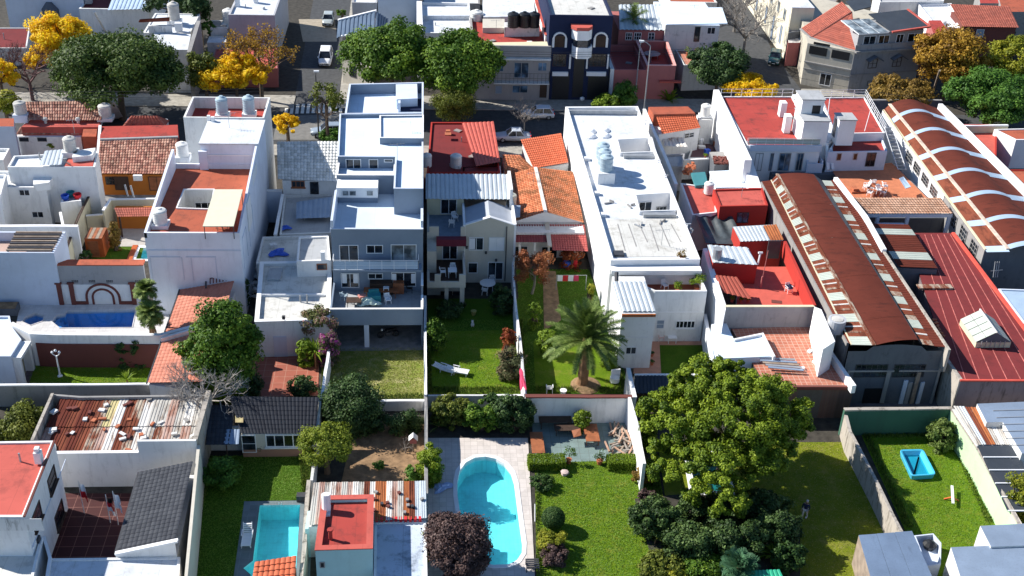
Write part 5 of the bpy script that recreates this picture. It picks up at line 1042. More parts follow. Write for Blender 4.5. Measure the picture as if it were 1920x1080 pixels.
# ================================================================== LONG WHITE BUILDING
zl=6.5
LW=T('long_white_building','long white flat-roofed building with three stacked grey tanks and two light wells','building',W(1190,480));pl=[XY(1060,200,zl),XY(1196,199,zl),XY(1313,486,zl),XY(1145,488,zl)]
ql=inset(pl,.28);zq=zl-.45
h1=[XY(1158,268,zq),XY(1220,264,zq),XY(1228,290,zq),XY(1164,292,zq)];h2=[XY(1192,372,zq),XY(1256,368,zq),XY(1264,400,zq),XY(1200,402,zq)]
mk('wall',ring(pl,ql,0,zl,zq),clean,LW);mk('roof',poly(ql,zq,[h1,h2]),wroof,LW)
pw=[XY(1138,412,zq+.02),XY(1278,408,zq+.02),XY(1308,480,zq+.02),XY(1152,482,zq+.02)];mk('worn_roof',prism(pw,zq-.05,zq+.03),wroof2,LW)
for h in(h1,h2):
 hh=h if area2(h)>0 else h[::-1];v,f=prism(hh,zq-2.8,zq);mk('well_wall',(v,[x[::-1]for x in f[:-1]]),clean,LW);mk('well_floor',poly(hh,zq-2.78),wroof,LW);mk('well_rim',ring(inset(hh,-.12),hh,zq,zq+.4),clean,LW)
 mk('well_gutter',box(h[3][0]+.2,h[2][0],h[3][1]-.75,h[3][1]-.2,zq+.01,zq+.35),metalg,LW)
Fw=Face((h2[0][0],h2[0][1]-.02),(h2[1][0],h2[1][1]-.02));win(LW,Fw,(1196,377,1223,400),2);win(LW,Fw,(1229,386,1250,400),3,frame='grey')
mk('front_cornice',join(box(pl[3][0],pl[2][0],pl[3][1]-.9,pl[3][1]-.01,zl-.75,zl-.55),box(pl[3][0],pl[2][0],pl[3][1]-.85,pl[3][1]-.6,zl-1.0,zl-.76)),clean,LW)
mk('back_cornice',box(pl[0][0]+.3,pl[1][0]-.3,pl[0][1]-1.2,pl[0][1]-.9,zq,zl+.02),metalg,LW)
Ff_=Face((pl[3][0],pl[3][1]),(pl[2][0],pl[3][1]+.0));Ff_=Face(pl[3],pl[2]);
win(LW,Ff_,(1160,512,1183,527),2,frame='dark');win(LW,Ff_,(1188,512,1207,524),1,frame='grey',pane='glass_grey');win(LW,Ff_,(1253,513,1292,524),3)
mk('red_band',Ff_.slab(.4,8,3.25,4.0,0,.03),dkred,LW)
bx=W(1134,345,zq);PB=T('tank_plinth','white plinth under the three grey water tanks','plinth',bx);mk('plinth',box(bx[0]-.75,bx[0]+.95,bx[1]-.1,bx[1]+4.4,zq,zq+1.2),white,PB)
for k in range(3):c_=(bx[0]+.1,bx[1]+.75+1.42*k,zq+1.2);px_=None;rt=T('water_tank',['front one of three grey tanks in a row on the long white roof','middle one of three grey tanks in a row on the long white roof','rear one of three grey tanks in a row on the long white roof'][k],'water tank',c_,'water tanks on the roofs');mk('body',lathe(c_,[(.66,0),(.66,.4),(.68,.42),(.66,.44),(.66,.9),(.69,.92),(.66,.94),(.66,1.35),(.7,1.38)],22),tank_b,rt);mk('lid',lathe((c_[0],c_[1],c_[2]+1.385),[(.7,0),(.62,.12),(.3,.24),(.25,.34),(.05,.36)],22),tank_b,rt)
for a,b in((1105,247),(1131,245),(1106,256),(1132,255)):q=W(a,b,zq);mk('skylight_dome',lathe((q[0],q[1],zq),[(.75,0),(.7,.15),(.45,.3),(.1,.36)],14),plw,LW)
for a,b in((1098,300),(1115,365),(1127,405)):q=W(a,b,zq);mk('vent_box',join(obox((q[0],q[1],zq),.9,.5,.3)),clean,LW)
for a,b in((1140,382),(1180,388),(1238,418),(1196,425),(1290,436)):q=W(a,b,zq);mk('roof_fitting',join(obox((q[0],q[1],zq+.03),.8,.15,.12,random.random()*3),obox((q[0]+.4,q[1]+.3,zq+.03),.5,.1,.2,random.random()*3)),random.choice([metalg,conc]),LW)
for a,b in((1210,236),(1212,245),(1233,312),(1246,340),(1288,432)):q=W(a,b,zq);mk('pipe',join(tube((q[0],q[1],zq),(q[0],q[1],zq+.7),.05,5),tube((q[0]-.3,q[1],zq+.7),(q[0]+.3,q[1],zq+.7),.04,5)),clean,LW)
mk('hatch',box(W(1160,478,zq)[0]-.45,W(1160,478,zq)[0]+.45,W(1160,478,zq)[1]-.4,W(1160,478,zq)[1]+.4,zq,zq+.25),metald,LW)
for k in range(7):a=W(1158+20*k,420,zq+.03);b=W(1172+21*k,470-(k%3)*8,zq+.03);mk('tar_seam',beam((a[0],a[1],a[2]+.01),(b[0],b[1],b[2]+.01),.09,.02),conc,LW)
# terrace + lower front block of the long building
yt_=87.0;zt_=zA(1270,546,yt_);xt0,xt1=xA(1228,545,yt_),xA(1326,545,yt_);LB=T('white_front_block','white block with planted terrace and six-pane window over the small lawn','building',((xt0+xt1)/2,yt_,0))
ft_=[(pl[3][0]+.3,pl[3][1]-.05),(pl[2][0],pl[3][1]-.05),(xt1,yt_),(xt0,yt_)];qt=inset(ft_,.18);mk('wall',ring(ft_,qt,0,zt_,zt_-1.1),white,LB);mk('terrace_floor',poly(qt,zt_-1.1),terra,LB)
Ft=Face((xt0,yt_),(xt1,yt_));win(LB,Ft,(1266,601,1304,615),5,1,frame='white',sill=True);win(LB,Ft,(1229,599,1247,616),1,2,pane='shut_grey',kind='window');mk('string_course',Ft.slab(0,xt1-xt0,zA(1270,586,yt_),zA(1270,584,yt_),0,.04),clean,LB)
for x_,l_ in((1261,'left'),(1290,'right')):
 pass
yS=82.9;zS=zA(1200,586,yS);LS=T('stair_tower','narrow white tower with a sloping ribbed zinc roof beside the palm','building',(18,yS,0));xs0,xs1=xA(1166,590,yS),xA(1229,590,yS)
mk('wall',box(xs0,xs1,yS,yt_+2,0,zS-.1),white,LS);ribbed('metal_roof',(W(1148,528,zS+.6),W(1211,528,zS+.6),W(1230,584,zS),W(1165,584,zS)),zinc,LS,.42,.05);FS=Face((xs0,yS),(xs1,yS));mk('fascia',FS.slab(0,xs1-xs0,zS-.35,zS-.12,0,.15),rusto,LS);win(LS,FS,(1170,590,1208,594),3,frame='grey');win(LS,FS,(1172,650,1194,664),2)
mk('string_course',FS.slab(0,xs1-xs0,3.1,3.18,0,.04),clean,LS);mk('flue',join(tube(W(1156,527,zS+.4),W(1156,511,zS+.9),.18,8)),metald,LS)
c_=W(1238,638,.05);chair((c_[0],c_[1],.05),.2,'pink-white garden chair left of the small table on the terracotta patio',plain('pale_pink_plastic',(.7,.5,.46),.5),'garden chairs on the terracotta patio');c_=W(1276,636,.05);chair((c_[0],c_[1],.05),-.2,'pink-white garden chair right of the small table on the terracotta patio',plain('pale_pink_plastic',(.7,.5,.46),.5),'garden chairs on the terracotta patio');c_=W(1259,641,.05);table((c_[0],c_[1],.05),'small white table between two garden chairs on the terracotta patio',sx=.8,sy=.7,h=.6)
c_=W(1246,540,4.2);chair((c_[0],c_[1],4.1),.5,'pale chair on the planted white terrace',plw,'terrace chair');pot((W(1306,545,4.1)[0],W(1306,545,4.1)[1],4.1),.3,.4,'leafy potted bush at the right end of the white terrace',L_lim,900,.9,fh=.6);pot((W(1270,549,4.1)[0],W(1270,549,4.1)[1],4.1),.25,.35,'leafy potted bush in the middle of the white terrace',L_lim,500,.6,fh=.4)
pot((W(1278,488,6.1)[0],W(1278,488,6.1)[1],6.15),.2,.3,'dry plant on the front edge of the long white roof',L_brn,300,.6,fh=.25)
for a,b in((1222,668),(1222,684)):c_=W(a,b,.04);pot((c_[0],c_[1],.04),.16,.25,'small red-potted plant near the stair tower at row %s'%('back' if b<675 else 'front'),L_mid,120,.2,fh=.15)
# walls around the gardens
wall('white wall with a worn top between the sunny lawn and the palm garden',[(960,468),(966,560),(976,640),(985,738)],2.3,.2,white3,None)
wall('brown-topped white wall behind the garden furniture terrace',[(985,743),(1186,743)],2.6,.22,white,dkred,cw=.2)
wall('white wall right of the firewood, running towards the pine',[(1180,745),(1196,800),(1208,870)],2.6,.25,clean,None);wall('white wall between the palm and the stair tower',[(1178,690),(1190,745)],2.6,.3,white3,clean)
wall('long thin white wall between the blue house yard and its neighbour',[(797,555),(798,740)],2.2,.18,white,clean);wall('long mossy wall between the soil bed and the shrub garden',[(798,742),(799,910),(800,985)],2.0,.2,mossy,conc)
wall('low pale wall at the front of the dry lawn',[(700,752),(797,751)],.95,.2,white2,clean);wall('white wall left of the dry lawn',[(617,655),(603,748)],2.0,.18,white,clean);wall('low pale wall behind the shrub hedge',[(802,742),(985,740)],1.3,.2,white2,None)
wall('white wall in front of the small shaded lawn',[(1190,703),(1318,703)],1.9,.2,white,clean);wall('white wall down the right side of the small shaded lawn',[(1322,588),(1340,700)],2.4,.3,clean,None)
Sh=T('black_lean_to','dark ribbed lean-to roof under the white wall of the small lawn','shed',W(1240,745));ribbed('sheet_roof',(W(1190,704,1.9),W(1292,704,1.9),W(1300,738,1.5),W(1190,738,1.5)),dk_sheet,Sh,.3,.05);mk('wall',prism([XY(1192,706,1.7),XY(1290,706,1.7),XY(1296,736,1.4),XY(1192,736,1.4)],0,1.3),dwood,Sh)
# ================================================================== small tiled house and courtyard (1220-1400)
zt_=4.2
TH=T('red_tiled_house','small white house with an orange-red tiled roof left of the tall white wall','house',W(1260,260));tiled('roof',(W(1228,213,zt_+1.2),W(1302,212,zt_+1.2),W(1314,240,zt_+.2),W(1242,252,zt_)),tile_or2,TH,.28,.4,.05,.05)
mk('ridge_slab',prism([XY(1216,199,zt_+1.4),XY(1290,198,zt_+1.4),XY(1304,211,zt_+1.4),XY(1226,213,zt_+1.4)],0,zt_+1.3),terra,TH);pth=[XY(1216,212,zt_+.2),XY(1304,212,zt_+.2),XY(1312,238,zt_),XY(1236,250,zt_)];mk('wall',prism(pth,0,zt_-.15),white,TH)
ft2=Face(pth[3],pth[2]);win(TH,ft2,(1282,247,1302,260),2,2);wall('high white party wall right of the long building',[(1208,205),(1250,300),(1268,345)],4.6,.3,white2,clean)
ribbed('porch_sheet',(W(1243,258,3.4),W(1280,258,3.4),W(1290,276,3.1),W(1246,274,3.1)),whit_s,TH,.4,.05);bb=bl('grey_service_block','small grey service block below the tiled house','building',[(1246,290),(1284,288),(1280,312),(1250,312)],3.0,grey,groof,par=.2)
tank(1322,218,4.4,.6,1.1,tank_w,'ivory water tank behind the red tiled house',stand=.2);mk('column_block',obox((*XY(1322,220,4.35),0),1.7,1.5,4.35),white2,label='white column block carrying the ivory tank behind the tiled house',cat='wall')
cy=bl('cluttered_yard','cluttered blue-grey courtyard with pots between white walls','courtyard',[(1312,236),(1352,232),(1372,296),(1290,296)],1.4,white2,plain('dark_tile_floor',(.10,.05,.06),.8),par=.1)
for k in range(6):c_=W(1306+9*k+random.uniform(-3,3),262+random.uniform(0,26),1.35);mk('barrel' if k%2 else 'crate',lathe(c_,[(.25,0),(.3,.6),(.25,.7)],10)if k%2 else obox(c_,.6,.5,.5,random.random()),[tank_b,plw,bluep,metalg,terrp,wood2][k],label=['blue-grey crate','white barrel','blue crate','grey barrel','terracotta crate','brown barrel'][k]+' in the cluttered courtyard left of the tall white wall',cat='barrel' if k%2 else 'crate')
wall('white courtyard wall in front of the clutter',[(1278,300),(1376,296)],2.4,.2,white2,clean);pot((W(1322,296,2.4)[0],W(1322,296,2.4)[1],2.45),.12,.2,'small green plant on top of the cluttered courtyard wall',L_lim,120,.25,fh=.15)
rf=bl('red_roof_annex','annex with a red flat roof, raised red box and black sheeting in front','building',[(1276,343),(1342,352),(1344,398),(1298,403)],4.2,white,rroof2,par=.12);r2=bl('red_box_roof','raised box with a bright red roof and dark red front wall','building',[(1337,355),(1430,352),(1440,385),(1350,387)],5.2,redw,rroof2,par=.15,z0=0)
win(r2.root,r2.front(),(1380,398,1405,418),2,frame='dark',pane='glass_blue');GR=T('grey_sheet_roof','pale grey-blue sheet roof with a teal panel beside it','roof',W(1370,345));mk('roof',thick([W(1330,321,4.0),W(1398,318,4.0),W(1412,350,4.0),W(1340,352,4.0)],.12),broof,GR);mk('wall',prism([XY(1332,323,3.8),XY(1396,320,3.8),XY(1408,349,3.8),XY(1342,351,3.8)],0,3.75),white2,GR)
mk('teal_panel',thick([W(1296,324,4.6),W(1322,322,4.6),W(1328,346,4.4),W(1304,348,4.4)],.3),teal,GR);tank(1328,362,4.2,.5,1.05,tank_w,'white water tank with a bright side on the red annex roof')
AW=bl('stepped_white_wall','tall white stepped party wall left of the terrace with the red roof','wall',[(1338,168),(1348,168),(1410,300),(1396,300)],6.6,clean,clean,par=0);aw2=bl('stepped_white_wall','lower white party wall stepping down in front of the red terrace','wall',[(1396,298),(1410,298),(1428,352),(1404,352)],5.0,clean,clean,par=0)
rp=bl('rubble_planter','brick rubble heap on a concrete ledge beside the grey sheet roof','ledge',[(1330,285),(1384,283),(1390,303),(1340,310)],3.0,dconc,conc,par=0)
rub=[obox((*XY(random.uniform(1338,1388),random.uniform(296,309),3.0),3.0+random.uniform(0,.15)),.3,.2,.15,random.random()*3)for _ in range(90)];mk('brick_rubble',join(*rub),dkred,rp.root,kind='stuff');br_=[obox((*XY(random.uniform(1282,1300),random.uniform(315,328),2.4),random.uniform(2.3,3.0)),.4,.25,.2,random.random()*3)for _ in range(25)];mk('brick_heap',join(*br_),terrp,label='heap of orange bricks beside the teal panel',cat='bricks',kind='stuff')
# black tarpaulin sag
TP=T('black_tarpaulin','long sagging black tarpaulin stretched between the red roof and the sheet shed','tarpaulin',W(1345,430));a,b,c,d=W(1302,404,4.1),W(1368,397,4.1),W(1398,459,3.6),W(1324,456,3.6);us=[i/24 for i in range(25)];vs_=[i/10 for i in range(11)]
mk('sheet',grid3(a,b,c,d,us,vs_,[[(-.5*math.sin(math.pi*u)+.16*math.cos(u*20))*math.sin(math.pi*min(1,.15+v))for u in us]for v in vs_]),tarp,TP,smooth=True)
sd=bl('sheet_roof_room','red-walled room roofed with a pale sheet beside rusty sheets','building',[(1374,425),(1450,421),(1468,451),(1388,453)],5.0,redw,zinc,par=0);ribbed('roof_sheet',(W(1374,426,5.08),W(1430,423,5.08),W(1444,451,5.03),W(1390,453,5.03)),zinc,sd.root,.4,.04,label='pale sheet');ribbed('roof_sheet',(W(1431,423,5.08),W(1456,421,5.08),W(1470,450,5.03),W(1445,451,5.03)),rusto,sd.root,.3,.04,label='rusty sheet')
zR_=4.9;yR_=85.0
RT=T('red_terrace','bright red roof terrace with grey front wall and a white chair','terrace',W(1440,600));pf=[XY(1396,455,5.0),XY(1470,452,5.0),XY(1530,572,5.0),XY(1362,575,5.0)];zf=3.6
mk('side_wall',join(prism(ribbon([XY(1472,452,5.2),XY(1528,572,5.2)],.25),zf,5.2)),redw,RT);mk('floor',poly([XY(1390,500,zf),XY(1480,500,zf),(XY(1520,590,zf)[0],yA(1440,576,5.1)+.2),(XY(1372,590,zf)[0],yA(1440,576,5.1)+.2)],zf),redfloor,RT)
yfr=yA(1440,576,5.1);xf0,xf1=xA(1361,575,yfr),xA(1527,573,yfr);mk('front_wall',box(xf0,xf1,yfr,yfr+.25,2.5,5.1),grey,RT);mk('coping',box(xf0-.05,xf1+.05,yfr-.03,yfr+.28,5.102,5.16),cream,RT);mk('inner_face',box(xf0,xf1,yfr+.251,yfr+.3,zf,5.09),redw,RT)
mk('base',prism([XY(1390,500,zf),XY(1480,500,zf),(XY(1515,590,zf)[0],yA(1440,576,5.1)+.3),(XY(1375,590,zf)[0],yA(1440,576,5.1)+.3)],0,zf-.02),white2,RT)
wl=bl('white_alley_wall','white wall on the left of the red terrace above the dark alley','wall',[(1318,466),(1326,465),(1362,574),(1356,600)],5.0,clean,clean,par=0)
zr2=5.6;rr_=bl('red_stair_room','red-walled room with a blue-grey sheet roof and short silver chimney','building',[(1330,461),(1403,465),(1420,497),(1337,493)],zr2,redw,zinc,par=0,z0=zf);ribbed('roof_sheet',(W(1326,459,zr2+.12),W(1401,464,zr2+.12),W(1421,497,zr2+.06),W(1336,492,zr2+.06)),zinc,rr_.root,.5,.04);c_=W(1344,484,zr2+.1);mk('chimney',cyl(c_,.42,zr2,zr2+1.1,14),metalg,rr_.root)
mk('flue',join(tube(W(1421,496,zr2-.4),W(1426,474,zr2+.7),.08,6),tube(W(1422,474,zr2+.7),W(1430,474,zr2+.7),.1,6)),clean,rr_.root)
lt=T('tiled_lean_to','small ribbed rust-red lean-to roof in the corner of the red terrace','roof',W(1370,545,zf));ribbed('roof_sheet',(W(1340,516,5.2),W(1382,520,5.2),W(1410,562,4.5),W(1352,548,4.6)),plain('rust_red_sheet',(.33,.07,.045),.7),lt,.35,.07)
b_=W(1426,540,zf);mk('mast',join(tube(b_,(b_[0]+.3,b_[1]+.5,zf+3.6),.035,5),tube((b_[0],b_[1],zf),(b_[0],b_[1],zf+1.2),.08,5)),pinkw,label='thin slanting pole standing on the red terrace',cat='pole')
c_=W(1478,548,zf);chair((c_[0],c_[1],zf),.3,'white chair covered with dark clothes on the bright red terrace',plw,'red terrace chair');draped('clothes','dark blue clothes lying over the white chair on the red terrace','clothes',0,0,0,.6,.6,navy,.4,0,5,loc=(c_[0],c_[1]+.05,zf+.48));mk('doormat',obox((*XY(1456,566,zf),zf),.9,.5,.03,-.2),dkred,label='dark red mat on the bright red terrace',cat='mat')
c_=W(1432,500,zf);mk('dark_gate',obox((c_[0]+1.2,c_[1]+1.6,zf),1.2,.15,1.9),metald,label='dark metal gate in the back corner of the red terrace',cat='gate')
for k,x_ in enumerate((1372,1388,1402)):c_=W(x_,566,zf);pot((c_[0],c_[1],zf),.16,.25,['leftmost','middle','rightmost'][k]+' of three pale-leaved pots behind the grey terrace wall',L_lim,120,.3,fh=.2)
# red tile patio building in front
zp=3.3
PT=T('tile_patio_building','building with a terracotta-tiled roof patio and pale blue corner roof','building',W(1480,720));pp=[XY(1372,612,zp),XY(1532,606,zp),XY(1602,722,zp),XY(1440,722,zp)]
mk('patio_floor',poly(pp,zp-.25),terra2,PT);v,f=prism(pp,0,zp-.27);mk('wall',(v,f[:-1]),brickd,PT);mk('front_edge',prism(ribbon([pp[3],pp[2]],.25),zp-.4,zp-.1),dkred,PT)
mk('right_parapet',prism(ribbon([XY(1545,640,zp+.5),XY(1602,722,zp+.5)],.35),zp-.3,zp+.45),clean,PT)
mk('blue_roof',prism([XY(1334,608,zp+.3),XY(1362,606,zp+.3),XY(1376,636,zp+.3),XY(1430,625,zp+.3),XY(1450,668,zp+.3),XY(1352,672,zp+.3)],0,zp+.3),broof,PT);mk('blue_roof_kerb',prism(ribbon([XY(1376,636,zp+.5),XY(1430,625,zp+.5),XY(1452,668,zp+.5)],.18),zp-.2,zp+.5),clean,PT)
for k in range(5):a=W(1420+k*5,672+k*5,zp);b=W(1490+k*4,676+k*5,zp);mk('plank',beam((a[0],a[1],zp+.05+.04*k),(b[0],b[1],zp+.1),.25,.05),[metalg,zinc_sh,wood2][k%3],PT)
for a,b in((1518,660),(1528,680),(1504,692)):c_=W(a,b,zp-.25);mk('rag',obox(c_,.35,.3,.18,random.random()),whitef,PT)
wc=bl('white_stair_wall','white chimney-like wall with a grey round tank beside the tiled patio','wall',[(1527,575),(1540,580),(1566,640),(1543,655)],5.8,clean,clean,par=0,z0=0);c_=W(1553,655,3.1);rt=T('water_tank','grey round concrete tank on the white frame beside the tiled patio','water tank',c_,'water tanks on the roofs');mk('body',lathe((c_[0]+.25,c_[1],5.0),[(.72,0),(.74,1.15),(.55,1.16),(.5,1.05)],20),plain('concrete_tank',(.42,.43,.45),.8),rt);mk('lid',lathe((c_[0]+.25,c_[1],6.08),[(.52,0),(.5,.1),(.15,.14)],16),tank_f,rt);mk('stand',join(box(c_[0]-.5,c_[0]-.35,c_[1]-.6,c_[1]+.5,3.05,4.98),box(c_[0]+.75,c_[0]+.9,c_[1]-.6,c_[1]+.5,3.05,4.98),box(c_[0]-.5,c_[0]+.9,c_[1]+.3,c_[1]+.5,3.05,4.98)),white,rt)
# ================================================================== RUSTY HANGARS
def strip(root,a0,a1,b0,b1,n,pick,name='roof_sheet',z1off=0,pitch=.28,amp=.035,curve=0,dz=0.0,gap=0.0,split=1):
 """sheets laid one after another from the back (t=0) to the front (t=1) between edge a and edge b"""
 ts=pick(n);t=0
 for i,(wd,m,lb)in enumerate(ts):
  t0,t1=t,t+wd;t=t1
  q=(lerp(a0,a1,t0),lerp(b0,b1,t0),lerp(b0,b1,t1-gap),lerp(a0,a1,t1-gap));o_=dz*(i%2)
  q=tuple((p[0],p[1],p[2]+o_)for p in q)
  if curve:
   a,b,c,d=q;us=[k/14 for k in range(15)];mk(name,grid3(a,b,c,d,us,[0,.25,.5,.75,1],[[curve*4*u*(1-u)for u in us]]*5),m,root,label=lb,smooth=True)
  else:ribbed(name,(q[1],q[2],q[3],q[0]),m,root,pitch,amp,label=lb)if pitch else mk(name,thick(q,.05),m,root,label=lb)
ZH=5.9
H1=T('rusty_hangar','long brown rusty hangar with striped translucent sheets down both sides','hangar',W(1650,720))
K={k:(W(*v[0],v[2]),W(*v[1],v[3]))for k,v in dict(L0=((1428,340),(1590,642),ZH-.7,ZH-.7),L1=((1446,338),(1597,647),ZH-.5,ZH-.5),L2=((1457,327),(1639,648),ZH,ZH),L3=((1526,327),(1722,637),ZH,ZH),L4a=((1541,338),(1729,646),ZH-.35,ZH-.35),L4=((1558,339),(1751,649),ZH-.3,ZH-.3),L5=((1567,334),(1774,651),ZH-.2,ZH-.2)).items()}
def pk1(n):return[(w_/9,m_,'translucent sheet' if m_ is skyl else None)for i in range(9)for w_,m_ in((.17,rust2),(.06,whit_s),(.16,rust2),(.09,rustl),(.16,rust2),(.36,skyl))]
strip(H1,*K['L1'],*K['L2'],26,pk1,dz=.03);strip(H1,*K['L0'],*K['L1'],4,lambda n:[(.25,rust,None)]*4,pitch=.35)
strip(H1,*K['L2'],*K['L3'],9,lambda n:[(1/9,rust,None)]*9,curve=.18,dz=.012)
def pk2(n):return[(w_/8,m_,'translucent sheet' if m_ is skyl else None)for i in range(8)for w_,m_ in((.34,skyl),(.2,rust2),(.06,whit_s),(.2,rust2),(.2,rustl))]
strip(H1,*K['L4a'],*K['L4'],22,pk2,dz=.03,pitch=.22);strip(H1,*K['L4'],*K['L5'],9,lambda n:[(1/9,rust,None)]*9,pitch=.4)
mk('valley_gutter',thick([K['L3'][0],K['L4a'][0],K['L4a'][1],K['L3'][1]],.05),metald,H1);mk('ridge_flashing',beam(*[(p[0],p[1],p[2]+.05)for p in K['L2']],.3,.1),rustl,H1);mk('edge_flashing',beam(*[(p[0],p[1],p[2]+.03)for p in K['L1']],.12,.06),cream,H1)
px_=[W(1567,333,ZH+.1),W(1591,364,ZH+.1),W(1623,405,ZH+.1),W(1658,470,ZH),W(1781,655,ZH)]
mk('parapet',prism(ribbon(px_[:4],.4),ZH-2.2,ZH+.15),clean,H1);mk('lower_parapet',prism(ribbon(px_[3:],.22),ZH-2.2,ZH-.05),mossy,H1)
yh_=W(1640,648,ZH)[1];fx0,fx1=xA(1594,650,yh_),xA(1774,652,yh_)
nv=17;us=[i/(nv-1)for i in range(nv)];tz=[ZH-.55+(.42 if .22<u<.78 else 0)*1+0.2*math.sin(math.pi*min(1,max(0,(u-.22)/.56)))for u in us]
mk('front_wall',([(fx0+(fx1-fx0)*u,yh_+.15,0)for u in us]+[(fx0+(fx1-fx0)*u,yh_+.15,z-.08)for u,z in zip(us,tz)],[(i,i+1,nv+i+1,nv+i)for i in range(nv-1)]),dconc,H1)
FHn=Face((fx0,yh_+.15),(fx1,yh_+.15));mk('side_wall',join(prism(ribbon([K['L0'][0][:2],K['L0'][1][:2]],.2),0,ZH-.75),prism(ribbon([K['L5'][0][:2],K['L5'][1][:2]],.2),0,ZH-.4)),conc,H1,kind=None)
win(H1,FHn,(1600,683,1666,707),6,3,frame='dark',fw=.05);win(H1,FHn,(1672,683,1737,707),6,3,frame='dark',fw=.05);slab_on(H1,FHn,(1612,728,1657,770),tank_k,'doorway',0,.04);mk('cornice',join(FHn.slab(.3,4.2,3.25,3.4,0,.1),FHn.slab(4.6,8.3,3.25,3.4,0,.1),*[FHn.slab(u,u+.35,.1,3.24,0,.12)for u in(.1,3.6)]),conc,H1)  # hangar doorway is a flat black slab standing for the shade inside
for k,(x_,h_,m_)in enumerate(((1688,2.4,bluew),(1697,2.2,metalg),(1708,3.2,wood2),(1720,2.2,bluew))):b_=W(x_,757,0);mk('board',obox(b_,.35,.12,h_,.1*k),m_,label=['white-blue board leaning','grey board leaning','tall brown post standing','pale blue panel leaning'][k]+' in the dark yard before the hangar',cat='board')
# ---- barrel vault hangar
ZB=6.0;H3=T('barrel_hangar','barrel-vaulted rusty hangar with blue skylight bands','hangar',W(1800,420))
M0=(W(1656,207,ZB-.8),W(1848,469,ZB-.8));M1=(W(1668,196,ZB),W(1890,468,ZB));M2=(W(1727,192,ZB),W(1985,468,ZB));M3=(W(1758,203,ZB-.6),W(2018,468,ZB-.6));M4=(W(1762,200,ZB-.3),W(2030,468,ZB-.3))
def pb_(n,k0=.13,s=.142,wd=.022,r=rust,sk=skyb):
 out,t=[],0
 for i in range(7):
  c=.085+i*.149;out+=[(c-t,r,None),(wd,sk,'blue skylight band')];t=c+wd
  if c+.149>1:break
 out.append((1-t,r,None));return[o for o in out if o[0]>.001]
strip(H3,*M1,*M2,0,pb_,curve=.55,dz=.015);strip(H3,*M0,*M1,0,lambda n:pb_(n,wd=.032,r=rust2),pitch=0,dz=.02);strip(H3,*M2,*M3,0,lambda n:pb_(n,wd=.034),pitch=0,dz=.02)
mk('gutter',beam(*[(p[0],p[1],p[2]+.06)for p in M1],.35,.12),plain('rusty_cream',(.62,.5,.4),.8,var=.3),H3);mk('outer_gutter',beam(*[(p[0],p[1],p[2]+.06)for p in M0],.2,.12),cream,H3)
strip(H3,*M3,*M4,0,lambda n:[(1/12,rustl,None)]*12,pitch=0,dz=.02);mk('right_parapet',prism(ribbon([M4[0],M4[1]],.5),0,ZB+.1),clean,H3)
F0=Face(M0[0],M0[1]);mk('left_wall',prism(ribbon([M0[0][:2],lerp(M0[0],M0[1],.66)[:2]],.2),0,ZB-.85),clean,H3);mk('left_rear_wall',prism(ribbon([lerp(M0[0],M0[1],.665)[:2],M0[1][:2]],.2),0,ZB-.85),conc,H3)
F0b=Face((M0[0][0]-.1,M0[0][1]),(M0[1][0]-.1,M0[1][1]));L0_=(Vector(M0[1][:2])-Vector(M0[0][:2])).length
for k in range(4):win(H3,F0b,None,3,3,'conc',uz=(L0_*(.30+.083*k),L0_*(.30+.083*k)+2.1,3.7,4.8),proud=.07)
for k in range(3):win(H3,F0b,None,3,3,'conc',uz=(L0_*(.74+.085*k),L0_*(.74+.085*k)+1.7,3.4,4.9),proud=.07)
yfb=M0[1][1];us=[i/20 for i in range(21)];bz=[ZB-.85+(0 if u<.25 else .8+.48*math.sin(math.pi*(u-.25)/.75))for u in us];n_=21;xw0,xw1=M0[1][0],M2[1][0]
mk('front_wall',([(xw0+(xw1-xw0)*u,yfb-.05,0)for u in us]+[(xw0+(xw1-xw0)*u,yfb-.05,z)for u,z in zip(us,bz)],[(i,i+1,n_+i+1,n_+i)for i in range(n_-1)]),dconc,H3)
mk('antenna_frame',join(*[tube(W(1862+4*i,520,4.8),W(1866+4*i,490,6.2),.03,4)for i in range(3)],tube(W(1858,508,5.3),W(1880,506,5.3),.03,4)),metalg,H3)
# maroon flat roof
ZM=4.03;MR=T('maroon_roof_building','low building with a large maroon flat roof and a gabled glass skylight','building',W(1880,700));pm_=[XY(1700,437,ZM),XY(1786,437,ZM),XY(1830,493,ZM),XY(1920,613,ZM),XY(1996,715,ZM),XY(1800,714,ZM),XY(1774,674,ZM)]
v,f=prism(pm_,0,ZM);mk('wall',(v,f[:-1]),stucco('purple_stained_wall',(.20,.16,.17),.8,(.06,.05,.05),1),MR)
mk('roof',prism(pm_,ZM-.1,ZM+.02),maroon,MR)
for k in range(7):a=W(1722+12*k,440,ZM+.03);b=(a[0]+(W(1810+26*k,712,ZM)[0]-a[0]),W(1820,712,ZM)[1],ZM+.03);mk('roof_seam',beam(a,b,.07,.04),plain('pink_seam',(.45,.13,.11),.8,var=.4),MR)
mk('red_flashing',join(beam(W(1787,437,ZM+.1),W(1996,716,ZM+.1),.3,.2),beam(W(1800,713,ZM+.05),W(1996,714,ZM+.05),.18,.12)),plain('bright_red_edge',(.62,.09,.06),.7,var=.15),MR)
mk('lit_pier',prism(ribbon([XY(1776,676,ZM),XY(1802,714,ZM)],.3),0,ZM+.1),mossy,MR)
sa,sb_,sc,sdd=W(1801,612,ZM+.02),W(1828,652,ZM+.02),W(1894,640,ZM+.02),W(1862,604,ZM+.02)
sa=(sb_[0]-0+(sa[0]-sb_[0]),sa[1],sa[2]);xs_=sb_[0];wd_=3.0;y0s,y1s=sb_[1],sa[1]+.3
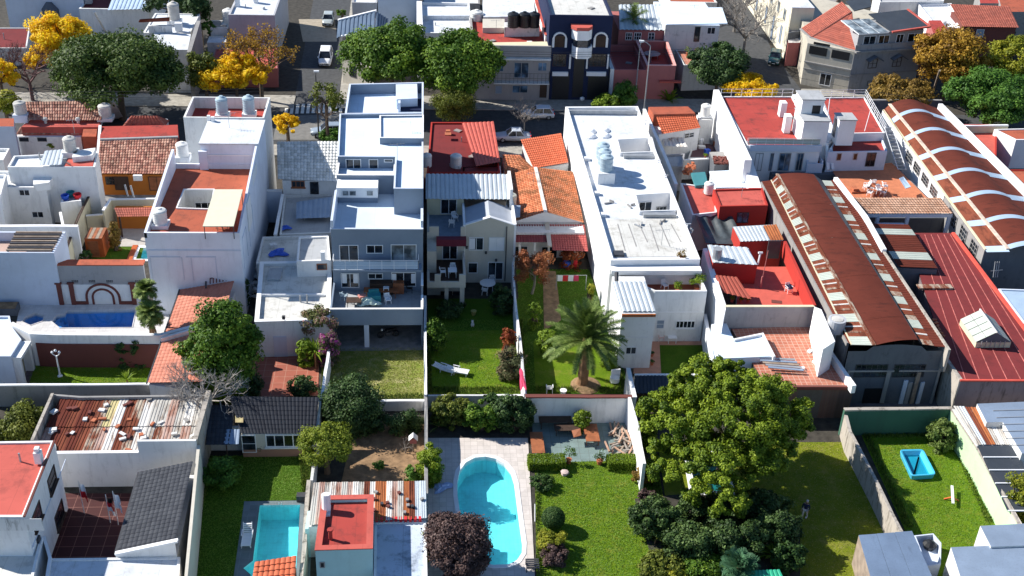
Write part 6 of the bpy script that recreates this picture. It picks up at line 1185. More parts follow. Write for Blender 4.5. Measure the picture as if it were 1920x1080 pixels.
SK=T('roof_skylight','gabled glazed skylight box on the maroon flat roof','skylight',(xs_+1.5,y0s,ZM));dxs=(sa[0]-sb_[0]);zh_,za_=ZM+.55,ZM+1.5
def sp(x,t,z):return(xs_+x+dxs*t,y0s+(y1s-y0s)*t,z)
mk('kerb',join(([sp(0,0,ZM),sp(wd_,0,ZM),sp(wd_,1,ZM),sp(0,1,ZM),sp(0,0,zh_),sp(wd_,0,zh_),sp(wd_,1,zh_),sp(0,1,zh_)],box(0,1,0,1,0,1)[1][2:])),cream,SK)
for(xa_,xb_,za1,zb1)in((-.05,wd_/2,zh_,za_),(wd_,wd_/2,zh_,za_)):
 for i in range(4):
  for j in range(2):
   t0,t1=i/4+.01,(i+1)/4-.01;u0,u1=j/2+.01,(j+1)/2-.01;g=lambda u,t:sp(xa_+(xb_-xa_)*u,t,za1+(zb1-za1)*u+.03)
   mk('pane',thick([g(u0,t1),g(u1,t1),g(u1,t0),g(u0,t0)],.03),skyl,SK)
mk('ridge',beam(sp(wd_/2,-.02,za_+.05),sp(wd_/2,1.02,za_+.05),.12,.08),whit_s,SK);mks('gable',[([sp(0,t,zh_),sp(wd_,t,zh_),sp(wd_/2,t,za_)],[(0,1,2)])for t in(0,1)],dconc,SK)
mks('bar',[beam(sp(.4+.4*i,-.03,ZM+.1),sp(.4+.4*i,-.03,zh_+.2),.05,.05)for i in range(6)],metalg,SK)
mk('roof_vent_strip',obox((*XY(1752,540,ZM),ZM),3.2,.7,.2,0),rustl,label='rusty white vent strip lying across the maroon roof',cat='roof vent')
for k in range(6):c_=W(1752+3*k,600+6*k,ZM);mk('loose_tile',obox(c_,.4,.2,.1,.5*k),terrp,label='orange tiles heaped along the hangar gutter',cat='tile',group='orange tiles along the gutter')
# small rust sheet roof + tan tile porch
S2=T('rust_sheet_lean_to','rusty lean-to with two pale translucent bands between the hangar and the maroon roof','roof',W(1690,470));a0,a1,b0,b1=W(1632,419,4.9),W(1684,500,4.7),W(1703,421,4.9),W(1758,503,4.7)
strip(S2,a0,a1,b0,b1,0,lambda n:[(.12,rust,None),(.14,skyl,'pale translucent band'),(.40,rust,None),(.17,skyl,'pale translucent band'),(.17,rust,None)],pitch=.35,dz=.02);mk('wall',prism([a0,b0,b1,a1],0,4.55),dconc,S2)
ZC=3.3;CT=T('court_terrace','brown tiled roof court with a stacked chair table and a tan tiled porch roof','terrace',W(1650,350));mk('floor',poly([XY(1560,318,ZC),XY(1672,305,ZC),XY(1760,392,ZC),XY(1598,392,ZC)],ZC),plain('court_floor',(.50,.17,.08),.8,var=.15),CT)
mk('base',prism([XY(1575,330,ZC-.1),XY(1680,312,ZC-.1),XY(1780,410,ZC-.1),XY(1620,410,ZC-.1)],0,ZC-.03),dconc,CT)
tiled('porch_roof',(W(1595,371,5.6),W(1764,371,5.6),W(1787,401,5.0),W(1622,401,5.0)),tile_tan,CT,.3,.34,.06,.05)
yp_=W(1700,400,5.0)[1];mk('porch_beam',join(box(xA(1624,404,yp_),xA(1786,404,yp_),yp_-.0,yp_+.15,4.55,4.9),*[box(xA(x_,404,yp_)-.15,xA(x_,404,yp_)+.15,yp_,yp_+.3,2.0,4.55)for x_ in(1648,1704,1782)]),bluew,CT);mk('counter',box(xA(1640,430,yp_),xA(1690,430,yp_),yp_-.5,yp_-.1,3.3,4.0),bluew,CT)
c_=W(1639,362,ZC);table((c_[0],c_[1],ZC),'round table heaped with upturned white chairs on the brown roof court',r=.9,name='stacked_table',mat=terrp)
for k in range(8):a=k*.785;chair((c_[0]+1.0*math.cos(a),c_[1]+.9*math.sin(a),ZC+(.0 if k%2 else .45)),a+1.6,'white chair gathered round the table on the brown roof court',plw,'white chairs round the roof court table')
mk('sun_bed',join(obox((*XY(1608,360,ZC),ZC),1.6,.7,.2,.1),obox((*XY(1601,359,ZC),ZC+.2),.5,.7,.25,.1)),terrp,label='terracotta sun bed left of the stacked chairs on the roof court',cat='sun bed');mk('awning',thick([W(1686,334,4.9),W(1694,331,4.9),W(1708,350,4.6),W(1698,353,4.4)],.06),skyb,label='small blue-white awning on the hangar wall over the roof court',cat='awning')
# ================================================================== WHITE BUILDING WITH RED ROOF TERRACES
zW=6.6;WB=T('red_terrace_building','white building with two red roof terraces, stair boxes and a glazed balcony front','building',W(1500,300));yWf=yA(1460,268,zW)
pl_=[XY(1352,176,zW),XY(1486,176,zW),XY(1540,268,zW),XY(1402,268,zW)];q=inset(pl_,.15);mk('wall',ring(pl_,q,0,zW-.3,zW-.42),clean,WB);mk('roof',poly(q,zW-.42),rroof,WB)
pr_=[XY(1538,178,zW),XY(1622,177,zW),XY(1660,244,zW),XY(1566,246,zW)];q=inset(pr_,.15);mk('right_wall',ring(pr_,q,0,zW-.3,zW-.42),clean,WB);mk('right_roof',poly(q,zW-.42),rroof,WB)
pq_=[XY(1570,250,5.6),XY(1650,248,5.6),XY(1664,283,5.6),XY(1553,285,5.6)];q=inset(pq_,.15);mk('lower_wall',ring(pq_,q,0,5.6,5.3),bluew,WB);mk('lower_roof',poly(q,5.3),rroof,WB)
mk('centre_wall',prism([XY(1486,177,6.2),XY(1540,178,6.2),XY(1568,250,6.2),XY(1552,268,6.2),XY(1538,268,6.2)],0,6.2),clean,WB)
def tower(px,py0,py1,px1,zt,z0,mat,rm,name,lean=1):
 y=yA((px+px1)/2,py1,z0);xa_,xb_=xA(px,py1,y),xA(px1,py1,y);zt=zA((px+px1)/2,py0,y);return xa_,xb_,y,zt
for(px0,px1,yb,yt,dpt,nm)in((1501,1549,268,206,3.6,'stair_box'),(1567,1598,268,226,1.9,'vent_box')):
 y=yA(px0,yb,6.3);xa_,xb_=xA(px0,yb,y),xA(px1,yb,y);zt=zA(px0,yt,y);zt=zA(px0+3,yt,y)if nm=='vent_box' else zA(px0,228,y)
 mk(nm,box(xa_,xb_,y,y+dpt,6.0,zt),bluew if nm=='x' else clean,WB);mk('roof_slab',box(xa_-.08,xb_+.08,y-.08,y+dpt+.08,zt+.002,zt+.12),groof,WB)
 if nm=='stair_box':mk('upper_box',box(xa_+.1,xb_-.3,y+1.9,y+4.4,zt+.13,zt+1.7),clean,WB);mk('upper_slab',box(xa_+.0,xb_-.2,y+1.8,y+4.5,zt+1.702,zt+1.82),groof,WB);mk('opening_shade',Face((xa_,y+1.9),(xb_,y+1.9)).slab(1.3,2.2,zt+.15,zt+1.1,0,.03),tank_k,WB)  # stair box has no hole; a black slab paints its dark inside
 else:mk('opening_shade',Face((xa_,y+dpt),(xa_,y)).slab(.4,1.2,6.6,zt-.3,0,.03),tank_k,WB)  # vent box likewise: shade of the hole painted as a thin black slab
for(a,b,h_)in((1465,217,1.7),(1473,247,2.0)):c_=W(a,b,6.2);mk('chimney',obox(c_,.7,.9,h_),clean,WB)
FWb=Face((xA(1402,268,yWf),yWf),(xA(1540,268,yWf),yWf));slab_on(WB,FWb,(1404,272,1540,282),bluew,'fascia',0,.25)
for a,b in((1412,1432),(1440,1452),(1457,1484),(1490,1508)):win(WB,FWb,(a,287,b,320),2,kind='balcony_door',pane='glass_blue',frame='grey')
rz=zW-.3;railing(WB,[(xA(1402,268,yWf),yWf+.1,rz),(xA(1540,268,yWf),yWf+.1,rz)],.8,metalw,'railing',1.0,2,.025);mk('railing_panel',box(xA(1404,268,yWf),xA(1538,268,yWf),yWf+.09,yWf+.11,rz+.1,rz+.72),skyl,WB)
railing(WB,[(*pl_[0],rz),(*pl_[1],rz)],.9,metalw,'rear_railing',1.3,2,.03);railing(WB,[(*pr_[0],rz),(*pr_[1],rz),(*pr_[2],rz)],.9,metalw,'rear_railing',1.3,3,.03)
by=yA(1530,318,3.6);mk('balcony_box',join(box(xA(1515,300,by),xA(1545,300,by),by,by+.15,2.6,4.3),box(xA(1515,300,by),xA(1515,300,by)+.15,by+.151,by+2.2,2.6,4.6),box(xA(1545,300,by)-.15,xA(1545,300,by),by+.151,by+2.2,2.6,4.6),box(xA(1515,300,by)+.15,xA(1545,300,by)-.15,by+.151,by+2.2,2.6,4.1)),bluew,WB);mk('balcony_floor',box(xA(1515,300,by)+.16,xA(1545,300,by)-.16,by+.16,by+2.2,4.101,4.14),terra,WB)
FL_=Face(pq_[3],pq_[2]);win(WB,FL_,(1567,287,1579,301),1,frame='grey');win(WB,FL_,(1598,287,1609,300),1,frame='grey');win(WB,FL_,(1621,286,1644,312),2,kind='door',frame='dark')
ST=T('spiral_stair','white external stair climbing to the right red terrace','stairs',W(1672,300));
for k in range(12):t=k/11;a=lerp(W(1692,318,3.4),W(1664,240,6.2),t);mk('step',obox(a,.9,.3,.08,0),metalg,ST)
mk('handrail',join(tube(lerp(W(1699,318,4.3),W(1699,318,4.3),0),W(1672,236,7.1),.04,5),tube(W(1684,318,4.3),W(1658,238,7.1),.04,5),*[tube(lerp(W(1684,318,3.4),W(1658,240,6.2),i/5),lerp(W(1684,318,4.3),W(1658,238,7.1),i/5),.03,4)for i in range(6)]),metalw,ST)
for k in range(2):b_=W(1552+9*k,318,3.6);mk('buttress',beam((b_[0],b_[1],3.6),(b_[0]-.2,b_[1]+1.3,6.0-.4*k),.3,.3),clean,WB)
mk('roof_mast',join(tube(W(1549,240,6.3),W(1556,184,9.2),.05,5),tube(W(1621,246,6.3),W(1634,200,8.6),.04,5)),metalw,WB)
mk('back_base',prism([XY(1440,322,3),XY(1560,318,3),XY(1575,330,3),XY(1450,330,3)],0,3.2),dconc,WB)
# right edge
wb_=bl('white_box_house','white cube house with a salmon roof at the right edge','house',[(1864,242),(1960,240),(1960,262),(1905,262)],3.7,clean,terra,par=.12);bb=bl('red_yard_house','low house with a bright red terrace behind a cream parapet','house',[(1784,233),(1870,233),(1868,300),(1832,300)],3.0,redw,redfloor,par=.1);wall('cream parapet wall behind the small bright red terrace',[(1780,236),(1890,235)],3.8,.25,cream,clean)
bb=bl('salmon_terrace','salmon-red terrace in front of the white cube house','terrace',[(1866,318),(1960,318),(1990,380),(1905,378)],2.6,redw,terra,par=.1);bb=bl('blue_roof_block','block with a vivid blue-white roof at the right edge','building',[(1872,541),(1990,545),(2020,600),(1920,606)],4.3,bluew,skyb,par=.1)
wall('long dark wall behind the barrel hangar',[(1630,188),(1766,188)],3.2,.3,dconc,conc)
# ================================================================== FOREGROUND LEFT
zL=6.13;HL=bl('red_roof_house','white two-storey house with a flat red roof at the lower left','house',[(-90,829),(102,826),(45,969),(-90,969)],zL,white,rroof2,par=.12);fr_=HL.right();fr_=Face(HL.c[2],HL.c[1])
mk('front_wall_stain',HL.front().slab(.0,5.5,5.0,5.98,0,.03),white3,HL.root);mk('coping',beam((*HL.c[2],zL),(*HL.c[1],zL),.14,.1),dkred,HL.root)
for(x0,y0,x1,y1)in((90,922,104,878),(61,993,77,944),(103,990,119,942)):
 a,b=fr_.hit(x0,(y0+y1)/2+12),fr_.hit(x1,(y0+y1)/2-12);zc_=(a[1]+b[1])/2;win(HL.root,fr_,None,1,2,'brown',uz=(a[0],b[0],zc_-.65,zc_+.65),sill=True)
mk('moulding',join(fr_.slab(.1,9,3.35,3.43,0,.04)),bluew,HL.root);c_=W(74,866,zL);mk('chimney',join(obox(c_,.45,.5,.9),obox((c_[0],c_[1],zL+.95),.3,.35,.25)),clean,HL.root);mk('flue',tube((c_[0]+.3,c_[1]-.3,zL),(c_[0]+.6,c_[1]-.2,zL+.4),.1,6),metald,HL.root)
lo=bl('white_porch_roof','worn white porch roof below the red-roofed house','building',[(-60,1008),(80,1006),(56,1110),(-60,1110)],2.9,white,wroof2,par=.12);mk('chimney',obox(W(68,1015,2.9),.5,.45,.35),metald,lo.root);wall('thin white parapet beside the flag patio',[(82,1006),(94,1046),(84,1110)],2.6,.15,white,clean)
# patchwork roof building
yP=yA(240,912,0);zP1,zP2=zA(200,850,yP),zA(320,827,yP);xP0,xP1,xP2=xA(105,850,yP),xA(260,848,yP),xA(367,827,yP)
PR=T('patchwork_roof_building','white building with a patchwork roof of rusty, white and yellow sheets weighted with bricks','building',((xP0+xP2)/2,yP,0));mk('front_wall',join(box(xP0-1.0,xP1,yP,yP+.2,0,zP1),box(xP1+.001,xP2,yP,yP+.2,0,zP2)),white,PR)
zs0,zs1=zP1-.35,zP1+.25;yb2_=yA(240,748,zs1);xl0=XY(112,750,zs1)[0];xl1=XY(72,826,zs0)[0];xr0,xr1=XY(386,745,zs1)[0],xP2-.35
mats_=[rust,rust,rust2,rust,rust2,rustl,yel_s,whit_s,rust2,rustl,whit_s,gry_s,gry_s,pinkish,gry_s,whit_s,gry_s];n_=len(mats_)
for k,m_ in enumerate(mats_):
 for j,(t0,t1)in enumerate(((0,.52),(.48,1))):
  u0,u1=k/n_,(k+1)/n_+.008;g=lambda u,t,dz:(xl0+(xr0-xl0)*u+((xl1+(xr1-xl1)*u)-(xl0+(xr0-xl0)*u))*t,yb2_+(yP+.25-yb2_)*t,zs1+(zs0-zs1)*t+dz);dz=.03*(k%2)+.06*(1-j);mm=m_ if j==0 or k%3 else random.choice([rustl,whit_s,pinkish,m_])
  ribbed('roof_sheet',(g(u0,t0,dz),g(u1,t0,dz),g(u1,t1,dz),g(u0,t1,dz)),mm,PR,.22,.03)
mk('left_parapet',prism(ribbon([XY(98,736,zs1+.5),XY(60,826,zs1+.4)],.22),0,zs1+.45),mossy,PR);mk('rear_parapet',prism(ribbon([XY(98,736,zs1+.5),XY(150,744,zs1+.3),XY(390,741,zs1+.3)],.2),0,zs1+.3),conc,PR)
mk('coping',join(box(xP0-.9,xP1-.02,yP-.05,yP+.24,zP1+.002,zP1+.07)),clean,PR)
for k in range(34):
 u,t=random.random(),random.random();b_=(xl1+(xr1-xl1)*u+(xl0-xl1)*(1-t)*(1-u)*.8,yb2_+(yP-yb2_+.3)*t,zs1+(zs0-zs1)*t+.09);r_=random.random()
 mk('brick',obox(b_,random.uniform(.25,.6),random.uniform(.15,.4),random.uniform(.08,.18),random.random()*3),random.choice([white2,terrp,dkred,white2,conc]),PR)
mk('right_wall',prism(ribbon([(xr0+.3,yb2_),(xP2-.1,yP+.25)],.35),0,zP2-.05),mossy,PR)
# long right boundary wall
ya2=yA(340,1110,3.2);mk('wall',prism([(xP2,yP+.2),(xP2+.22,yP+.2),(XY(345,1110,3.2)[0]+.2,ya2),(XY(345,1110,3.2)[0],ya2)],0,3.6),beige,T('long_beige_wall','long beige stuccoed wall between the tiled shed and the shaded back lawn','wall',(xP2,yP,0)))
# charcoal tiled shed roof
CSh=T('charcoal_shed','shed with a charcoal tiled mono-pitch roof beside the flag patio','shed',W(280,1000));ce0,ce1=2.7,3.75
tiled('roof',(W(261,885,ce0),W(362,865,ce1),W(328,1017,ce1),W(217,1038,ce0)),tile_dk,CSh,.34,.40,.035,.02)
fa_,fb_=W(217,1040,ce0),W(327,1020,ce1);mk('gable',([(fa_[0],fa_[1]-.03,ce0+.08),(fb_[0],fa_[1]-.03,ce1+.08),(fb_[0],fa_[1]-.03,0),(fa_[0],fa_[1]-.03,0)],[(0,3,2,1)]),white,CSh);mk('gable_coping',beam((fa_[0],fa_[1]-.03,ce0+.12),(fb_[0]+.2,fa_[1]-.03,ce1+.12),.3,.14),clean,CSh)
mk('side_wall',prism([XY(262,886,ce0),XY(362,866,ce1),XY(328,1018,ce1),XY(219,1036,ce0)],0,2.55),white2,CSh);mk('gutter',beam(W(260,886,ce0-.02),W(216,1038,ce0-.02),.14,.1),metald,CSh)
wr_=bl('white_lower_roof','bright white flat roof at the bottom edge below the tiled shed','building',[(92,1047),(338,1044),(334,1110),(84,1110)],2.5,white,wroof,par=.1)
# flags
for k,(x_,y_,z_,cols,lb)in enumerate((((158),944,3.0,(whitef,redp),'white and red flag hanging nearest the left wall of the dark patio'),(207,962,2.6,(tank_k,redp,whitef),'dark, red and white flag in the middle of the dark patio'),(222,966,3.1,(whitef,whitef),'white flag nearest the tiled shed in the dark patio'))):
 b_=W(x_,y_+18,.03);rt=T('flag',lb,'flag',b_,'flags on poles in the dark patio');mk('pole',tube(b_,(b_[0],b_[1],z_),.03,5),metalw,rt);n=len(cols)
 for i,m_ in enumerate(cols):
  v=[];
  for j in range(6):
   for s in range(2):zz=z_-.1-(i+s)*1.3/n;v.append((b_[0]+.05+.09*j,b_[1]-.12*math.sin(j*1.5+i)-.03*j,zz-.09*j))
  mk('cloth_stripe',(v,[(2*j,2*j+1,2*j+3,2*j+2)for j in range(5)]),m_,rt)
# garden house
GH=T('garden_house','low garden house with dark tiles, white window band and brick base','house',W(520,858));yG=yA(520,856,0);xg0,xg1=xA(455,840,yG),xA(592,840,yG);zE_=zA(520,813,yG)
mk('wall',box(xg0,xg1,yG,yG+4.5,.7,zE_-.02),beige,GH);mk('brick_base',box(xg0-.0,xg1,yG-.05,yG+4.5,0,.698),stucco('brick_pink',(.36,.2,.14),.4),GH);tiled('roof',(W(430,743,zE_+1.5),W(598,745,zE_+1.5),W(592,813,zE_),W(452,813,zE_)),tilemat('shade_darkened_tiles',[(.010,.012,.020),(.014,.017,.026),(.018,.022,.032)],(.02,.022,.03),.3,.8),GH,.3,.4,.03,.02)  # darker copy of the charcoal tiles, tree shade put into the colour
FGh=Face((xg0,yG),(xg1,yG));win(GH,FGh,(455,815,479,848),1,2,kind='door');win(GH,FGh,(499,814,566,838),4,1,sill=True,fw=.09);mk('wall_infill',box(xg0-3.0,xg0-.01,yG+.8,yG+1.0,0,2.2),white2,GH)
SR=T('sheet_lean_to','lean-to with a grey ribbed sheet and a yellow panel left of the garden house','roof',W(430,850));tiled('dark_roof',(W(392,760,2.9),W(440,760,2.9),W(432,835,2.2),W(385,835,2.2)),tile_dk,SR,.3,.4,.03,.02);ribbed('grey_sheet',(W(425,805,2.5),W(450,805,2.5),W(448,833,2.25),W(419,833,2.25)),zinc_sh,SR,.25,.03);mk('yellow_panel',thick([W(441,774,2.9),W(456,774,2.9),W(456,792,2.8),W(441,792,2.8)],.04),yel_s,SR);mk('post',tube((*XY(424,833,2.2),0),W(424,833,2.2),.05,6),dwood,SR);mk('rear_wall',prism([XY(394,762,2),XY(436,762,2),XY(430,800,2),XY(388,800,2)],0,2.0),conc,SR)
c_=W(464,1012,.05);lounger((c_[0],c_[1],.05),0.02,'white lounger alone on the slate edge of the rectangular pool',None,None,50);mk('pump_box',obox(W(566,938,0),.7,.5,.55),metald,label='small dark pump box at the corner of the rectangular pool',cat='box')
mk('pool_ladder',join(tube(W(523,946,.05),W(523,942,.6),.03,5),tube(W(528,946,.05),W(528,942,.6),.03,5)),metalw,label='small white ladder at the far end of the rectangular pool',cat='ladder')
RTl=T('red_tile_corner_roof','small roof of red tiles over the near end of the rectangular pool','roof',W(510,1080));tiled('roof',(W(478,1054,2.6),W(556,1042,2.6),W(552,1100,2.2),W(470,1104,2.2)),tile_or2,RTl,.34,.40,.05,.05);mk('post',tube(W(480,1060,2.5),(*XY(480,1060,2.5),0),.07,6),dwood,RTl);mk('post',tube(W(552,1050,2.5),(*XY(552,1050,2.5),0),.07,6),dwood,RTl)
wall('mossy white wall between the rectangular pool and the aqua house',[(579,900),(572,990),(562,1110)],2.2,.28,mossy,None);wall('white wall between the back lawn and the soil bed',[(600,752),(584,900)],2.0,.2,white2,None)
# aqua house
zA_=4.5;AH=bl('aqua_house','small aqua house with a red flat roof, white tank and chimney','house',[(605,931),(700,929),(698,1029),(591,1032)],zA_,aqua,rroof,par=.25,w=.35,cop=rroof2);win(AH.root,AH.front(),(600,1053,609,1064),1,frame='grey')
b_=W(612,958,zA_-.2);mk('cistern',join(obox((b_[0],b_[1],zA_-.25),.55,1.0,.12),tube((b_[0],b_[1],zA_-.1),(b_[0],b_[1]+.3,zA_+1.0),.3,14)),plw,label='white cylinder cistern on the red roof of the aqua house',cat='tank');b_=W(620,1010,zA_-.2);mk('chimney',join(tube(b_,(b_[0],b_[1],zA_+.5),.13,8),tube((b_[0],b_[1],zA_+.5),(b_[0],b_[1],zA_+.62),.2,8)),rroof,AH.root)
zR2=2.9;RS=T('rusty_sheet_roof','roof of pale and orange-rusted corrugated sheets behind the aqua house','roof',W(690,940));a0,b0,b1,a1=W(588,905,zR2+.2),W(797,902,zR2+.2),W(799,972,zR2),W(578,985,zR2);sm=[gry_s,pinkish,gry_s,whit_s,pinkish,gry_s,pinkish,whit_s,gry_s,rust2,whit_s,rusto,rusto,whit_s,pinkish,gry_s,rusto,rust2,zinc,zinc]
for k,m_ in enumerate(sm):u0,u1=k/len(sm),(k+1)/len(sm)+.006;ribbed('roof_sheet',tuple((p[0],p[1],p[2]+.025*(k%2))for p in(lerp(a0,b0,u0),lerp(a0,b0,u1),lerp(a1,b1,u1),lerp(a1,b1,u0))),m_,RS,.15,.03)
for k in range(12):t=lerp(lerp(a0,b0,random.uniform(.45,.98)),lerp(a1,b1,random.uniform(.5,.98)),random.uniform(.2,.9));mk('stone',obox((t[0],t[1],t[2]+.06),.25,.2,.15,random.random()*3),random.choice([conc,dkred,metald]),RS)
mk('wall',prism([a0,b0,b1,a1],0,zR2-.15),white2,RS);wf_=bl('blue_white_flat_roof','stained blue-white flat roof right of the aqua house','building',[(702,978),(799,976),(802,1110),(700,1110)],2.7,white,membrane('stained_blue_roof',(.55,.62,.72),(.06,.08,.1),.85,3),par=.1,cop=None);mk('striped_kerb',join(*[box(xA(704+9*i,973,wf_.c[0][1]),xA(709+9*i,973,wf_.c[0][1]),wf_.c[0][1]-.1,wf_.c[0][1]+.2,2.7,2.95)for i in range(10)]),redp,wf_.root)
sw=bl('small_aqua_step','small white and aqua ledge left of the aqua house','building',[(577,958),(602,957),(592,990),(572,992)],2.6,aqua,wroof,par=.05)
# ---- garden furniture terrace and lawn things
def crate_table(px,py,sx,sy,label,mat=wood,h=.45,rz=0,z=.06):c_=W(px,py,z);return table((c_[0],c_[1],z),label,sx=sx,sy=sy,h=h,mat=mat,rz=rz,name='wooden_bench',cat='bench')
crate_table(1007,838,1.0,2.6,'long brown wooden bench at the left end of the furniture terrace',group if 0 else wood);crate_table(1108,822,1.1,2.2,'brown wooden bed-like bench right of centre on the furniture terrace',wood,.6);crate_table(1040,800,2.6,.8,'dark wooden table against the white wall of the furniture terrace',dwood,.75);crate_table(1062,812,2.0,.9,'shaded low wooden table in the middle of the furniture terrace',dwood,.6)
mk('board',thick([W(1072,807,.9),W(1088,803,1.1),W(1090,816,.9),W(1076,820,.8)],.05),wood,label='sunlit wooden board lying on the shaded low table',cat='board')
c_=W(1066,868,.06);pot(c_,.22,.35,'potted shrub with thin branches left on the grey-green terrace edge',L_grn,260,.55,fh=.6);c_=W(1124,870,.06);pot(c_,.25,.35,'potted shrub in a terracotta pot near the right hedge',L_mid,260,.5,fh=.5)
lg=[]
for i in range(46):b_=W(random.uniform(1140,1184),random.uniform(818,864),.06);a=random.gauss(.9,.7);L0=random.uniform(.8,1.8);z_=random.uniform(.05,.45);lg.append((b_,a,L0,z_))
for i,(b_,a,L0,z_)in enumerate(lg):mk('log',beam((b_[0],b_[1],.06+z_),(b_[0]+math.cos(a)*L0*.8,b_[1]+math.sin(a)*L0,.06+z_+random.uniform(-.04,.1)),.12,.1),[wood2,plain('cut_wood',(.42,.26,.18),.8,var=.3),barkg][i%3],label='split log in the firewood heap beside the white wall',cat='log',group='logs in the firewood heap')
for(a,b,c,d,lb)in((991,1058,878,861,'clipped box hedge left of the terrace steps'),(1139,1196,878,862,'clipped box hedge right of the terrace steps')):
 xA0,xA1=XY(a,c)[0],XY(b,c)[0];hedge('box_hedge',lb,xA0,xA1,XY(a,c+6)[1],XY(a,c+6)[1]+1.1,.06,.8,L_lim if 1 else L_grn,7000,.1)
def ball(name,label,px,py,rp,z0,leaf,n=9000,ls=.09,hz=.25,k=1.0,cat='shrub',group=None,dens=None):
 b=W(px,py,z0);r=rad(px,py,z0,rp);root=T(name,label,cat,b,group);c=np.array([b[0],b[1],z0+hz+r*k]);d=RNG.normal(size=(n,3));d/=np.linalg.norm(d,axis=1)[:,None];p=c+d*np.array([r,r,r*k])*RNG.uniform(.88,1.02,n)[:,None]
 nm=d+RNG.normal(0,.4,d.shape);nm/=np.linalg.norm(nm,axis=1)[:,None];t=np.cross(nm,RNG.normal(size=d.shape));t/=np.linalg.norm(t,axis=1)[:,None];u=np.cross(nm,t);s=ls*RNG.uniform(.6,1.3,n)[:,None]/2
 V=np.stack([p-t*s,p-u*s*.7,p+t*s,p+u*s*.7],1);V[:,:,2]=np.maximum(V[:,:,2],z0+.02);quadmesh('foliage',V,leaf,root,np.clip(RNG.normal(.5,.25,n),0,1));mk('trunk',tube(b,(b[0],b[1],z0+hz+r*k),.1,7),bark,root);mk('dark_core',lathe((c[0],c[1],c[2]-r*k*.8),[(r*.3,0),(r*.75,r*k*.3),(r*.82,r*k*.8),(r*.7,r*k*1.3),(r*.2,r*k*1.62)],12),plain('core_shade',(.015,.03,.01),.95),root);return root  # solid core, the shade between the leaves painted as near-black green
ball('topiary_ball','clipped dark green topiary ball on the bright lawn',1036,990,22,.06,L_mid,k=.95,hz=.15)
mk('garden_ornament',join(lathe(W(1058,890,.06),[(.1,0),(.25,.05),(.2,.2),(.3,.3),(.1,.35)],9),obox(W(1062,888,.06),.3,.3,.2,.4)),plain('pinkish_stone',(.55,.42,.38),.8),label='pale pinkish stone ornament on the lawn by the left hedge',cat='ornament')
draped('towel','crumpled blue-white towel on the paving left of the oval pool','towel',829,914,.06,1.4,.9,plain('pale_blue_towel',(.36,.45,.68),.85),.25,.4,8)
mk('pool_pole',tube(W(1003,945,.3),W(1003,978,.1),.03,5),metalw,label='white pole lying upright along the lawn edge of the oval pool',cat='pole')
gr_=T('grill','small dark slatted stool at the bottom edge beside the oval pool','stool',W(998,1070));b_=W(998,1066,.05);[mk('slat',box(b_[0]-.45,b_[0]+.45,b_[1]-.4+.2*i,b_[1]-.27+.2*i,.42,.47),metald,gr_)for i in range(5)];[mk('leg',box(b_[0]+s*.42-.03,b_[0]+s*.42+.03,b_[1]+t-.03,b_[1]+t+.03,.05,.42),metald,gr_)for s in(-1,1)for t in(-.35,.4)]
# palm garden bits
c_=W(1030,735,.07);chair((c_[0],c_[1],.07),3.1,'pale chair at the back wall of the palm garden',plw,'palm garden chair');c_=W(1056,737,.07);mk('white_pot',lathe(c_,[(.2,0),(.3,.3),(.2,.3)],10),plw,label='small white pot at the back wall of the palm garden',cat='flower pot')
AC=T('white_tub_chair','white chair turned over in the corner right of the palm','chair',W(1150,715));c_=W(1152,716,.07);mk('seat',lathe(c_,[(.25,0),(.42,.1),(.4,.5),(.2,.55)],12),plw,AC);mk('backrest',obox((c_[0]+.1,c_[1]+.35,.3),.8,.12,.8,.2),plw,AC);[mk('leg',tube((c_[0]+s*.3,c_[1]-.2,.07),(c_[0]+s*.2,c_[1]-.1,.4),.04,5),plw,AC)for s in(-1,1)]
CL=T('clothes_line','clothes line with white and red washing behind the palm garden','clothes line',W(1072,514));a,b=W(1044,516,1.7),W(1100,516,1.7);mk('line',tube(a,b,.015,4),metalw,CL);[mk('post',tube((p[0],p[1],0),p,.04,5),metalg,CL)for p in(a,b)]
for k,m_ in enumerate((whitef,redp,whitef,pinkf)):x0_=a[0]+(b[0]-a[0])*(.03+.18*k);mk('washing',box(x0_,x0_+(b[0]-a[0])*.17,a[1]-.01,a[1]+.01,1.05,1.69),m_,CL)
mk('blue_bundle',lathe(W(1062,500,.1),[(.3,0),(.45,.3),(.3,.6)],9),bluep,label='blue covered bundle behind the clothes line',cat='bundle');mk('red_bundle',lathe(W(1078,500,.1),[(.2,0),(.28,.4),(.15,.9)],9),redp,label='red covered bundle behind the clothes line',cat='bundle')
# ================================================================== GREEN YARD, lower right
wall('dark green wall at the far end of the walled lawn',[(1583,768),(1784,765)],2.5,.3,green_w,mossy);wall('pale mint wall down the right side of the walled lawn',[(1784,765),(1832,838),(1866,902),(1914,986),(1970,1100)],2.5,.25,mint,mossy)
wall('weathered pinkish wall between the pine garden and the walled lawn',[(1584,770),(1594,808),(1640,895),(1692,1000)],2.1,.25,mossy,None)
PP=T('plastic_pool','blue moulded plastic pool shell sunk in the walled lawn','paddling pool',W(1720,870));z1_=.5;po=[XY(1686,843,z1_),XY(1731,842,z1_),XY(1756,890,z1_),XY(1709,893,z1_)]
def rnd(p,r=.35,n=4):
 out=[]
 for i in range(len(p)):
  a,b,c=Vector(p[i-1][:2]),Vector(p[i][:2]),Vector(p[(i+1)%len(p)][:2]);s,e=b+(a-b).normalized()*r,b+(c-b).normalized()*r
  for k in range(n+1):t=k/n;out.append(tuple((s*(1-t)**2+b*2*t*(1-t)+e*t*t)))
 return out
ro=rnd(po);ro=ro if area2(ro)>0 else ro[::-1];ri=inset(ro,.16);rb_=inset(ro,.42);n_=len(ro)
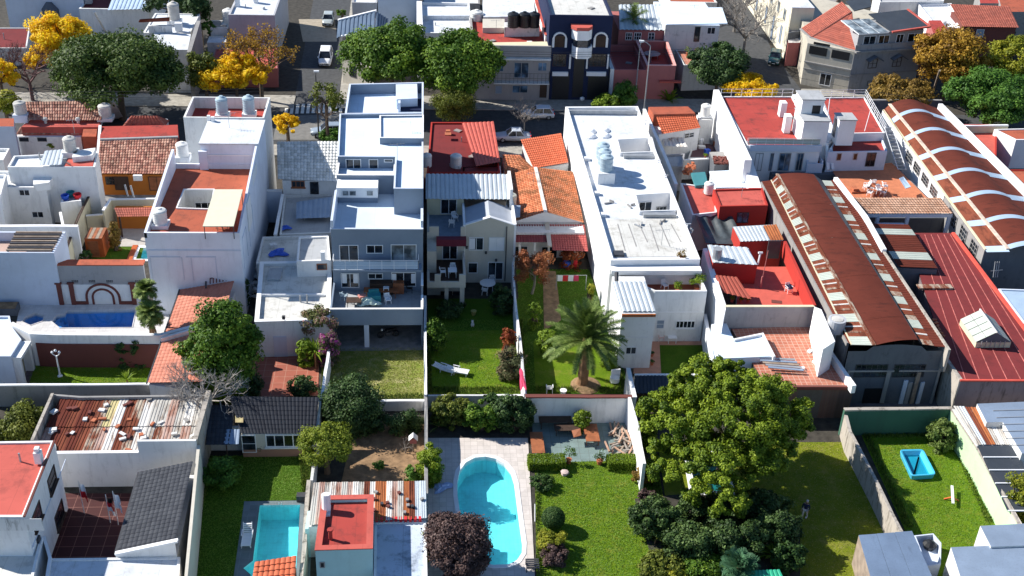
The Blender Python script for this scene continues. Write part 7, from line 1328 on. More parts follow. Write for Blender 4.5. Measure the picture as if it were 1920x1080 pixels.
v=[(*a,.02)for a in inset(ro,.1)]+[(*a,z1_)for a in ro]+[(*a,z1_+.03)for a in inset(ro,.04)]+[(*a,z1_)for a in ri]+[(*a,.12)for a in rb_];f=[(k*n_+i,k*n_+(i+1)%n_,(k+1)*n_+(i+1)%n_,(k+1)*n_+i)for k in range(4)for i in range(n_)]+[tuple(range(4*n_,5*n_))]
mk('shell',(v,f),poolb,PP,smooth=False);rw=inset(ro,.36);mk('water',poly(rw,.22),w_tq,PP)
SW=T('seesaw','white board on an orange stand on the walled lawn','toy',W(1788,932));a,b=W(1787,944,.4),W(1785,911,.5);mk('board',beam(a,b,.18,.08),plw,SW);m_=lerp(a,b,.4);mk('stand',join(beam((m_[0]-.55,m_[1]+.1,.1),(m_[0]+.05,m_[1],.38),.1,.08),beam((m_[0]+.5,m_[1]-.1,.1),(m_[0]-.05,m_[1],.38),.1,.08)),plain('orange_plastic',(.6,.12,.03),.5),SW)
# right edge roofs
FS_=T('fibre_sheet_roof','roof of rusty and pale fibre sheets along the mint wall','roof',W(1840,800));a0,b0,b1,a1=W(1787,761,2.9),W(1872,768,2.9),W(1902,834,2.7),W(1832,834,2.7);sm=[gry_s,zinc,rust2,rusto,gry_s,whit_s,gry_s,whit_s]
for k,m_ in enumerate(sm):u0,u1=k/len(sm),(k+1)/len(sm);ribbed('roof_sheet',tuple((p[0],p[1],p[2]+.025*(k%2))for p in(lerp(a0,b0,u0),lerp(a0,b0,u1),lerp(a1,b1,u1),lerp(a1,b1,u0))),m_,FS_,.2,.03)
mk('wall',prism([a0,b0,b1,a1],0,2.6),white2,FS_);GG=T('dark_glass_roof','dark translucent canopy with white bars at the right edge','canopy',W(1880,880));a0,b0,b1,a1=W(1833,836,2.7),W(1903,836,2.7),W(1960,960,2.5),W(1890,960,2.5)
for k in range(5):t0,t1=k/5,(k+1)/5-.01;mk('pane',thick([lerp(a0,a1,t0),lerp(b0,b1,t0),lerp(b0,b1,t1),lerp(a0,a1,t1)],.04),dk_sheet,GG);mk('bar',beam(*[(p[0],p[1],p[2]+.05)for p in(lerp(a0,a1,t1),lerp(b0,b1,t1))],.1,.08),metalw,GG)
mk('post',join(tube((*a0[:2],0),a0,.05,5)),metalg,GG);gr_=bl('grey_metal_roof','grey metal roof with raised seams at the right edge','roof',[(1832,757),(1990,750),(2030,850),(1916,850),(1880,791),(1850,792)],3.3,white2,zinc_sh,par=0)
for k in range(6):mk('seam',beam(W(1862+6*k,770+13*k,3.32),W(2000,766+13*k,3.32),.06,.05),metalg,gr_.root)
b1_=bl('grey_blue_roof','grey-blue sheet roof crossing the lower right corner','roof',[(1783,1026),(1990,1018),(2010,1110),(1810,1110)],2.6,white2,zinc_sh,par=0);b2_=bl('upper_grey_blue_roof','smaller grey-blue sheet roof above the lower right corner roof','roof',[(1838,986),(1990,978),(1990,1020),(1858,1025)],2.75,white2,zinc_sh,par=0)
bs=bl('blue_sheet_shed','shed with a dappled blue-grey sheet roof in three long sheets','shed',[(1610,1004),(1710,997),(1760,1110),(1640,1110)],2.7,wood2,zincd,par=0)
for k in range(3):u0,u1=k/3,(k+1)/3-.006;c=[(*p,2.74+.02*k)for p in bs.c];mk('roof_sheet',thick([lerp(c[0],c[1],u0),lerp(c[0],c[1],u1),lerp(c[3],c[2],u1),lerp(c[3],c[2],u0)],.04),sheetmat('slate_blue_sheet',(.20,.27,.38),(.08,.1,.13),.25,.3,.45),bs.root)
BT=T('white_bin','white open-topped tub holding a dark bundle beside the blue shed','tub',W(1740,1045));c=[XY(*q,1.2)for q in[(1714,1004),(1750,1000),(1765,1018),(1764,1058),(1738,1062),(1724,1030)]];mk('shell',ring(c,inset(c,.1),.05,1.2,.6),bluew,BT);mk('bottom',poly(inset(c,.1),.6),bluew,BT);mk('bundle',lathe(W(1742,1026,.65),[(.4,0),(.5,.3),(.3,.5),(.1,.6)],9),tank_k,BT)
gt=T('green_canopy','green ribbed canopy peeking out at the bottom under the garden plants','canopy',W(1440,1070));ribbed('sheet',(W(1405,1070,1.8),W(1462,1068,1.8),W(1480,1105,1.7),W(1400,1105,1.7)),plain('green_plastic_sheet',(.03,.35,.2),.4),gt,.25,.04);mk('post',tube((*XY(1410,1074,1.8),0),W(1410,1074,1.8),.05,5),metalg,gt)
# ---- person walking on the lawn
def person(px,py,label,z0=.06,h=1.72,rz=0.0,top=None,legs=None,skin=None,hair=None):
 b=W(px,py,z0);root=T('person',label,'person',b);root.rotation_euler=(0,0,rz);s=h/1.72
 def skin_mesh(name,vs_,es,rs,mat):
  me=bpy.data.meshes.new(name);me.from_pydata([tuple(x*s for x in q)for q in vs_],es,[]);o=bpy.data.objects.new(name,me);COL.objects.link(o);o.parent=root
  md=o.modifiers.new('skin','SKIN');lay=me.skin_vertices[0].data if me.skin_vertices else None
  if lay is None:bpy.context.view_layer.objects.active=o;o.select_set(True);bpy.ops.mesh.customdata_skin_add();lay=me.skin_vertices[0].data
  for i,r in enumerate(rs):lay[i].radius=(r*s,r*s*.85)if not hasattr(r,'__len__')else(r[0]*s,r[1]*s)
  lay[0].use_root=True;o.modifiers.new('sub','SUBSURF').levels=1;o.modifiers['sub'].render_levels=2;me.materials.append(mat);o.modifiers['skin'].use_smooth_shade=True;return o
 V_=[(0,0,.93),(0,-.01,1.12),(0,-.03,1.32),(0,-.04,1.45),(0,-.05,1.52),(0,-.06,1.62),(0,-.07,1.70),(-.10,0,.90),(-.12,-.10,.50),(-.13,-.02,.10),(-.13,-.16,.04),(.10,0,.90),(.12,.10,.50),(.12,.26,.13),(.12,.18,.03),(-.17,-.03,1.40),(-.24,-.02,1.14),(-.22,-.20,.95),(-.21,-.27,.88),(.17,-.03,1.40),(.25,.02,1.14),(.24,-.08,.92),(.23,-.12,.84)]
 E_=[(0,1),(1,2),(2,3),(3,4),(4,5),(5,6),(0,7),(7,8),(8,9),(9,10),(0,11),(11,12),(12,13),(13,14),(2,15),(15,16),(16,17),(17,18),(2,19),(19,20),(20,21),(21,22)]
 Rr=[(.15,.11),(.14,.10),(.17,.11),.06,.055,(.085,.10),.06,.10,.065,.045,.045,.10,.065,.045,.045,.06,.045,.035,.03,.06,.045,.035,.03]
 skin_mesh('body',V_,E_,Rr,skin)
 skin_mesh('jacket',[(0,0,.90),(0,-.01,1.12),(0,-.03,1.33),(0,-.04,1.42),(-.18,-.03,1.38),(-.25,-.02,1.14),(-.23,-.16,.98),(.18,-.03,1.38),(.26,.02,1.14),(.25,-.06,.96)],[(0,1),(1,2),(2,3),(2,4),(4,5),(5,6),(2,7),(7,8),(8,9)],[(.18,.14),(.165,.125),(.19,.13),.08,.08,.062,.05,.08,.062,.05],top)
 skin_mesh('trousers',[(0,0,.92),(-.10,0,.86),(-.12,-.10,.50),(-.13,-.03,.16),(.10,0,.86),(.12,.10,.50),(.12,.25,.19)],[(0,1),(1,2),(2,3),(0,4),(4,5),(5,6)],[(.16,.13),.115,.085,.07,.115,.085,.07],legs)
 mk('hair',([tuple(q)for q in np.array(lathe((0,0,0),[(.07,-.09),(.098,-.02),(.095,.05),(.06,.095),(.02,.11)],12)[0])*s+np.array([b[0],b[1]+.03,b[2]+1.625*s])],lathe((0,0,0),[(.07,-.09),(.098,-.02),(.095,.05),(.06,.095),(.02,.11)],12)[1]),hair,root,smooth=True)
 for q,sx in((-1,(-.13,-.10)),(1,(.12,.22))):mk('shoe',obox((b[0]+sx[0],b[1]+sx[1],b[2]),.10,.28,.09),whitef,root)
 for sd in(-1,1):
  hp=((-.21,-.27,.88)if sd<0 else(.23,-.12,.84));bs_=[]
  for i in range(4):bs_.append(tube((b[0]+hp[0]-.03+.02*i,b[1]+hp[1]-.02,b[2]+hp[2]),(b[0]+hp[0]-.03+.02*i,b[1]+hp[1]-.07,b[2]+hp[2]-.07-.01*(i in(1,2))),.009,5,.007))
  bs_.append(tube((b[0]+hp[0]-sd*.03,b[1]+hp[1],b[2]+hp[2]+.02),(b[0]+hp[0]-sd*.05,b[1]+hp[1]-.05,b[2]+hp[2]-.03),.011,5,.008));mk('fingers',join(*bs_),skin,root)
 return root
person(1507,972,'person in a dark top and pale trousers walking on the lawn beside the pine',top=navy,legs=plain('pale_trousers',(.6,.58,.55),.85),skin=plain('skin',(.42,.26,.18),.6),hair=plain('grey_hair',(.5,.48,.45),.8),rz=-.6)
# ================================================================== STREET FRONTS BEYOND THE ROAD
yg=144.0
def front_house(name,label,cat,x0,x1,ytop,yb,mat,roof,dep_=14,par=.5,Y=None,z0=0,**k):
 Y=Y or yA((x0+x1)/2,yb,z0);z=zA((x0+x1)/2,ytop,Y);a,b=xA(x0,ytop,Y),xA(x1,ytop,Y);r=T(name,label,cat,((a+b)/2,Y,0));return B(r,None,z,0,mat,roof,par,.25,xy=[(a,Y+dep_),(b,Y+dep_),(b,Y),(a,Y)],**k)
g=front_house('grey_balcony_house','grey two-storey house with balcony, red roof strip and black tanks above','house',886,1034,86,189,stucco('grey_beige',(.36,.34,.33),.4),rroof,12);f=g.front()
for r,n,kk in(((963,117,992,146),2,'french_door'),((1008,117,1026,133),2,'window'),((928,119,945,134),2,'window'),((928,160,942,176),1,'window'),((960,160,990,174),2,'window'),((1010,157,1027,184),1,'door')):win(g.root,f,r,n,frame='grey',kind=kk,pane='glass_blue' if n==2 and kk!='door' else 'shut_dark' if kk=='door' else 'shut_grey')
u0,u1,z0,z1=rect(f,(925,134,1030,151));mk('balcony_slab',f.slab(u0,u1,z0-.15,z0,0,.9),white2,g.root);railing(g.root,[f.p(u0,z0,.02),f.p(u0,z0,.85),f.p(u1,z0,.85),f.p(u1,z0,.02)],z1-z0,metald,'balcony_railing',.5,2,.02);mk('cornice',join(f.slab(0,(f.b-f.a).length,zA(970,109,g.c[3][1])-.12,zA(970,109,g.c[3][1])+.1,0,.5)),white2,g.root)
mk('front_roof_strip',prism([XY(905,79,g.z),XY(1033,77,g.z),XY(1035,85,g.z),XY(890,86,g.z)],g.zr,g.z-.05),cream,g.root)
t_=bl('tank_block','white block carrying three black water tanks on the grey house roof','block',[(946,42),(1010,40),(1012,50),(946,51)],g.z+.8,white3,white,z0=g.zr,par=0);t_.wall;mk('white_roof',prism([XY(905,2,g.z),XY(1000,2,g.z),XY(1004,34,g.z),XY(906,36,g.z)],g.zr,g.z+.3),wroof,g.root);mk('roof_wall',prism([XY(905,38,g.z),XY(946,38,g.z),XY(946,55,g.z),XY(905,55,g.z)],g.zr,g.z+.2),beige,g.root)
for k,x_ in enumerate((962,983,1001)):tank(x_,50,g.z+.8,.75,1.6,tank_k,['leftmost','middle','rightmost'][k]+' of three black water tanks above the grey house')
wall('long salmon-topped wall beside the black tanks',[(1000,-20),(1026,66)],g.z+.6,.5,clean,rroof2,z0=0)
b=front_house('dark_blue_house','dark navy three-storey house with white bay window and arched white-framed windows','house',1031,1150,29,189,navy,wroof2,18);f=b.front()
for x0 in(1037,1114):
 u0,u1,z0,z1=rect(f,(x0,60,x0+25,88));zc_=z1-(u1-u0)/2;mk('window_surround',join(f.slab(u0-.15,u0+.12,z0,zc_,0,.18),f.slab(u1-.12,u1+.15,z0,zc_,0,.18),*[beam(f.p((u0+u1)/2-math.cos(math.pi*i/8)*(u1-u0)/2,zc_+math.sin(math.pi*i/8)*(u1-u0)/2.2,.1),f.p((u0+u1)/2-math.cos(math.pi*(i+1)/8)*(u1-u0)/2,zc_+math.sin(math.pi*(i+1)/8)*(u1-u0)/2.2,.1),.28,.2)for i in range(8)]),clean,b.root);win(b.root,f,None,2,2,'brown',uz=(u0+.13,u1-.13,z0,zc_+.3),pane='shut_dark',kind='shuttered_window')
for r in((1036,101,1062,124),(1104,101,1137,124)):win(b.root,f,r,4,4,'brown',fw=.05)
for r,m_,nm,o_ in(((1035,134,1065,141),clean,'sill',.3),((1099,134,1136,141),clean,'sill',.3),((1066,101,1071,128),clean,'pilaster',.2),((1098,101,1103,128),clean,'pilaster',.2),((1137,101,1142,128),clean,'pilaster',.2),((1072,104,1097,182),tank_k,'entrance_shade_panel',.03),((1034,142,1068,186),tank_k,'garage_door',.04),((1100,142,1140,186),tank_k,'garage_door',.04)):slab_on(b.root,f,r,m_,nm,0,o_)  # entrance is not recessed; its shade is painted by a flat black panel
def bay(r,m_,nm,d=1.6):u0,u1,z0,z1=rect(f,r);c=(u1-u0)*.22;v,ff=prism([f.p(u0,0)[:2],f.p(u1,0)[:2],f.p(u1,0,d*.5)[:2],f.p(u1-c,0,d)[:2],f.p(u0+c,0,d)[:2],f.p(u0,0,d*.5)[:2]],z0,z1,True);return mk(nm,(v,ff),m_,b.root)
bay((1071,50,1109,68),clean,'bay_parapet');bay((1070,44.5,1110,49.8),rroof2,'bay_roof',1.65);bay((1073,68.2,1107,82),MATS['glass'],'bay_window',1.5);bay((1071,82.2,1109,102),clean,'bay_base');u_,z_=f.hit(1090,183);mk('globe_light',lathe(f.p(u_,.3,.8),[(.05,0),(.3,.2),(.3,.45),(.05,.6)],10),plw,b.root)
# pink house
p_=front_house('pink_terrace_house','salmon-pink house with a walled red terrace and ribbed zinc roof behind','house',1152,1212,131,187,pinkw,plain('dark_red_floor',(.30,.05,.045),.8),9.5,.9);mk('white_side_wall',prism(ribbon([(p_.c[3][0]-.3,p_.c[3][1]-.2),(p_.c[0][0]-.3,p_.c[0][1])],.5),0,p_.z+.15),white,p_.root)
p2=B(p_.root,None,p_.z+.6,0,pinkw,plain('dark_red_floor',(.30,.05,.045),.8),1.5,.25,xy=[(p_.c[2][0]+.01,p_.c[0][1]),(xA(1276,121,p_.c[3][1]),p_.c[0][1]),(xA(1268,121,p_.c[3][1]),p_.c[3][1]),(p_.c[2][0]+.01,p_.c[3][1])]);mk('garage_canopy',p2.front().slab(1.8,4.6,2.6,2.8,0,.6),rroof2,p_.root);mk('coping',ring(inset(p2.c,-.04),inset(p2.c,.29),p2.z+.002,p2.z+.08,p2.z),plain('pink_coping',(.7,.36,.32),.8),p_.root)
yk=p_.c[0][1]+.3;zk1=zA(1200,57,yk);xk0,xk1=xA(1160,60,yk),xA(1246,60,yk);mk('rear_wall',box(xk0,xk1,yk,yk+8,0,zk1),pinkw,p_.root);fk=Face((xk0,yk),(xk1,yk));win(p_.root,fk,(1172,61,1186,75),3,2);win(p_.root,fk,(1188,61,1203,75),3,2);win(p_.root,fk,(1214,61,1228,80),2,3)
ribbed('zinc_roof',(W(1160,9,zk1+1.0),W(1238,9,zk1+1.0),W(1250,57,zk1+.1),W(1162,56,zk1+.1)),zinc,p_.root,.55,.08);c_=W(1222,108,p_.zr);table((c_[0],c_[1],p2.zr),'grey table on the dark pink house terrace',r=1.1,h=.6,mat=metalg)
q_=front_house('white_terrace_house','small white house with a pale sheet roof and potted terrace','house',1248,1350,47,84,white2,broof,10,0,Y=yk-.5);mk('pale_roof',prism([XY(1249,15,q_.z+.1),XY(1354,14,q_.z+.1),XY(1364,44,q_.z+.1),XY(1250,46,q_.z+.1)],q_.z,q_.z+.12),broof,q_.root);win(q_.root,q_.front(),(1300,50,1314,78),1,kind='door',frame='dark');win(q_.root,q_.front(),(1325,51,1342,64),2)
tq=bl('potted_terrace','terrace with pots and red furniture right of the pink house','terrace',[(1262,84),(1345,82),(1362,120),(1282,122)],3.6,white2,terra2,par=.2)
for k in range(7):c_=W(1280+9*k,92+(k*13)%24,3.4);pot((c_[0],c_[1],3.4),.25,.4,'%s plant on the potted terrace right of the pink house'%['leftmost dark','lime','tall','red-flowered','bushy green','thin','rightmost'][k],[L_mid,L_lim,L_grn,L_red,L_brt,L_wil,L_mid][k],150,.5,fh=.5)
front_house('orange_back_house','low house with an orange roof at the top edge','house',1255,1345,4,20,white2,terra,14,.1,Y=178)
# left of grey house
wl_=front_house('white_flat_house','white house with a bright flat roof behind the dark green trees','house',787,886,62,150,white,wroof,13,.4);mk('roof_step',prism([XY(789,15,wl_.z),XY(880,15,wl_.z),XY(884,32,wl_.z),XY(790,32,wl_.z)],wl_.zr,wl_.z+.2),wroof,wl_.root);tank(893,48,wl_.z-.4,.85,1.5,tank_w,'large white water tank between the white and grey houses',stand=.3);mk('end_pillar',prism(ribbon([XY(786,2,wl_.z+.8),XY(788,62,wl_.z+.8)],.7),0,wl_.z+.8),clean,wl_.root)
front_house('pale_blue_block','large pale blue windowless block at the top edge','building',708,786,-30,34,stucco('pale_blue_wall',(.42,.5,.6),.2),broof,16,.3,Y=163);front_house('top_shed_house','house with a grey wall and white roof beside the side street','house',660,707,5,26,grey,wroof,12,.2,Y=166);front_house('top_white_house','white house with a brown-roofed terrace at the top edge above the trees','house',792,900,6,18,conc,wroof,16,.3,Y=167)
z_=5.0;rh=T('blue_ribbed_house','grey house with a dark blue ribbed roof at the street corner','house',W(680,110));ribbed('ribbed_roof',(W(634,39,z_+.6),W(704,21,z_+1.6),W(702,58,z_+.8),W(631,71,z_)),sheetmat('blue_ribbed',(.14,.19,.26),(.08,.1,.12),.1,.3,.5),rh,.6,.1);ribbed('ribbed_roof',(W(705,21,z_+1.6),W(728,36,z_),W(722,70,z_),W(702,58,z_+.8)),sheetmat('blue_ribbed',(.14,.19,.26)),rh,.6,.1)
rp_=[XY(640,45,4.6),XY(722,34,4.6),XY(722,68,4.6),XY(641,66,4.6)];mk('wall',prism(rp_,0,z_-.2),grey,rh);mks('white_gutter',[beam(W(640,68,z_+.1),W(702,58,z_+.9),.35,.2),beam(W(634,38,z_+.7),W(706,20,z_+1.7),.35,.25)],clean,rh);cb=bl('beige_corner_wall','beige walled yard at the street corner below the blue ribbed roof','building',[(641,98),(700,96),(700,128),(641,110)],3.4,beige,greyp,par=.4);win(cb.root,Face(cb.c[3],cb.c[2]),(655,146,668,122),1,kind='door',frame='dark')
# top left
tl=front_house('white_gable_wall','huge blue-white windowless wall at the top left behind the yellow tree','building',4,152,-30,62,bluew,white2,20,.3,Y=168);f=tl.front();slab_on(tl.root,f,(97,28,107,36),tank_k,'vent_shade',0,.05);mk('bricked_arch',lathe(f.p(6,0,.1),[(.1,0),(1.2,.1),(1.2,3),(.4,4.0)],8),dconc,tl.root)  # vent hole painted as a small black slab for its inner shade
t2=front_house('blue_sheet_house','white house with dark red terrace and light blue ribbed roof at the top left','house',148,278,17,46,white,maroon,16,.2,Y=166);ribbed('sheet_roof',(W(214,-14,t2.z+.5),W(292,-14,t2.z+.5),W(278,17,t2.z+.1),W(202,19,t2.z+.1)),sheetmat('light_blue_sheet',(.5,.62,.75)),t2.root,.6,.06);mk('chimney',obox(W(167,6,t2.z),.9,.8,.8),grey,t2.root)
t3=front_house('white_bright_roof_house','house with a glaring white lower roof and stained side wall behind the big green tree','house',268,356,62,140,white2,wroof,8,.1);z3=t3.z;mk('front_roof',prism([XY(288,62,z3),XY(358,65,z3),XY(352,94,z3),XY(300,94,z3)],0,z3+.05),wroof,t3.root);mk('side_wall',prism(ribbon([XY(372,36,z3+1.2),XY(354,98,z3+1)],.5),0,z3+1),conc,t3.root);mk('roof_parapet',prism(ribbon([XY(278,48,z3+1),XY(322,47,z3+1)],.4),z3,z3+1),white3,t3.root);mk('red_roof',thick([W(262,36,z3+1.6),W(318,32,z3+2.2),W(318,38,z3+1.5),W(260,40,z3+1.2)],.15),rust,t3.root);tank(328,44,z3,.75,1.9,tank_f,'tall ribbed cream water tank among the top left roofs',stand=.6);mk('white_unit',obox(W(336,58,z3),.9,.6,1.1),plw,t3.root)
t4=front_house('white_roof_block','white-roofed block with stained grey walls left of the side street','building',428,515,28,112,stucco('grey_white_render',(.45,.45,.47),.5),wroof,16,.25);
for x_,y_ in((446,12),(480,5)):mk('chimney',obox(W(x_,y_,t4.zr),.6,.6,1.4),clean,t4.root)
tank(431,62,2.5,.8,1.6,tank_w,'pale water tank against the stained grey block',stand=1.5);bl('small_white_shed','small white-topped shed between the dark trees and the stained block','shed',[(392,68),(424,68),(426,80),(388,80)],3.0,white2,wroof,par=.1);bl('small_pale_building','low pale building with a concrete top beside the stained block','building',[(396,38),(430,38),(428,52),(394,52)],4.0,white2,conc,par=.1);bl('red_forecourt','low block with a salmon roof under the half-bare yellow tree','building',[(404,92),(520,90),(520,128),(396,128)],2.6,pinkw,rroof2,par=.1)
bl('dark_red_yard','dark maroon yard roof at the left edge behind the bare trees','yard',[(-40,52),(56,52),(50,90),(-40,90)],2.4,white2,maroon,par=.1)
# east side row beyond side street 2
zE2=7.5;er=T('cream_row_house','cream and white row of houses with tall narrow windows along the right side street','house',W(1450,110));pe=[XY(1405,-70,zE2),XY(1450,-60,zE2),XY(1482,45,zE2),XY(1463,50,zE2)]
pe=[W(1385,-10,0)[:2],(W(1470,111,0)[0]+0,W(1470,111,0)[1]),];d_=Vector(pe[0])-Vector(pe[1]);a_=Vector(pe[1]);bk_=a_+d_.normalized()*60;n_=Vector((-d_.y,d_.x)).normalized()*-1;n_=n_ if n_.x>0 else-n_
mk('wall',prism([tuple(a_),tuple(a_+n_*3.2),tuple(bk_+n_*3.2),tuple(bk_)],0,zE2),cream if 0 else stucco('pale_cream',(.72,.66,.52),.25),er);fe=Face(tuple(bk_),tuple(a_));Lw=60
mk('roof',prism([tuple(a_),tuple(a_+n_*3.2),tuple(bk_+n_*3.2),tuple(bk_)],zE2+.01,zE2+.1),wroof,er)
for u_ in(3,7.5,12,18,24):win(er,fe,None,1,2,'grey',uz=(Lw-u_-1.0,Lw-u_,1.2 if u_!=7.5 else .1,3.8),pane='shut_grey')
for u_ in(2.5,6,10,14,19):win(er,fe,None,1,1,'grey',uz=(Lw-u_-1.1,Lw-u_,4.8,6.4),pane='glass_grey')
mk('orange_balcony',fe.slab(Lw-26,Lw-22,5.2,6.6,0,.9),plain('orange_paint',(.75,.24,.02),.7),er)
dk=bl('dark_yard_houses','dark flat roofs and brown sheds behind the cream row','building',[(1475,-20),(1580,-20),(1560,25),(1478,60)],3.6,stucco('brown_wall',(.12,.09,.07),.5),conc,par=.2);[mk('chimney',obox(W(x_,y_,3.6),.6,.6,1.3),white2,dk.root)for x_,y_ in((1496,18),(1530,14),(1549,20))];dk2=bl('curved_grey_roof','dark grey curved roof left of the hipped red roof','roof',[(1492,28),(1560,26),(1520,55),(1478,62)],4.4,dconc,conc,par=.1);bl('striped_awning_house','pink and white striped awning beside the cream row','awning',[(1478,64),(1506,66),(1500,80),(1478,80)],3.4,pinkw,whit_s,par=0)
# turret corner house
tc=T('corner_turret_house','grey corner house with a hipped red tile roof, glass roof room and two canopied windows','house',W(1600,175));zt_=5.98
C0=XY(1587,175);C1=XY(1501,158);C2=XY(1712,166);A0=XY(1494,120);E0=(C2[0]+1.5,C2[1]+12);A1=(A0[0]+2,A0[1]+16)
zt_=zA(1606,97,C0[1]);fp=[C0,C2,E0,A1,A0,C1];mk('wall',prism(fp,0,zt_),stucco('cracked_cream',(.50,.46,.38),.5,(.16,.15,.13)),tc)
fL=Face(C1,C0);fR=Face(C0,C2);L1_,L2_=(Vector(C0)-Vector(C1)).length,(Vector(C2)-Vector(C0)).length
mk('grey_face',fR.slab(0.02,L2_,0.0,zt_+.9,0,.05),stucco('grey_cement_face',(.34,.33,.33),.6,(.1,.1,.1)),tc);slab_on(tc,fL,(1526,88,1556,78),tank_k,'opening_shade',0,.03)  # last slab paints the dark of an opening in flat black
for u0 in(.06,.54):mk('opening_shade_panel',fL.slab(L1_*u0,L1_*(u0+.38),zt_-1.35,zt_-.25,0,.06),tank_k,tc)  # two black slabs paint the shade within uncut openings
mk('ledge',join(fL.slab(0,L1_,zt_-2.6,zt_-2.45,0,.2),fL.slab(0,L1_,2.3,2.4,0,.1),fR.slab(0,L2_,2.6,2.7,.05,.15)),conc,tc);win(tc,fL,(1535,140,1560,158),2,frame='white');win(tc,fR,None,2,frame='dark',uz=(L2_*.28,L2_*.42,.9,1.6),proud=.09)
for u_ in(.30,.66):
 uc_=L2_*u_;zw_=zt_-1.7;win(tc,fR,None,2,2,'brown',uz=(uc_-.65,uc_+.65,zw_-.75,zw_+.55),pane='shut_dark',proud=.1);mk('window_canopy',join(beam(fR.p(uc_-1.1,zw_+.45,.45),fR.p(uc_,zw_+1.05,.45),.9,.14),beam(fR.p(uc_,zw_+1.05,.45),fR.p(uc_+1.1,zw_+.45,.45),.9,.14)),dconc,tc)
mk('cornice',fR.slab(0,L2_,zt_-.1,zt_+.15,.05,.5),conc,tc);cz=zt_;rz_=zt_+2.3
RA,RB_,RC_=W(1606,97,cz),W(1520,71,cz),W(1501,54,cz);R1,R2,R3=W(1584,4,cz+2.2),W(1598,22,cz+2.2),W(1560,-10,cz+1)
tiled('hip_roof',(RC_,W(1579,3,cz+2),W(1597,22,cz+2.4),RB_),tile_rd,tc,.35,.4,.05,.04);tiled('hip_roof',(W(1597,22,cz+2.4),W(1598,22.2,cz+2.4),RA,RB_),tile_rd,tc,.35,.4,.05,.04);mk('eave',join(beam(RB_,RA,.3,.2),beam(RC_,RB_,.3,.2)),conc,tc);mk('hip_cap',beam(RB_,W(1597,22,cz+2.45),.22,.12),dkred,tc)
uY=[fR.p(L2_*.03,0,-.2)[:2],fR.p(L2_*.98,0,-.2)[:2]];mk('upper_storey',prism([uY[0],uY[1],(uY[1][0]+.5,uY[1][1]+5),(uY[0][0]+.5,uY[0][1]+5)],zt_+.16,[zt_+2.4,zt_+2.4,zt_+2.4,zt_+2.4]),grey,tc);fU=Face(*uY)
for a,bb_ in((.08,.26),(.30,.46),(.56,.67),(.73,.92)):win(tc,fU,None,2,frame='white',uz=(L2_*a,L2_*bb_,zt_+.8,zt_+2.0))
zz=zt_+2.45;g0,g1=fU.p(-.2,zz,.3),fU.p(L2_*.42,zz,.3);g2,g3=fU.p(L2_*.36,zz+.5,-4),fU.p(-.6,zz+.5,-4)
for i in range(3):
 for j in range(3):t=lambda u,v:lerp(lerp(g0,g1,u),lerp(g3,g2,u),v);mk('glass_panel',thick([t((i+.04)/3,(j+.96)/3),t((i+.96)/3,(j+.96)/3),t((i+.96)/3,(j+.04)/3),t((i+.04)/3,(j+.04)/3)],.05),MATS['glass_grey'],tc)
mk('glass_roof_frame',thick([(p[0],p[1],p[2]-.04)for p in(g3,g2,g1,g0)],.1),clean,tc);s0,s1,s2,s3=fU.p(L2_*.46,zz,.3),fU.p(L2_*1.02,zz+.4,.2),fU.p(L2_*.98,zz+1.1,-5),fU.p(L2_*.4,zz+.8,-5);mk('dark_roof',thick([s3,s2,s1,s0],.12),dk_sheet,tc);mk('red_edge',join(beam(s0,s1,.3,.2),beam(s1,s2,.3,.2)),rroof2,tc);mk('dark_roof',thick([W(1586,2,zz),W(1630,-8,zz),W(1634,12,zz),W(1602,20,zz)],.12),dk_sheet,tc)
# top right
r_=T('red_tile_far_house','house with a broad red tiled roof and dark brick wall at the top right','house',W(1850,95));zf_=5.2;tiled('roof',(W(1781,8,zf_+1.3),W(1892,12,zf_+1.3),W(1911,52,zf_),W(1806,50,zf_)),tile_rd,r_,.35,.4,.04,.03);mk('wall',prism([XY(1784,20,zf_),XY(1890,20,zf_),XY(1906,50,zf_),XY(1808,49,zf_)],0,zf_-.15),dkred,r_);mk('gable',([W(1781,8,zf_+1.3),W(1806,50,zf_),W(1806,50,1),W(1781,8,1)],[(0,1,2,3)]),clean,r_);fr2=Face(XY(1808,49.3,zf_),XY(1906,50.3,zf_));win(r_,fr2,(1828,55,1846,70),1,frame='white',pane='shut_grey')
bl('white_back_block','white walled block between the turret house and the far red roof','building',[(1722,8),(1784,6),(1800,52),(1756,50)],4.6,clean,wroof,par=.3);bl('small_red_roof','small red tiled roof in front of the white block','roof',[(1741,38),(1764,38),(1782,62),(1750,62)],4.9,pinkw,tile_rd if 0 else rroof,par=0);bl('far_orange_roof','orange roofed house at the top right corner','house',[(1868,-20),(1990,-20),(1990,22),(1880,22)],5.0,conc,terra,par=0);bl('far_red_roof','low red roofed house at the top edge between the far roofs','house',[(1832,-20),(1872,-20),(1876,6),(1838,6)],4.6,conc,rroof,par=0);bl('top_white_roofs','white and grey flat roofs at the top edge right of the turret house','building',[(1640,-20),(1770,-20),(1770,2),(1650,4)],5,white2,groof,par=.3)
dw=bl('dark_side_building','dark red-brown building in the shade right of the turret house','building',[(1722,62),(1742,62),(1760,90),(1716,100)],3.5,dkred,maroon,par=.1)
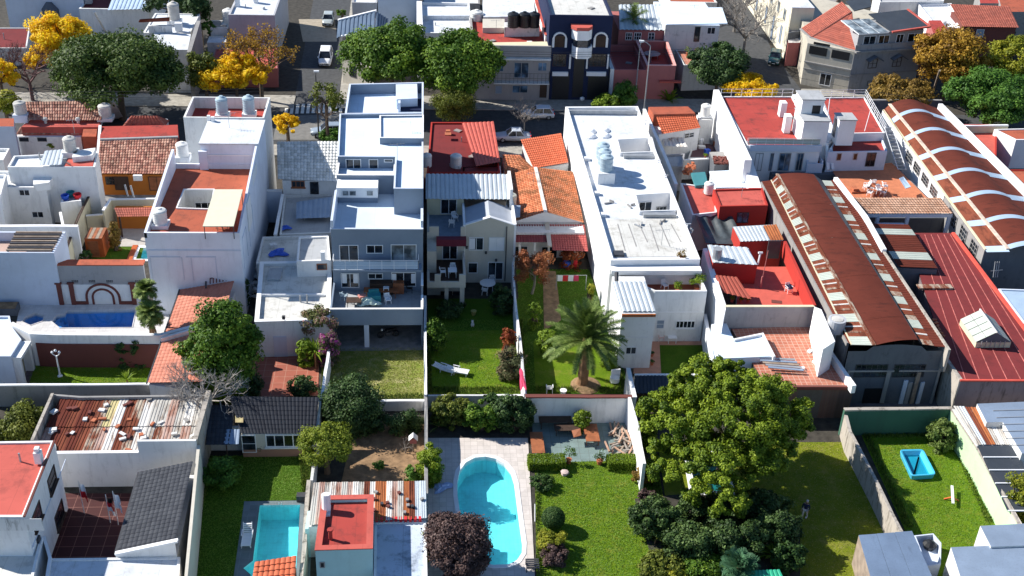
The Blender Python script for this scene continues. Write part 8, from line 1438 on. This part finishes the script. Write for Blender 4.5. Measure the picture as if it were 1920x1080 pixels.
# ---- vehicles and lamps
c_=W(983,266);car((c_[0]-1.3,130.6,.03),0.0,(.50,.54,.60),'silver grey car parked on the near side of the street behind the bare tree',4.2,kind='sedan');c_=W(1012,226);car((c_[0]-.2,137.6,.03),0.02,(.60,.63,.68),'white hatchback parked across the street by the grey house',4.1)
c_=W(610,122);car((c_[0],c_[1]+1.0,.03),math.pi/2,(.75,.76,.78),'white van driving down the side street',4.4,1.8,1.85,'van');c_=W(616,44);car((c_[0],c_[1],.03),math.pi/2,(.38,.42,.42),'grey-green car parked up the side street',3.9);c_=W(1452,116);car((c_[0],c_[1],.03),math.pi/2-.35,(.03,.11,.11),'dark green car parked by the cream row',4.2);c_=W(607,254);car((c_[0]+.5,c_[1],.04),.1,(.25,.30,.36),'blue-grey car half hidden by the crooked street tree',4.0)
post_lamp(1206,222,9.5,(-1.1,.3),'tall curved grey lamp post beside the long white building');post_lamp(1190,190,7.5,(.2,.1),'straight pale lamp post in front of the pink house');post_lamp(1724,166,4.6,(-1.8,.6),'lamp with a white head between the turret house and the orange tree');post_lamp(598,262,8.0,(.1,0),'slim dark street pole beside the crooked street tree',metald)
mk('utility_pole',tube(W(1746,184),W(1762,132,6),.14,7),wood2,label='leaning bare pole below the orange-brown tree',cat='pole');mk('utility_pole',tube(W(199,62),W(177,22,6.5),.15,7),metalw,label='white curved post beside the blue sheet house',cat='pole')
# ================================================================== TREES AND SHRUBS
LB4=[(0,0,0,.85),(-.55,.2,.1,.5),(.55,.1,.05,.5),(0,-.45,-.15,.55),(.15,.5,.25,.5)]
tree('broadleaf_tree','wide domed dark green tree beside the cross street','tree',217,128,130,82,6.5,leafm('leaf_dome',[(.03,.055,.010),(.065,.11,.018),(.13,.19,.035)],.25),dens=.8,lobes=[(0,0,.1,.82),(-.5,.1,-.15,.5),(.5,-.1,-.1,.5),(-.1,-.4,-.2,.5),(.25,.3,.1,.5),(-.35,.35,.2,.45)],ls=.34,trunk=.4,low=-.5)
tree('yellow_tree','bright yellow autumn tree left of the domed green tree','tree',108,74,62,46,6.5,L_yel,dens=1.1,ls=.3,lobes=[(0,0,.2,.85),(.5,.2,.3,.5),(-.35,-.2,-.7,.6)])
tree('yellow_tree','yellow tree cut off by the left edge, upper of two','tree',0,142,30,28,5,L_yel,ls=.3);tree('yellow_tree','yellow-olive tree at the left edge beside the brown tiled roof','tree',8,192,30,24,4.5,L_yg,ls=.3)
tree('broadleaf_tree','small round olive-green tree between the domed tree and the yellow tree','tree',381,132,34,38,5,L_wil,ls=.28,dens=.8);tree('yellow_tree','golden tree beneath the tall bare branches','tree',442,142,66,44,4.4,L_yel,dens=1.0,ls=.3,lobes=[(-.3,0,0,.7),(.4,.1,.1,.6),(.1,.2,.6,.4)])
tree('yellow_tree','yellow clump hanging over the crossroads','tree',538,232,25,18,3,L_org if 0 else L_yel,ls=.26)
bare_tree('bare_tree','tall half-bare tree with scattered yellow leaves by the side street',492,190,0,9.5,.5,7,5,leaf=L_org,dn=2600,ls=.3,r=.3);bare_tree('bare_tree','purplish bare tree left of the domed green tree',62,190,0,8,.55,7,5,plain('purple_twig',(.13,.07,.07),.9),r=.25);bare_tree('bare_tree','bare brown tree behind the left yellow tree',20,160,0,6.5,.55,6,5,plain('purple_twig',(.13,.07,.07),.9),r=.2)
tree('street_tree','crooked street tree with thin olive foliage at the crossroads','tree',612,182,34,28,6,L_wil,dens=.35,ls=.26,bare=2)
tree('broadleaf_tree','large yellow-green tree behind the slate blue house','tree',732,104,92,68,6.8,L_grn,dens=.85,ls=.34,lobes=LB4,trunk=.4,low=-.5);tree('broadleaf_tree','large mid-green tree right of the yellow-green one','tree',852,120,90,68,6.4,L_grn,dens=.8,ls=.34,lobes=LB4,trunk=.4,low=-.5)
tree('willow','small weeping olive tree on the street behind the blue house','tree',850,196,40,32,3.6,L_wil,dens=1.1,ls=.3,asp=.25,up=-.3);bare_tree('bare_tree','small bare street tree in front of the parked cars',982,252,0,5.2,.7,7,4,barkg,r=.13);bare_tree('bare_tree','leafless twigs standing behind the back terrace of the blue house',752,158,0,4.5,.45,5,4,barkg,r=.12)
tree('broadleaf_tree','dense dark evergreen on the street beside the potted terrace','tree',1350,124,56,46,4.8,L_dk,dens=1,ls=.3,lobes=LB4,low=-.6);tree('yellow_shrub','bright yellow shrub crown showing above the red roof terrace','tree',1408,162,46,22,3.4,L_yel,ls=.26)
tree('orange_tree','big orange-brown autumn tree right of the turret house','tree',1786,110,64,64,6.0,L_org,dens=.9,ls=.34,lobes=LB4,trunk=.35);tree('brown_tree','low brown-orange tree behind the barrel hangar','tree',1686,168,54,26,3.4,leafm('leaf_rust',[(.10,.06,.015),(.24,.15,.03),(.34,.22,.04)]),ls=.28)
tree('broadleaf_tree','bright fresh green tree at the right edge','tree',1862,180,82,52,4.6,L_brt,dens=.9,ls=.3,lobes=LB4,trunk=.35);tree('yellow_tree','green and yellow tree cut off by the upper right edge','tree',1905,112,44,44,6,L_yg,ls=.32,dens=.8);tree('dark_bush','dark bush under the far red tiled roof','shrub',1880,66,24,12,3,L_dk,ls=.3)
bare_tree('bare_tree','large bare tree over the right side street',1392,110,0,10,.55,8,5,barkg,r=.25);bare_tree('bare_tree','bare tree at the top edge of the right side street',1376,60,0,9,.55,7,5,barkg,r=.25)
palm('palm_tree','slender palm in front of the pink house windows',1180,122,0,6.5,2.8,16,trunk=.16,nl=16,ll=.7,wl=.05);spiky('banana_plant','leafy banana-like plant by the street lamp',1254,190,0,2.4,22,L_lim,w_=.22);tree('street_bush','green bush in front of the pink wall','shrub',1172,174,22,22,2.2,L_brt,ls=.26);tree('street_bush','low yellow-green bush behind the long white building','shrub',1146,190,32,9,1.2,L_lim,ls=.24)
tree('dark_tree','dark conifer-like tree at the top edge left of the stained block','tree',372,16,26,40,6,L_dk,ls=.34);tree('dark_tree','dark tree mass behind the cream ribbed tank','tree',318,4,44,28,5,L_dk,ls=.36,dens=.7);tree('dark_bush','bright green shrub beside the stained side wall','shrub',391,50,12,15,4,L_brt,ls=.26);tree('dark_bush','dark shrubs beside the grey-green parked car','shrub',640,24,10,8,1.8,L_grn,ls=.3)
# gardens, left
tree('broadleaf_tree','tall leafy green tree over the salmon tiled roof','tree',416,650,80,98,4.9,L_grn,dens=.9,ls=.25,trunk=.25,lobes=[(.1,-.2,-.5,.6),(0,0,.1,.75),(-.5,0,-.1,.48),(.45,.1,.15,.48),(.1,-.4,-.4,.5),(.1,.4,.4,.45),(-.3,-.4,-.35,.4)])
palm('palm_tree','taller palm crown rising behind the shaggy one by the blue pool',288,655,0,5.8,1.15,26,trunk=.1,nl=20,ll=.5,wl=.04,drop=.5);palm('palm_tree','shaggy pale-green palm beside the long blue pool',294,672,0,4.4,1.35,34,trunk=.14,nl=20,ll=.5,wl=.04,drop=.7);tree('palm_skirt','pale green flowering growth below the palm crown','plant',281,596,20,16,3.2,L_lim,dens=.6,ls=.22)
tree('round_bush','twin rounded dark green bush before the brick wall, left half','shrub',230,650,17,18,1.9,L_mid,ls=.16,dens=.8);tree('round_bush','twin rounded dark green bush before the brick wall, right half','shrub',254,650,17,18,1.9,L_mid,ls=.16,dens=.8)
spiky('yucca','spiky yellow-green yucca in the sunlit patch of the left lawn',239,718,.04,1.1,26,L_lim,w_=.05,stem=.3);spiky('yucca','spiky plant at the left edge by the white garden house',6,714,.04,1.4,22,L_brt,w_=.06,stem=.3)
tree('shrub_mass','olive shrubs filling the dark yard at the left edge','shrub',30,792,60,26,.9,L_wil,dens=.9,ls=.2,shell=.2);bare_tree('bare_tree','grey leafless tangle over the patchwork roof corner',388,800,0,6.2,.6,8,5,plain('grey_twig',(.34,.31,.28),.9),r=.2,lean=(-.2,0))
tree('bougainvillea','bougainvillea with pinkish tips climbing beside the white roof','plant',598,600,34,30,3.2,leafm('leaf_boug',[(.05,.08,.015),(.14,.16,.04),(.34,.16,.16)]),dens=.7,ls=.2);tree('bougainvillea','lower bougainvillea with magenta flowers','plant',618,645,22,26,2.2,leafm('leaf_mag',[(.05,.09,.015),(.16,.14,.08),(.5,.04,.34)]),dens=.7,ls=.2)
spiky('yucca','lime yucca crown between the bougainvilleas',592,690,.04,1.5,34,L_lim,w_=.07,stem=1.6);tree('lime_shrub','lime green shrub under the yucca crown','shrub',572,655,17,22,1.6,L_lim,ls=.2,dens=.8)
tree('dark_bush','large dark blue-green bush in front of the dry lawn','shrub',658,758,55,58,2.0,L_dk,dens=1.2,ls=.17);tree('lime_shrub','small lime shrub left of the large dark bush','shrub',602,758,14,14,1.4,L_lim,ls=.16);tree('round_tree','round yellow-green tree above the garden house','tree',611,832,52,40,2.8,leafm('leaf_olive_lime',[(.10,.14,.012),(.20,.25,.02),(.30,.34,.04)]),dens=1.1,ls=.15)
tree('round_bush','green bush against the long beige wall on the back lawn','shrub',418,884,35,30,1.1,L_mid if 0 else L_brt,dens=.9,ls=.16);pot(tuple(W(488,852,.03)),.2,.3,'small dark potted bush between the door and windows of the garden house',L_mid,220,.45,fh=.4)
tree('ivy','dark ivy climbing the shadowed wall above the soil bed','climber',735,790,62,22,1.0,L_dk,dens=.7,ls=.16,yk=.3);tree('round_bush','yellow-green bush on the mossy wall by the oval pool','shrub',806,866,26,34,1.8,L_pine,dens=1,ls=.14);tree('green_shrub','fresh green shrub left of the mossy wall','shrub',776,884,18,14,.9,L_brt,ls=.14)
tree('purple_tree','dark purple-brown leafed tree over the near end of the oval pool','tree',860,1020,70,70,2.6,L_pur,dens=1.3,ls=.16,lobes=[(0,0,0,.85),(-.4,.3,.3,.5),(.35,-.1,-.1,.55),(0,-.5,-.2,.5)]);tree('yellow_shrub','yellow-green climber on the wall beside the stained flat roof','climber',799,1020,11,46,1.6,L_yg,dens=.6,ls=.15)
wb=bare_tree('wooden_birdhouse_tree','thin bare sapling near the birdhouse in the soil bed',760,850,0,1.6,.5,4,3,barkg,r=.04);BH=T('birdhouse','small white-roofed birdhouse on a post in the soil bed','birdhouse',W(775,848));b_=W(775,848);mk('post',tube(b_,(b_[0],b_[1],1.0),.05,5),wood2,BH);mk('box',obox((b_[0],b_[1],1.0),.5,.4,.4),pinkw,BH);mk('roof',join(thick([(b_[0]-.35,b_[1]+.3,1.35),(b_[0],b_[1]+.3,1.7),(b_[0],b_[1]-.3,1.7),(b_[0]-.35,b_[1]-.3,1.35)],.05),thick([(b_[0],b_[1]+.3,1.7),(b_[0]+.35,b_[1]+.3,1.35),(b_[0]+.35,b_[1]-.3,1.35),(b_[0],b_[1]-.3,1.7)],.05)),white2,BH)
tree('dirt_plant','small green plant alone on the sunlit soil','plant',710,872,12,6,.25,L_brt,ls=.1)
# centre gardens
tree('dark_bush','dark bushes in the shade between the leafy tree and the garden house','shrub',452,722,42,24,1.2,L_dk,dens=.8,ls=.2);tree('dark_bush','dark potted shrubs at the right end of the brick patio','shrub',568,722,26,14,.6,L_dk,dens=.8,ls=.18)
LX=[(0,0,0,.75),(-.5,0,.1,.5),(.5,0,0,.5)]
for x_,y_,rx_,ry_,z_,l_,lb in((846,762,40,34,1.7,L_wil,'olive grey-green bush left in the shrub border behind the oval pool'),(905,775,36,36,1.6,L_grn,'dark shrub in the middle of the shrub border'),(962,768,42,42,1.9,L_dk,'tall dark shrub at the right end of the shrub border'),(925,748,22,14,1.9,L_mid,'leafy shrub leaning over the low pale wall')):tree('border_shrub',lb,'shrub',x_,y_,rx_,ry_,z_,l_,'shrubs in the border behind the pool',dens=1.0,ls=.17,lobes=LX)
spiky('agave','pale spiky agave at the left of the shrub border',822,800,.05,1.2,30,L_palm,w_=.05);tree('climber','dark climber on the pool side of the mossy wall','climber',818,628,22,32,1.6,L_grn,dens=.45,ls=.17)
tree('red_shrub','orange-red shrub against the worn garden wall','shrub',952,632,14,20,2.2,L_red,dens=.9,ls=.15);tree('rose_shrub','straggly grey-green rose shrub along the worn garden wall','shrub',958,680,26,40,1.6,leafm('leaf_rose',[(.05,.07,.03),(.12,.13,.05),(.26,.16,.10)]),dens=.7,ls=.14)
tree('dark_shrub','dark shrubs in the shade right of the patio door','shrub',940,560,24,40,1.4,L_dk,dens=.7,ls=.2);tree('dark_shrub','dark bushes under the beige house balcony','shrub',845,580,28,10,.6,L_dk,dens=.7,ls=.2)
tree('russet_tree','small round tree with russet bare twigs above the palm garden','tree',1000,500,38,34,3.0,leafm('leaf_russet',[(.16,.05,.02),(.34,.11,.04),(.44,.2,.08)]),dens=.5,ls=.17,bare=4,trunk=.12,bk=barkg);tree('russet_shrub','reddish shrub before the veranda','shrub',1072,474,22,14,1.6,L_red,dens=.5,ls=.15)
tree('lime_shrub','bright lime young tree in the palm garden','shrub',1002,582,15,17,1.8,L_lim,ls=.17,dens=.6);tree('lime_shrub','bright lime bush left of the big palm','shrub',1024,636,18,22,1.5,L_lim,ls=.17,dens=.8);tree('lime_shrub','yellow bush against the long white wall','shrub',1108,543,8,14,1.4,L_yg,ls=.16);tree('lime_shrub','lime bush behind the big palm trunk','shrub',1142,665,16,22,1.3,L_lim,ls=.17)
palm('date_palm','large arching date palm in the middle garden',1092,722,.06,4.3,4.3,66,trunk=.42,nl=44,ll=.5,wl=.036,drop=.42,elev=(-30,84),arch=1.05)
mk('palm_bed',lathe(W(1098,722,.06),[(1.3,0),(1.1,.12),(.3,.3)],14),soil,kind='structure')
# big pine and undergrowth
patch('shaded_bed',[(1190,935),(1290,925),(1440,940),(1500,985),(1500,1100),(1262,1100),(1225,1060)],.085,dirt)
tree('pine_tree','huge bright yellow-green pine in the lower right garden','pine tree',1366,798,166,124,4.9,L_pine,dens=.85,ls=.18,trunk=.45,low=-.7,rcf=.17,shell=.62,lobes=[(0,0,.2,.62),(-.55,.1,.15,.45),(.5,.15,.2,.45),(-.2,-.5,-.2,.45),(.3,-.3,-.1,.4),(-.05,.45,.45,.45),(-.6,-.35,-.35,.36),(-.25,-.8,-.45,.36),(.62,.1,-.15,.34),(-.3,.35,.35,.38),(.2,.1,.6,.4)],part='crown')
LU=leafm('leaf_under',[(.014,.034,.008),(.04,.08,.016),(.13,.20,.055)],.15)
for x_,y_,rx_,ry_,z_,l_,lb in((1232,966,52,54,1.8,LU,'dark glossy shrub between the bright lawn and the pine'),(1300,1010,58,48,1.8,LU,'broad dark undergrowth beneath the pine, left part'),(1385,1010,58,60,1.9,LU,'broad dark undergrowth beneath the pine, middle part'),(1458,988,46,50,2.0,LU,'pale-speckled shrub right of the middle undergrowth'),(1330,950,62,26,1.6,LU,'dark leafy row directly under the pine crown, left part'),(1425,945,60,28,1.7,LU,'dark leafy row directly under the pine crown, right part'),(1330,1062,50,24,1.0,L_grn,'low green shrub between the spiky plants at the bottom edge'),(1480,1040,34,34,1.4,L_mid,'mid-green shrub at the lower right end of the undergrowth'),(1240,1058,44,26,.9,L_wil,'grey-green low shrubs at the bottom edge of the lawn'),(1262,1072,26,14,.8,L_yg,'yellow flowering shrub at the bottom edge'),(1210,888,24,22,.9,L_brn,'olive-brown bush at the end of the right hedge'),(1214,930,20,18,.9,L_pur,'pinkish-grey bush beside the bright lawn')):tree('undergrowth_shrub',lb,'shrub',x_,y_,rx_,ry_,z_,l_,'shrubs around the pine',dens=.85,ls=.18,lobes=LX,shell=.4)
palm('fan_palm','bluish fan palm at the bottom edge under the pine',1380,1095,.05,1.3,1.5,22,trunk=.14,nl=16,ll=.8,wl=.05,drop=.3,leaf=leafm('leaf_bluegreen',[(.03,.09,.04),(.06,.16,.08),(.12,.24,.12)]));spiky('yucca','yellow-green striped yucca beside the blue fan palm',1446,1056,.05,1.3,34,L_lim,w_=.06,stem=.8);spiky('yucca','spiky yucca left of the dark undergrowth',1228,1020,.05,1.2,26,L_wil,w_=.05,stem=.5)
for x_,y_,rx_,ry_,z_,l_,lb in((1018,903,22,15,.5,L_mid,'low round green shrub below the left hedge'),(1034,1012,26,22,.8,L_yg,'yellow-leaved bush on the bright lawn, upper part'),(1040,1038,26,20,.7,L_pur,'dark brown lower bush under the yellow-leaved bush'),(1092,786,17,18,1.1,L_pine,'yellow-green bush against the white furniture terrace wall')):tree('garden_bush',lb,'shrub',x_,y_,rx_,ry_,z_,l_,None,dens=1.1,ls=.13)
tree('laurel_bush','glossy pale green bush in the far right corner of the walled lawn','shrub',1768,814,27,34,1.3,leafm('leaf_laurel',[(.04,.08,.015),(.11,.16,.03),(.2,.26,.07)]),dens=1.1,ls=.2);tree('edge_bush','yellow-green bush at the right edge beside the dark canopy','shrub',1912,930,30,48,2.4,L_yg,dens=.6,ls=.2);tree('edge_conifer','yellow-green climber on the white wall beside the pine','climber',1216,800,18,60,1.8,L_pine,dens=.7,ls=.18)
tree('courtyard_plant','red-leaved climbing plant beside the timber shed','plant',214,440,11,32,1.8,L_brn,dens=.8,ls=.17);tree('courtyard_plant','green shrub below the orange timber shed','plant',160,478,12,10,.8,L_mid,ls=.16);tree('courtyard_plant','yellow-green plant by the grey-white tank','plant',98,272,9,8,1.2,L_lim,ls=.18)
tree('dark_hedge','dark ivy column at the end of the salmon tiled roof','climber',452,532,14,30,2.6,L_dk,ls=.2);tree('corner_bush','green street bush beside the crooked street tree','shrub',620,252,22,12,1.2,L_brt,ls=.24)
pl=T('raised_planter','dark raised planter bed at the left end of the blue pool terrace','planter',W(12,580));mk('bed',prism([XY(-20,566,.7),XY(36,566,.7),XY(30,580,.7),XY(-20,580,.7)],0,.7),dconc,pl);mk('soil',prism([XY(-18,567,.7),XY(34,567,.7),XY(28,579,.7),XY(-18,579,.7)],.7,.74),soil,pl)
# overhead wires and aerials
def wire(a,b,sag=.6,n=10):p=[lerp(a,b,i/n)for i in range(n+1)];p=[(q[0],q[1],q[2]-sag*4*(i/n)*(1-i/n))for i,q in enumerate(p)];return join(*[tube(p[i],p[i+1],.022,3)for i in range(n)])
mk('overhead_wire',join(*[wire((-70,127.2+.3*k,6.6+.25*k),(-18,127.4+.3*k,6.8+.25*k))for k in range(3)]),tank_k,kind='stuff',label='dark overhead wires along the near pavement left of the crossroads',cat='wires')
mk('overhead_wire',join(*[wire((-2,141.5,7+.3*k),(34,141.8,7.2+.3*k))for k in range(3)],wire((34,141.8,7.2),(62,128,6.5))),tank_k,kind='stuff',label='dark overhead wires in front of the navy and pink houses',cat='wires')
for k,(x_,y_,z_)in enumerate(((430,240,10.5),(1000,350,3.6),(1240,460,6.1),(1390,370,5.1),(745,300,12.5),(140,250,4),(930,60,8),(1300,30,6))):
 b_=W(x_,y_,z_);mk('roof_aerial',join(tube(b_,(b_[0],b_[1],z_+1.6),.025,4),tube((b_[0]-.7,b_[1],z_+1.5),(b_[0]+.7,b_[1]+.3,z_+1.5),.018,3),*[tube((b_[0]-.6+.3*i,b_[1]-.3,z_+1.5),(b_[0]-.6+.3*i,b_[1]+.4,z_+1.5),.014,3)for i in range(5)]),metalg,label='thin metal roof aerial '+['on the bright white block of the corner house','by the white house with the zinc roof','on the worn end of the long white roof','on the raised red box','on the pale blue roof of the slate house','above the red roof patch','on the grey house with black tanks','on the pale sheet roof at the top'][k],cat='aerial')
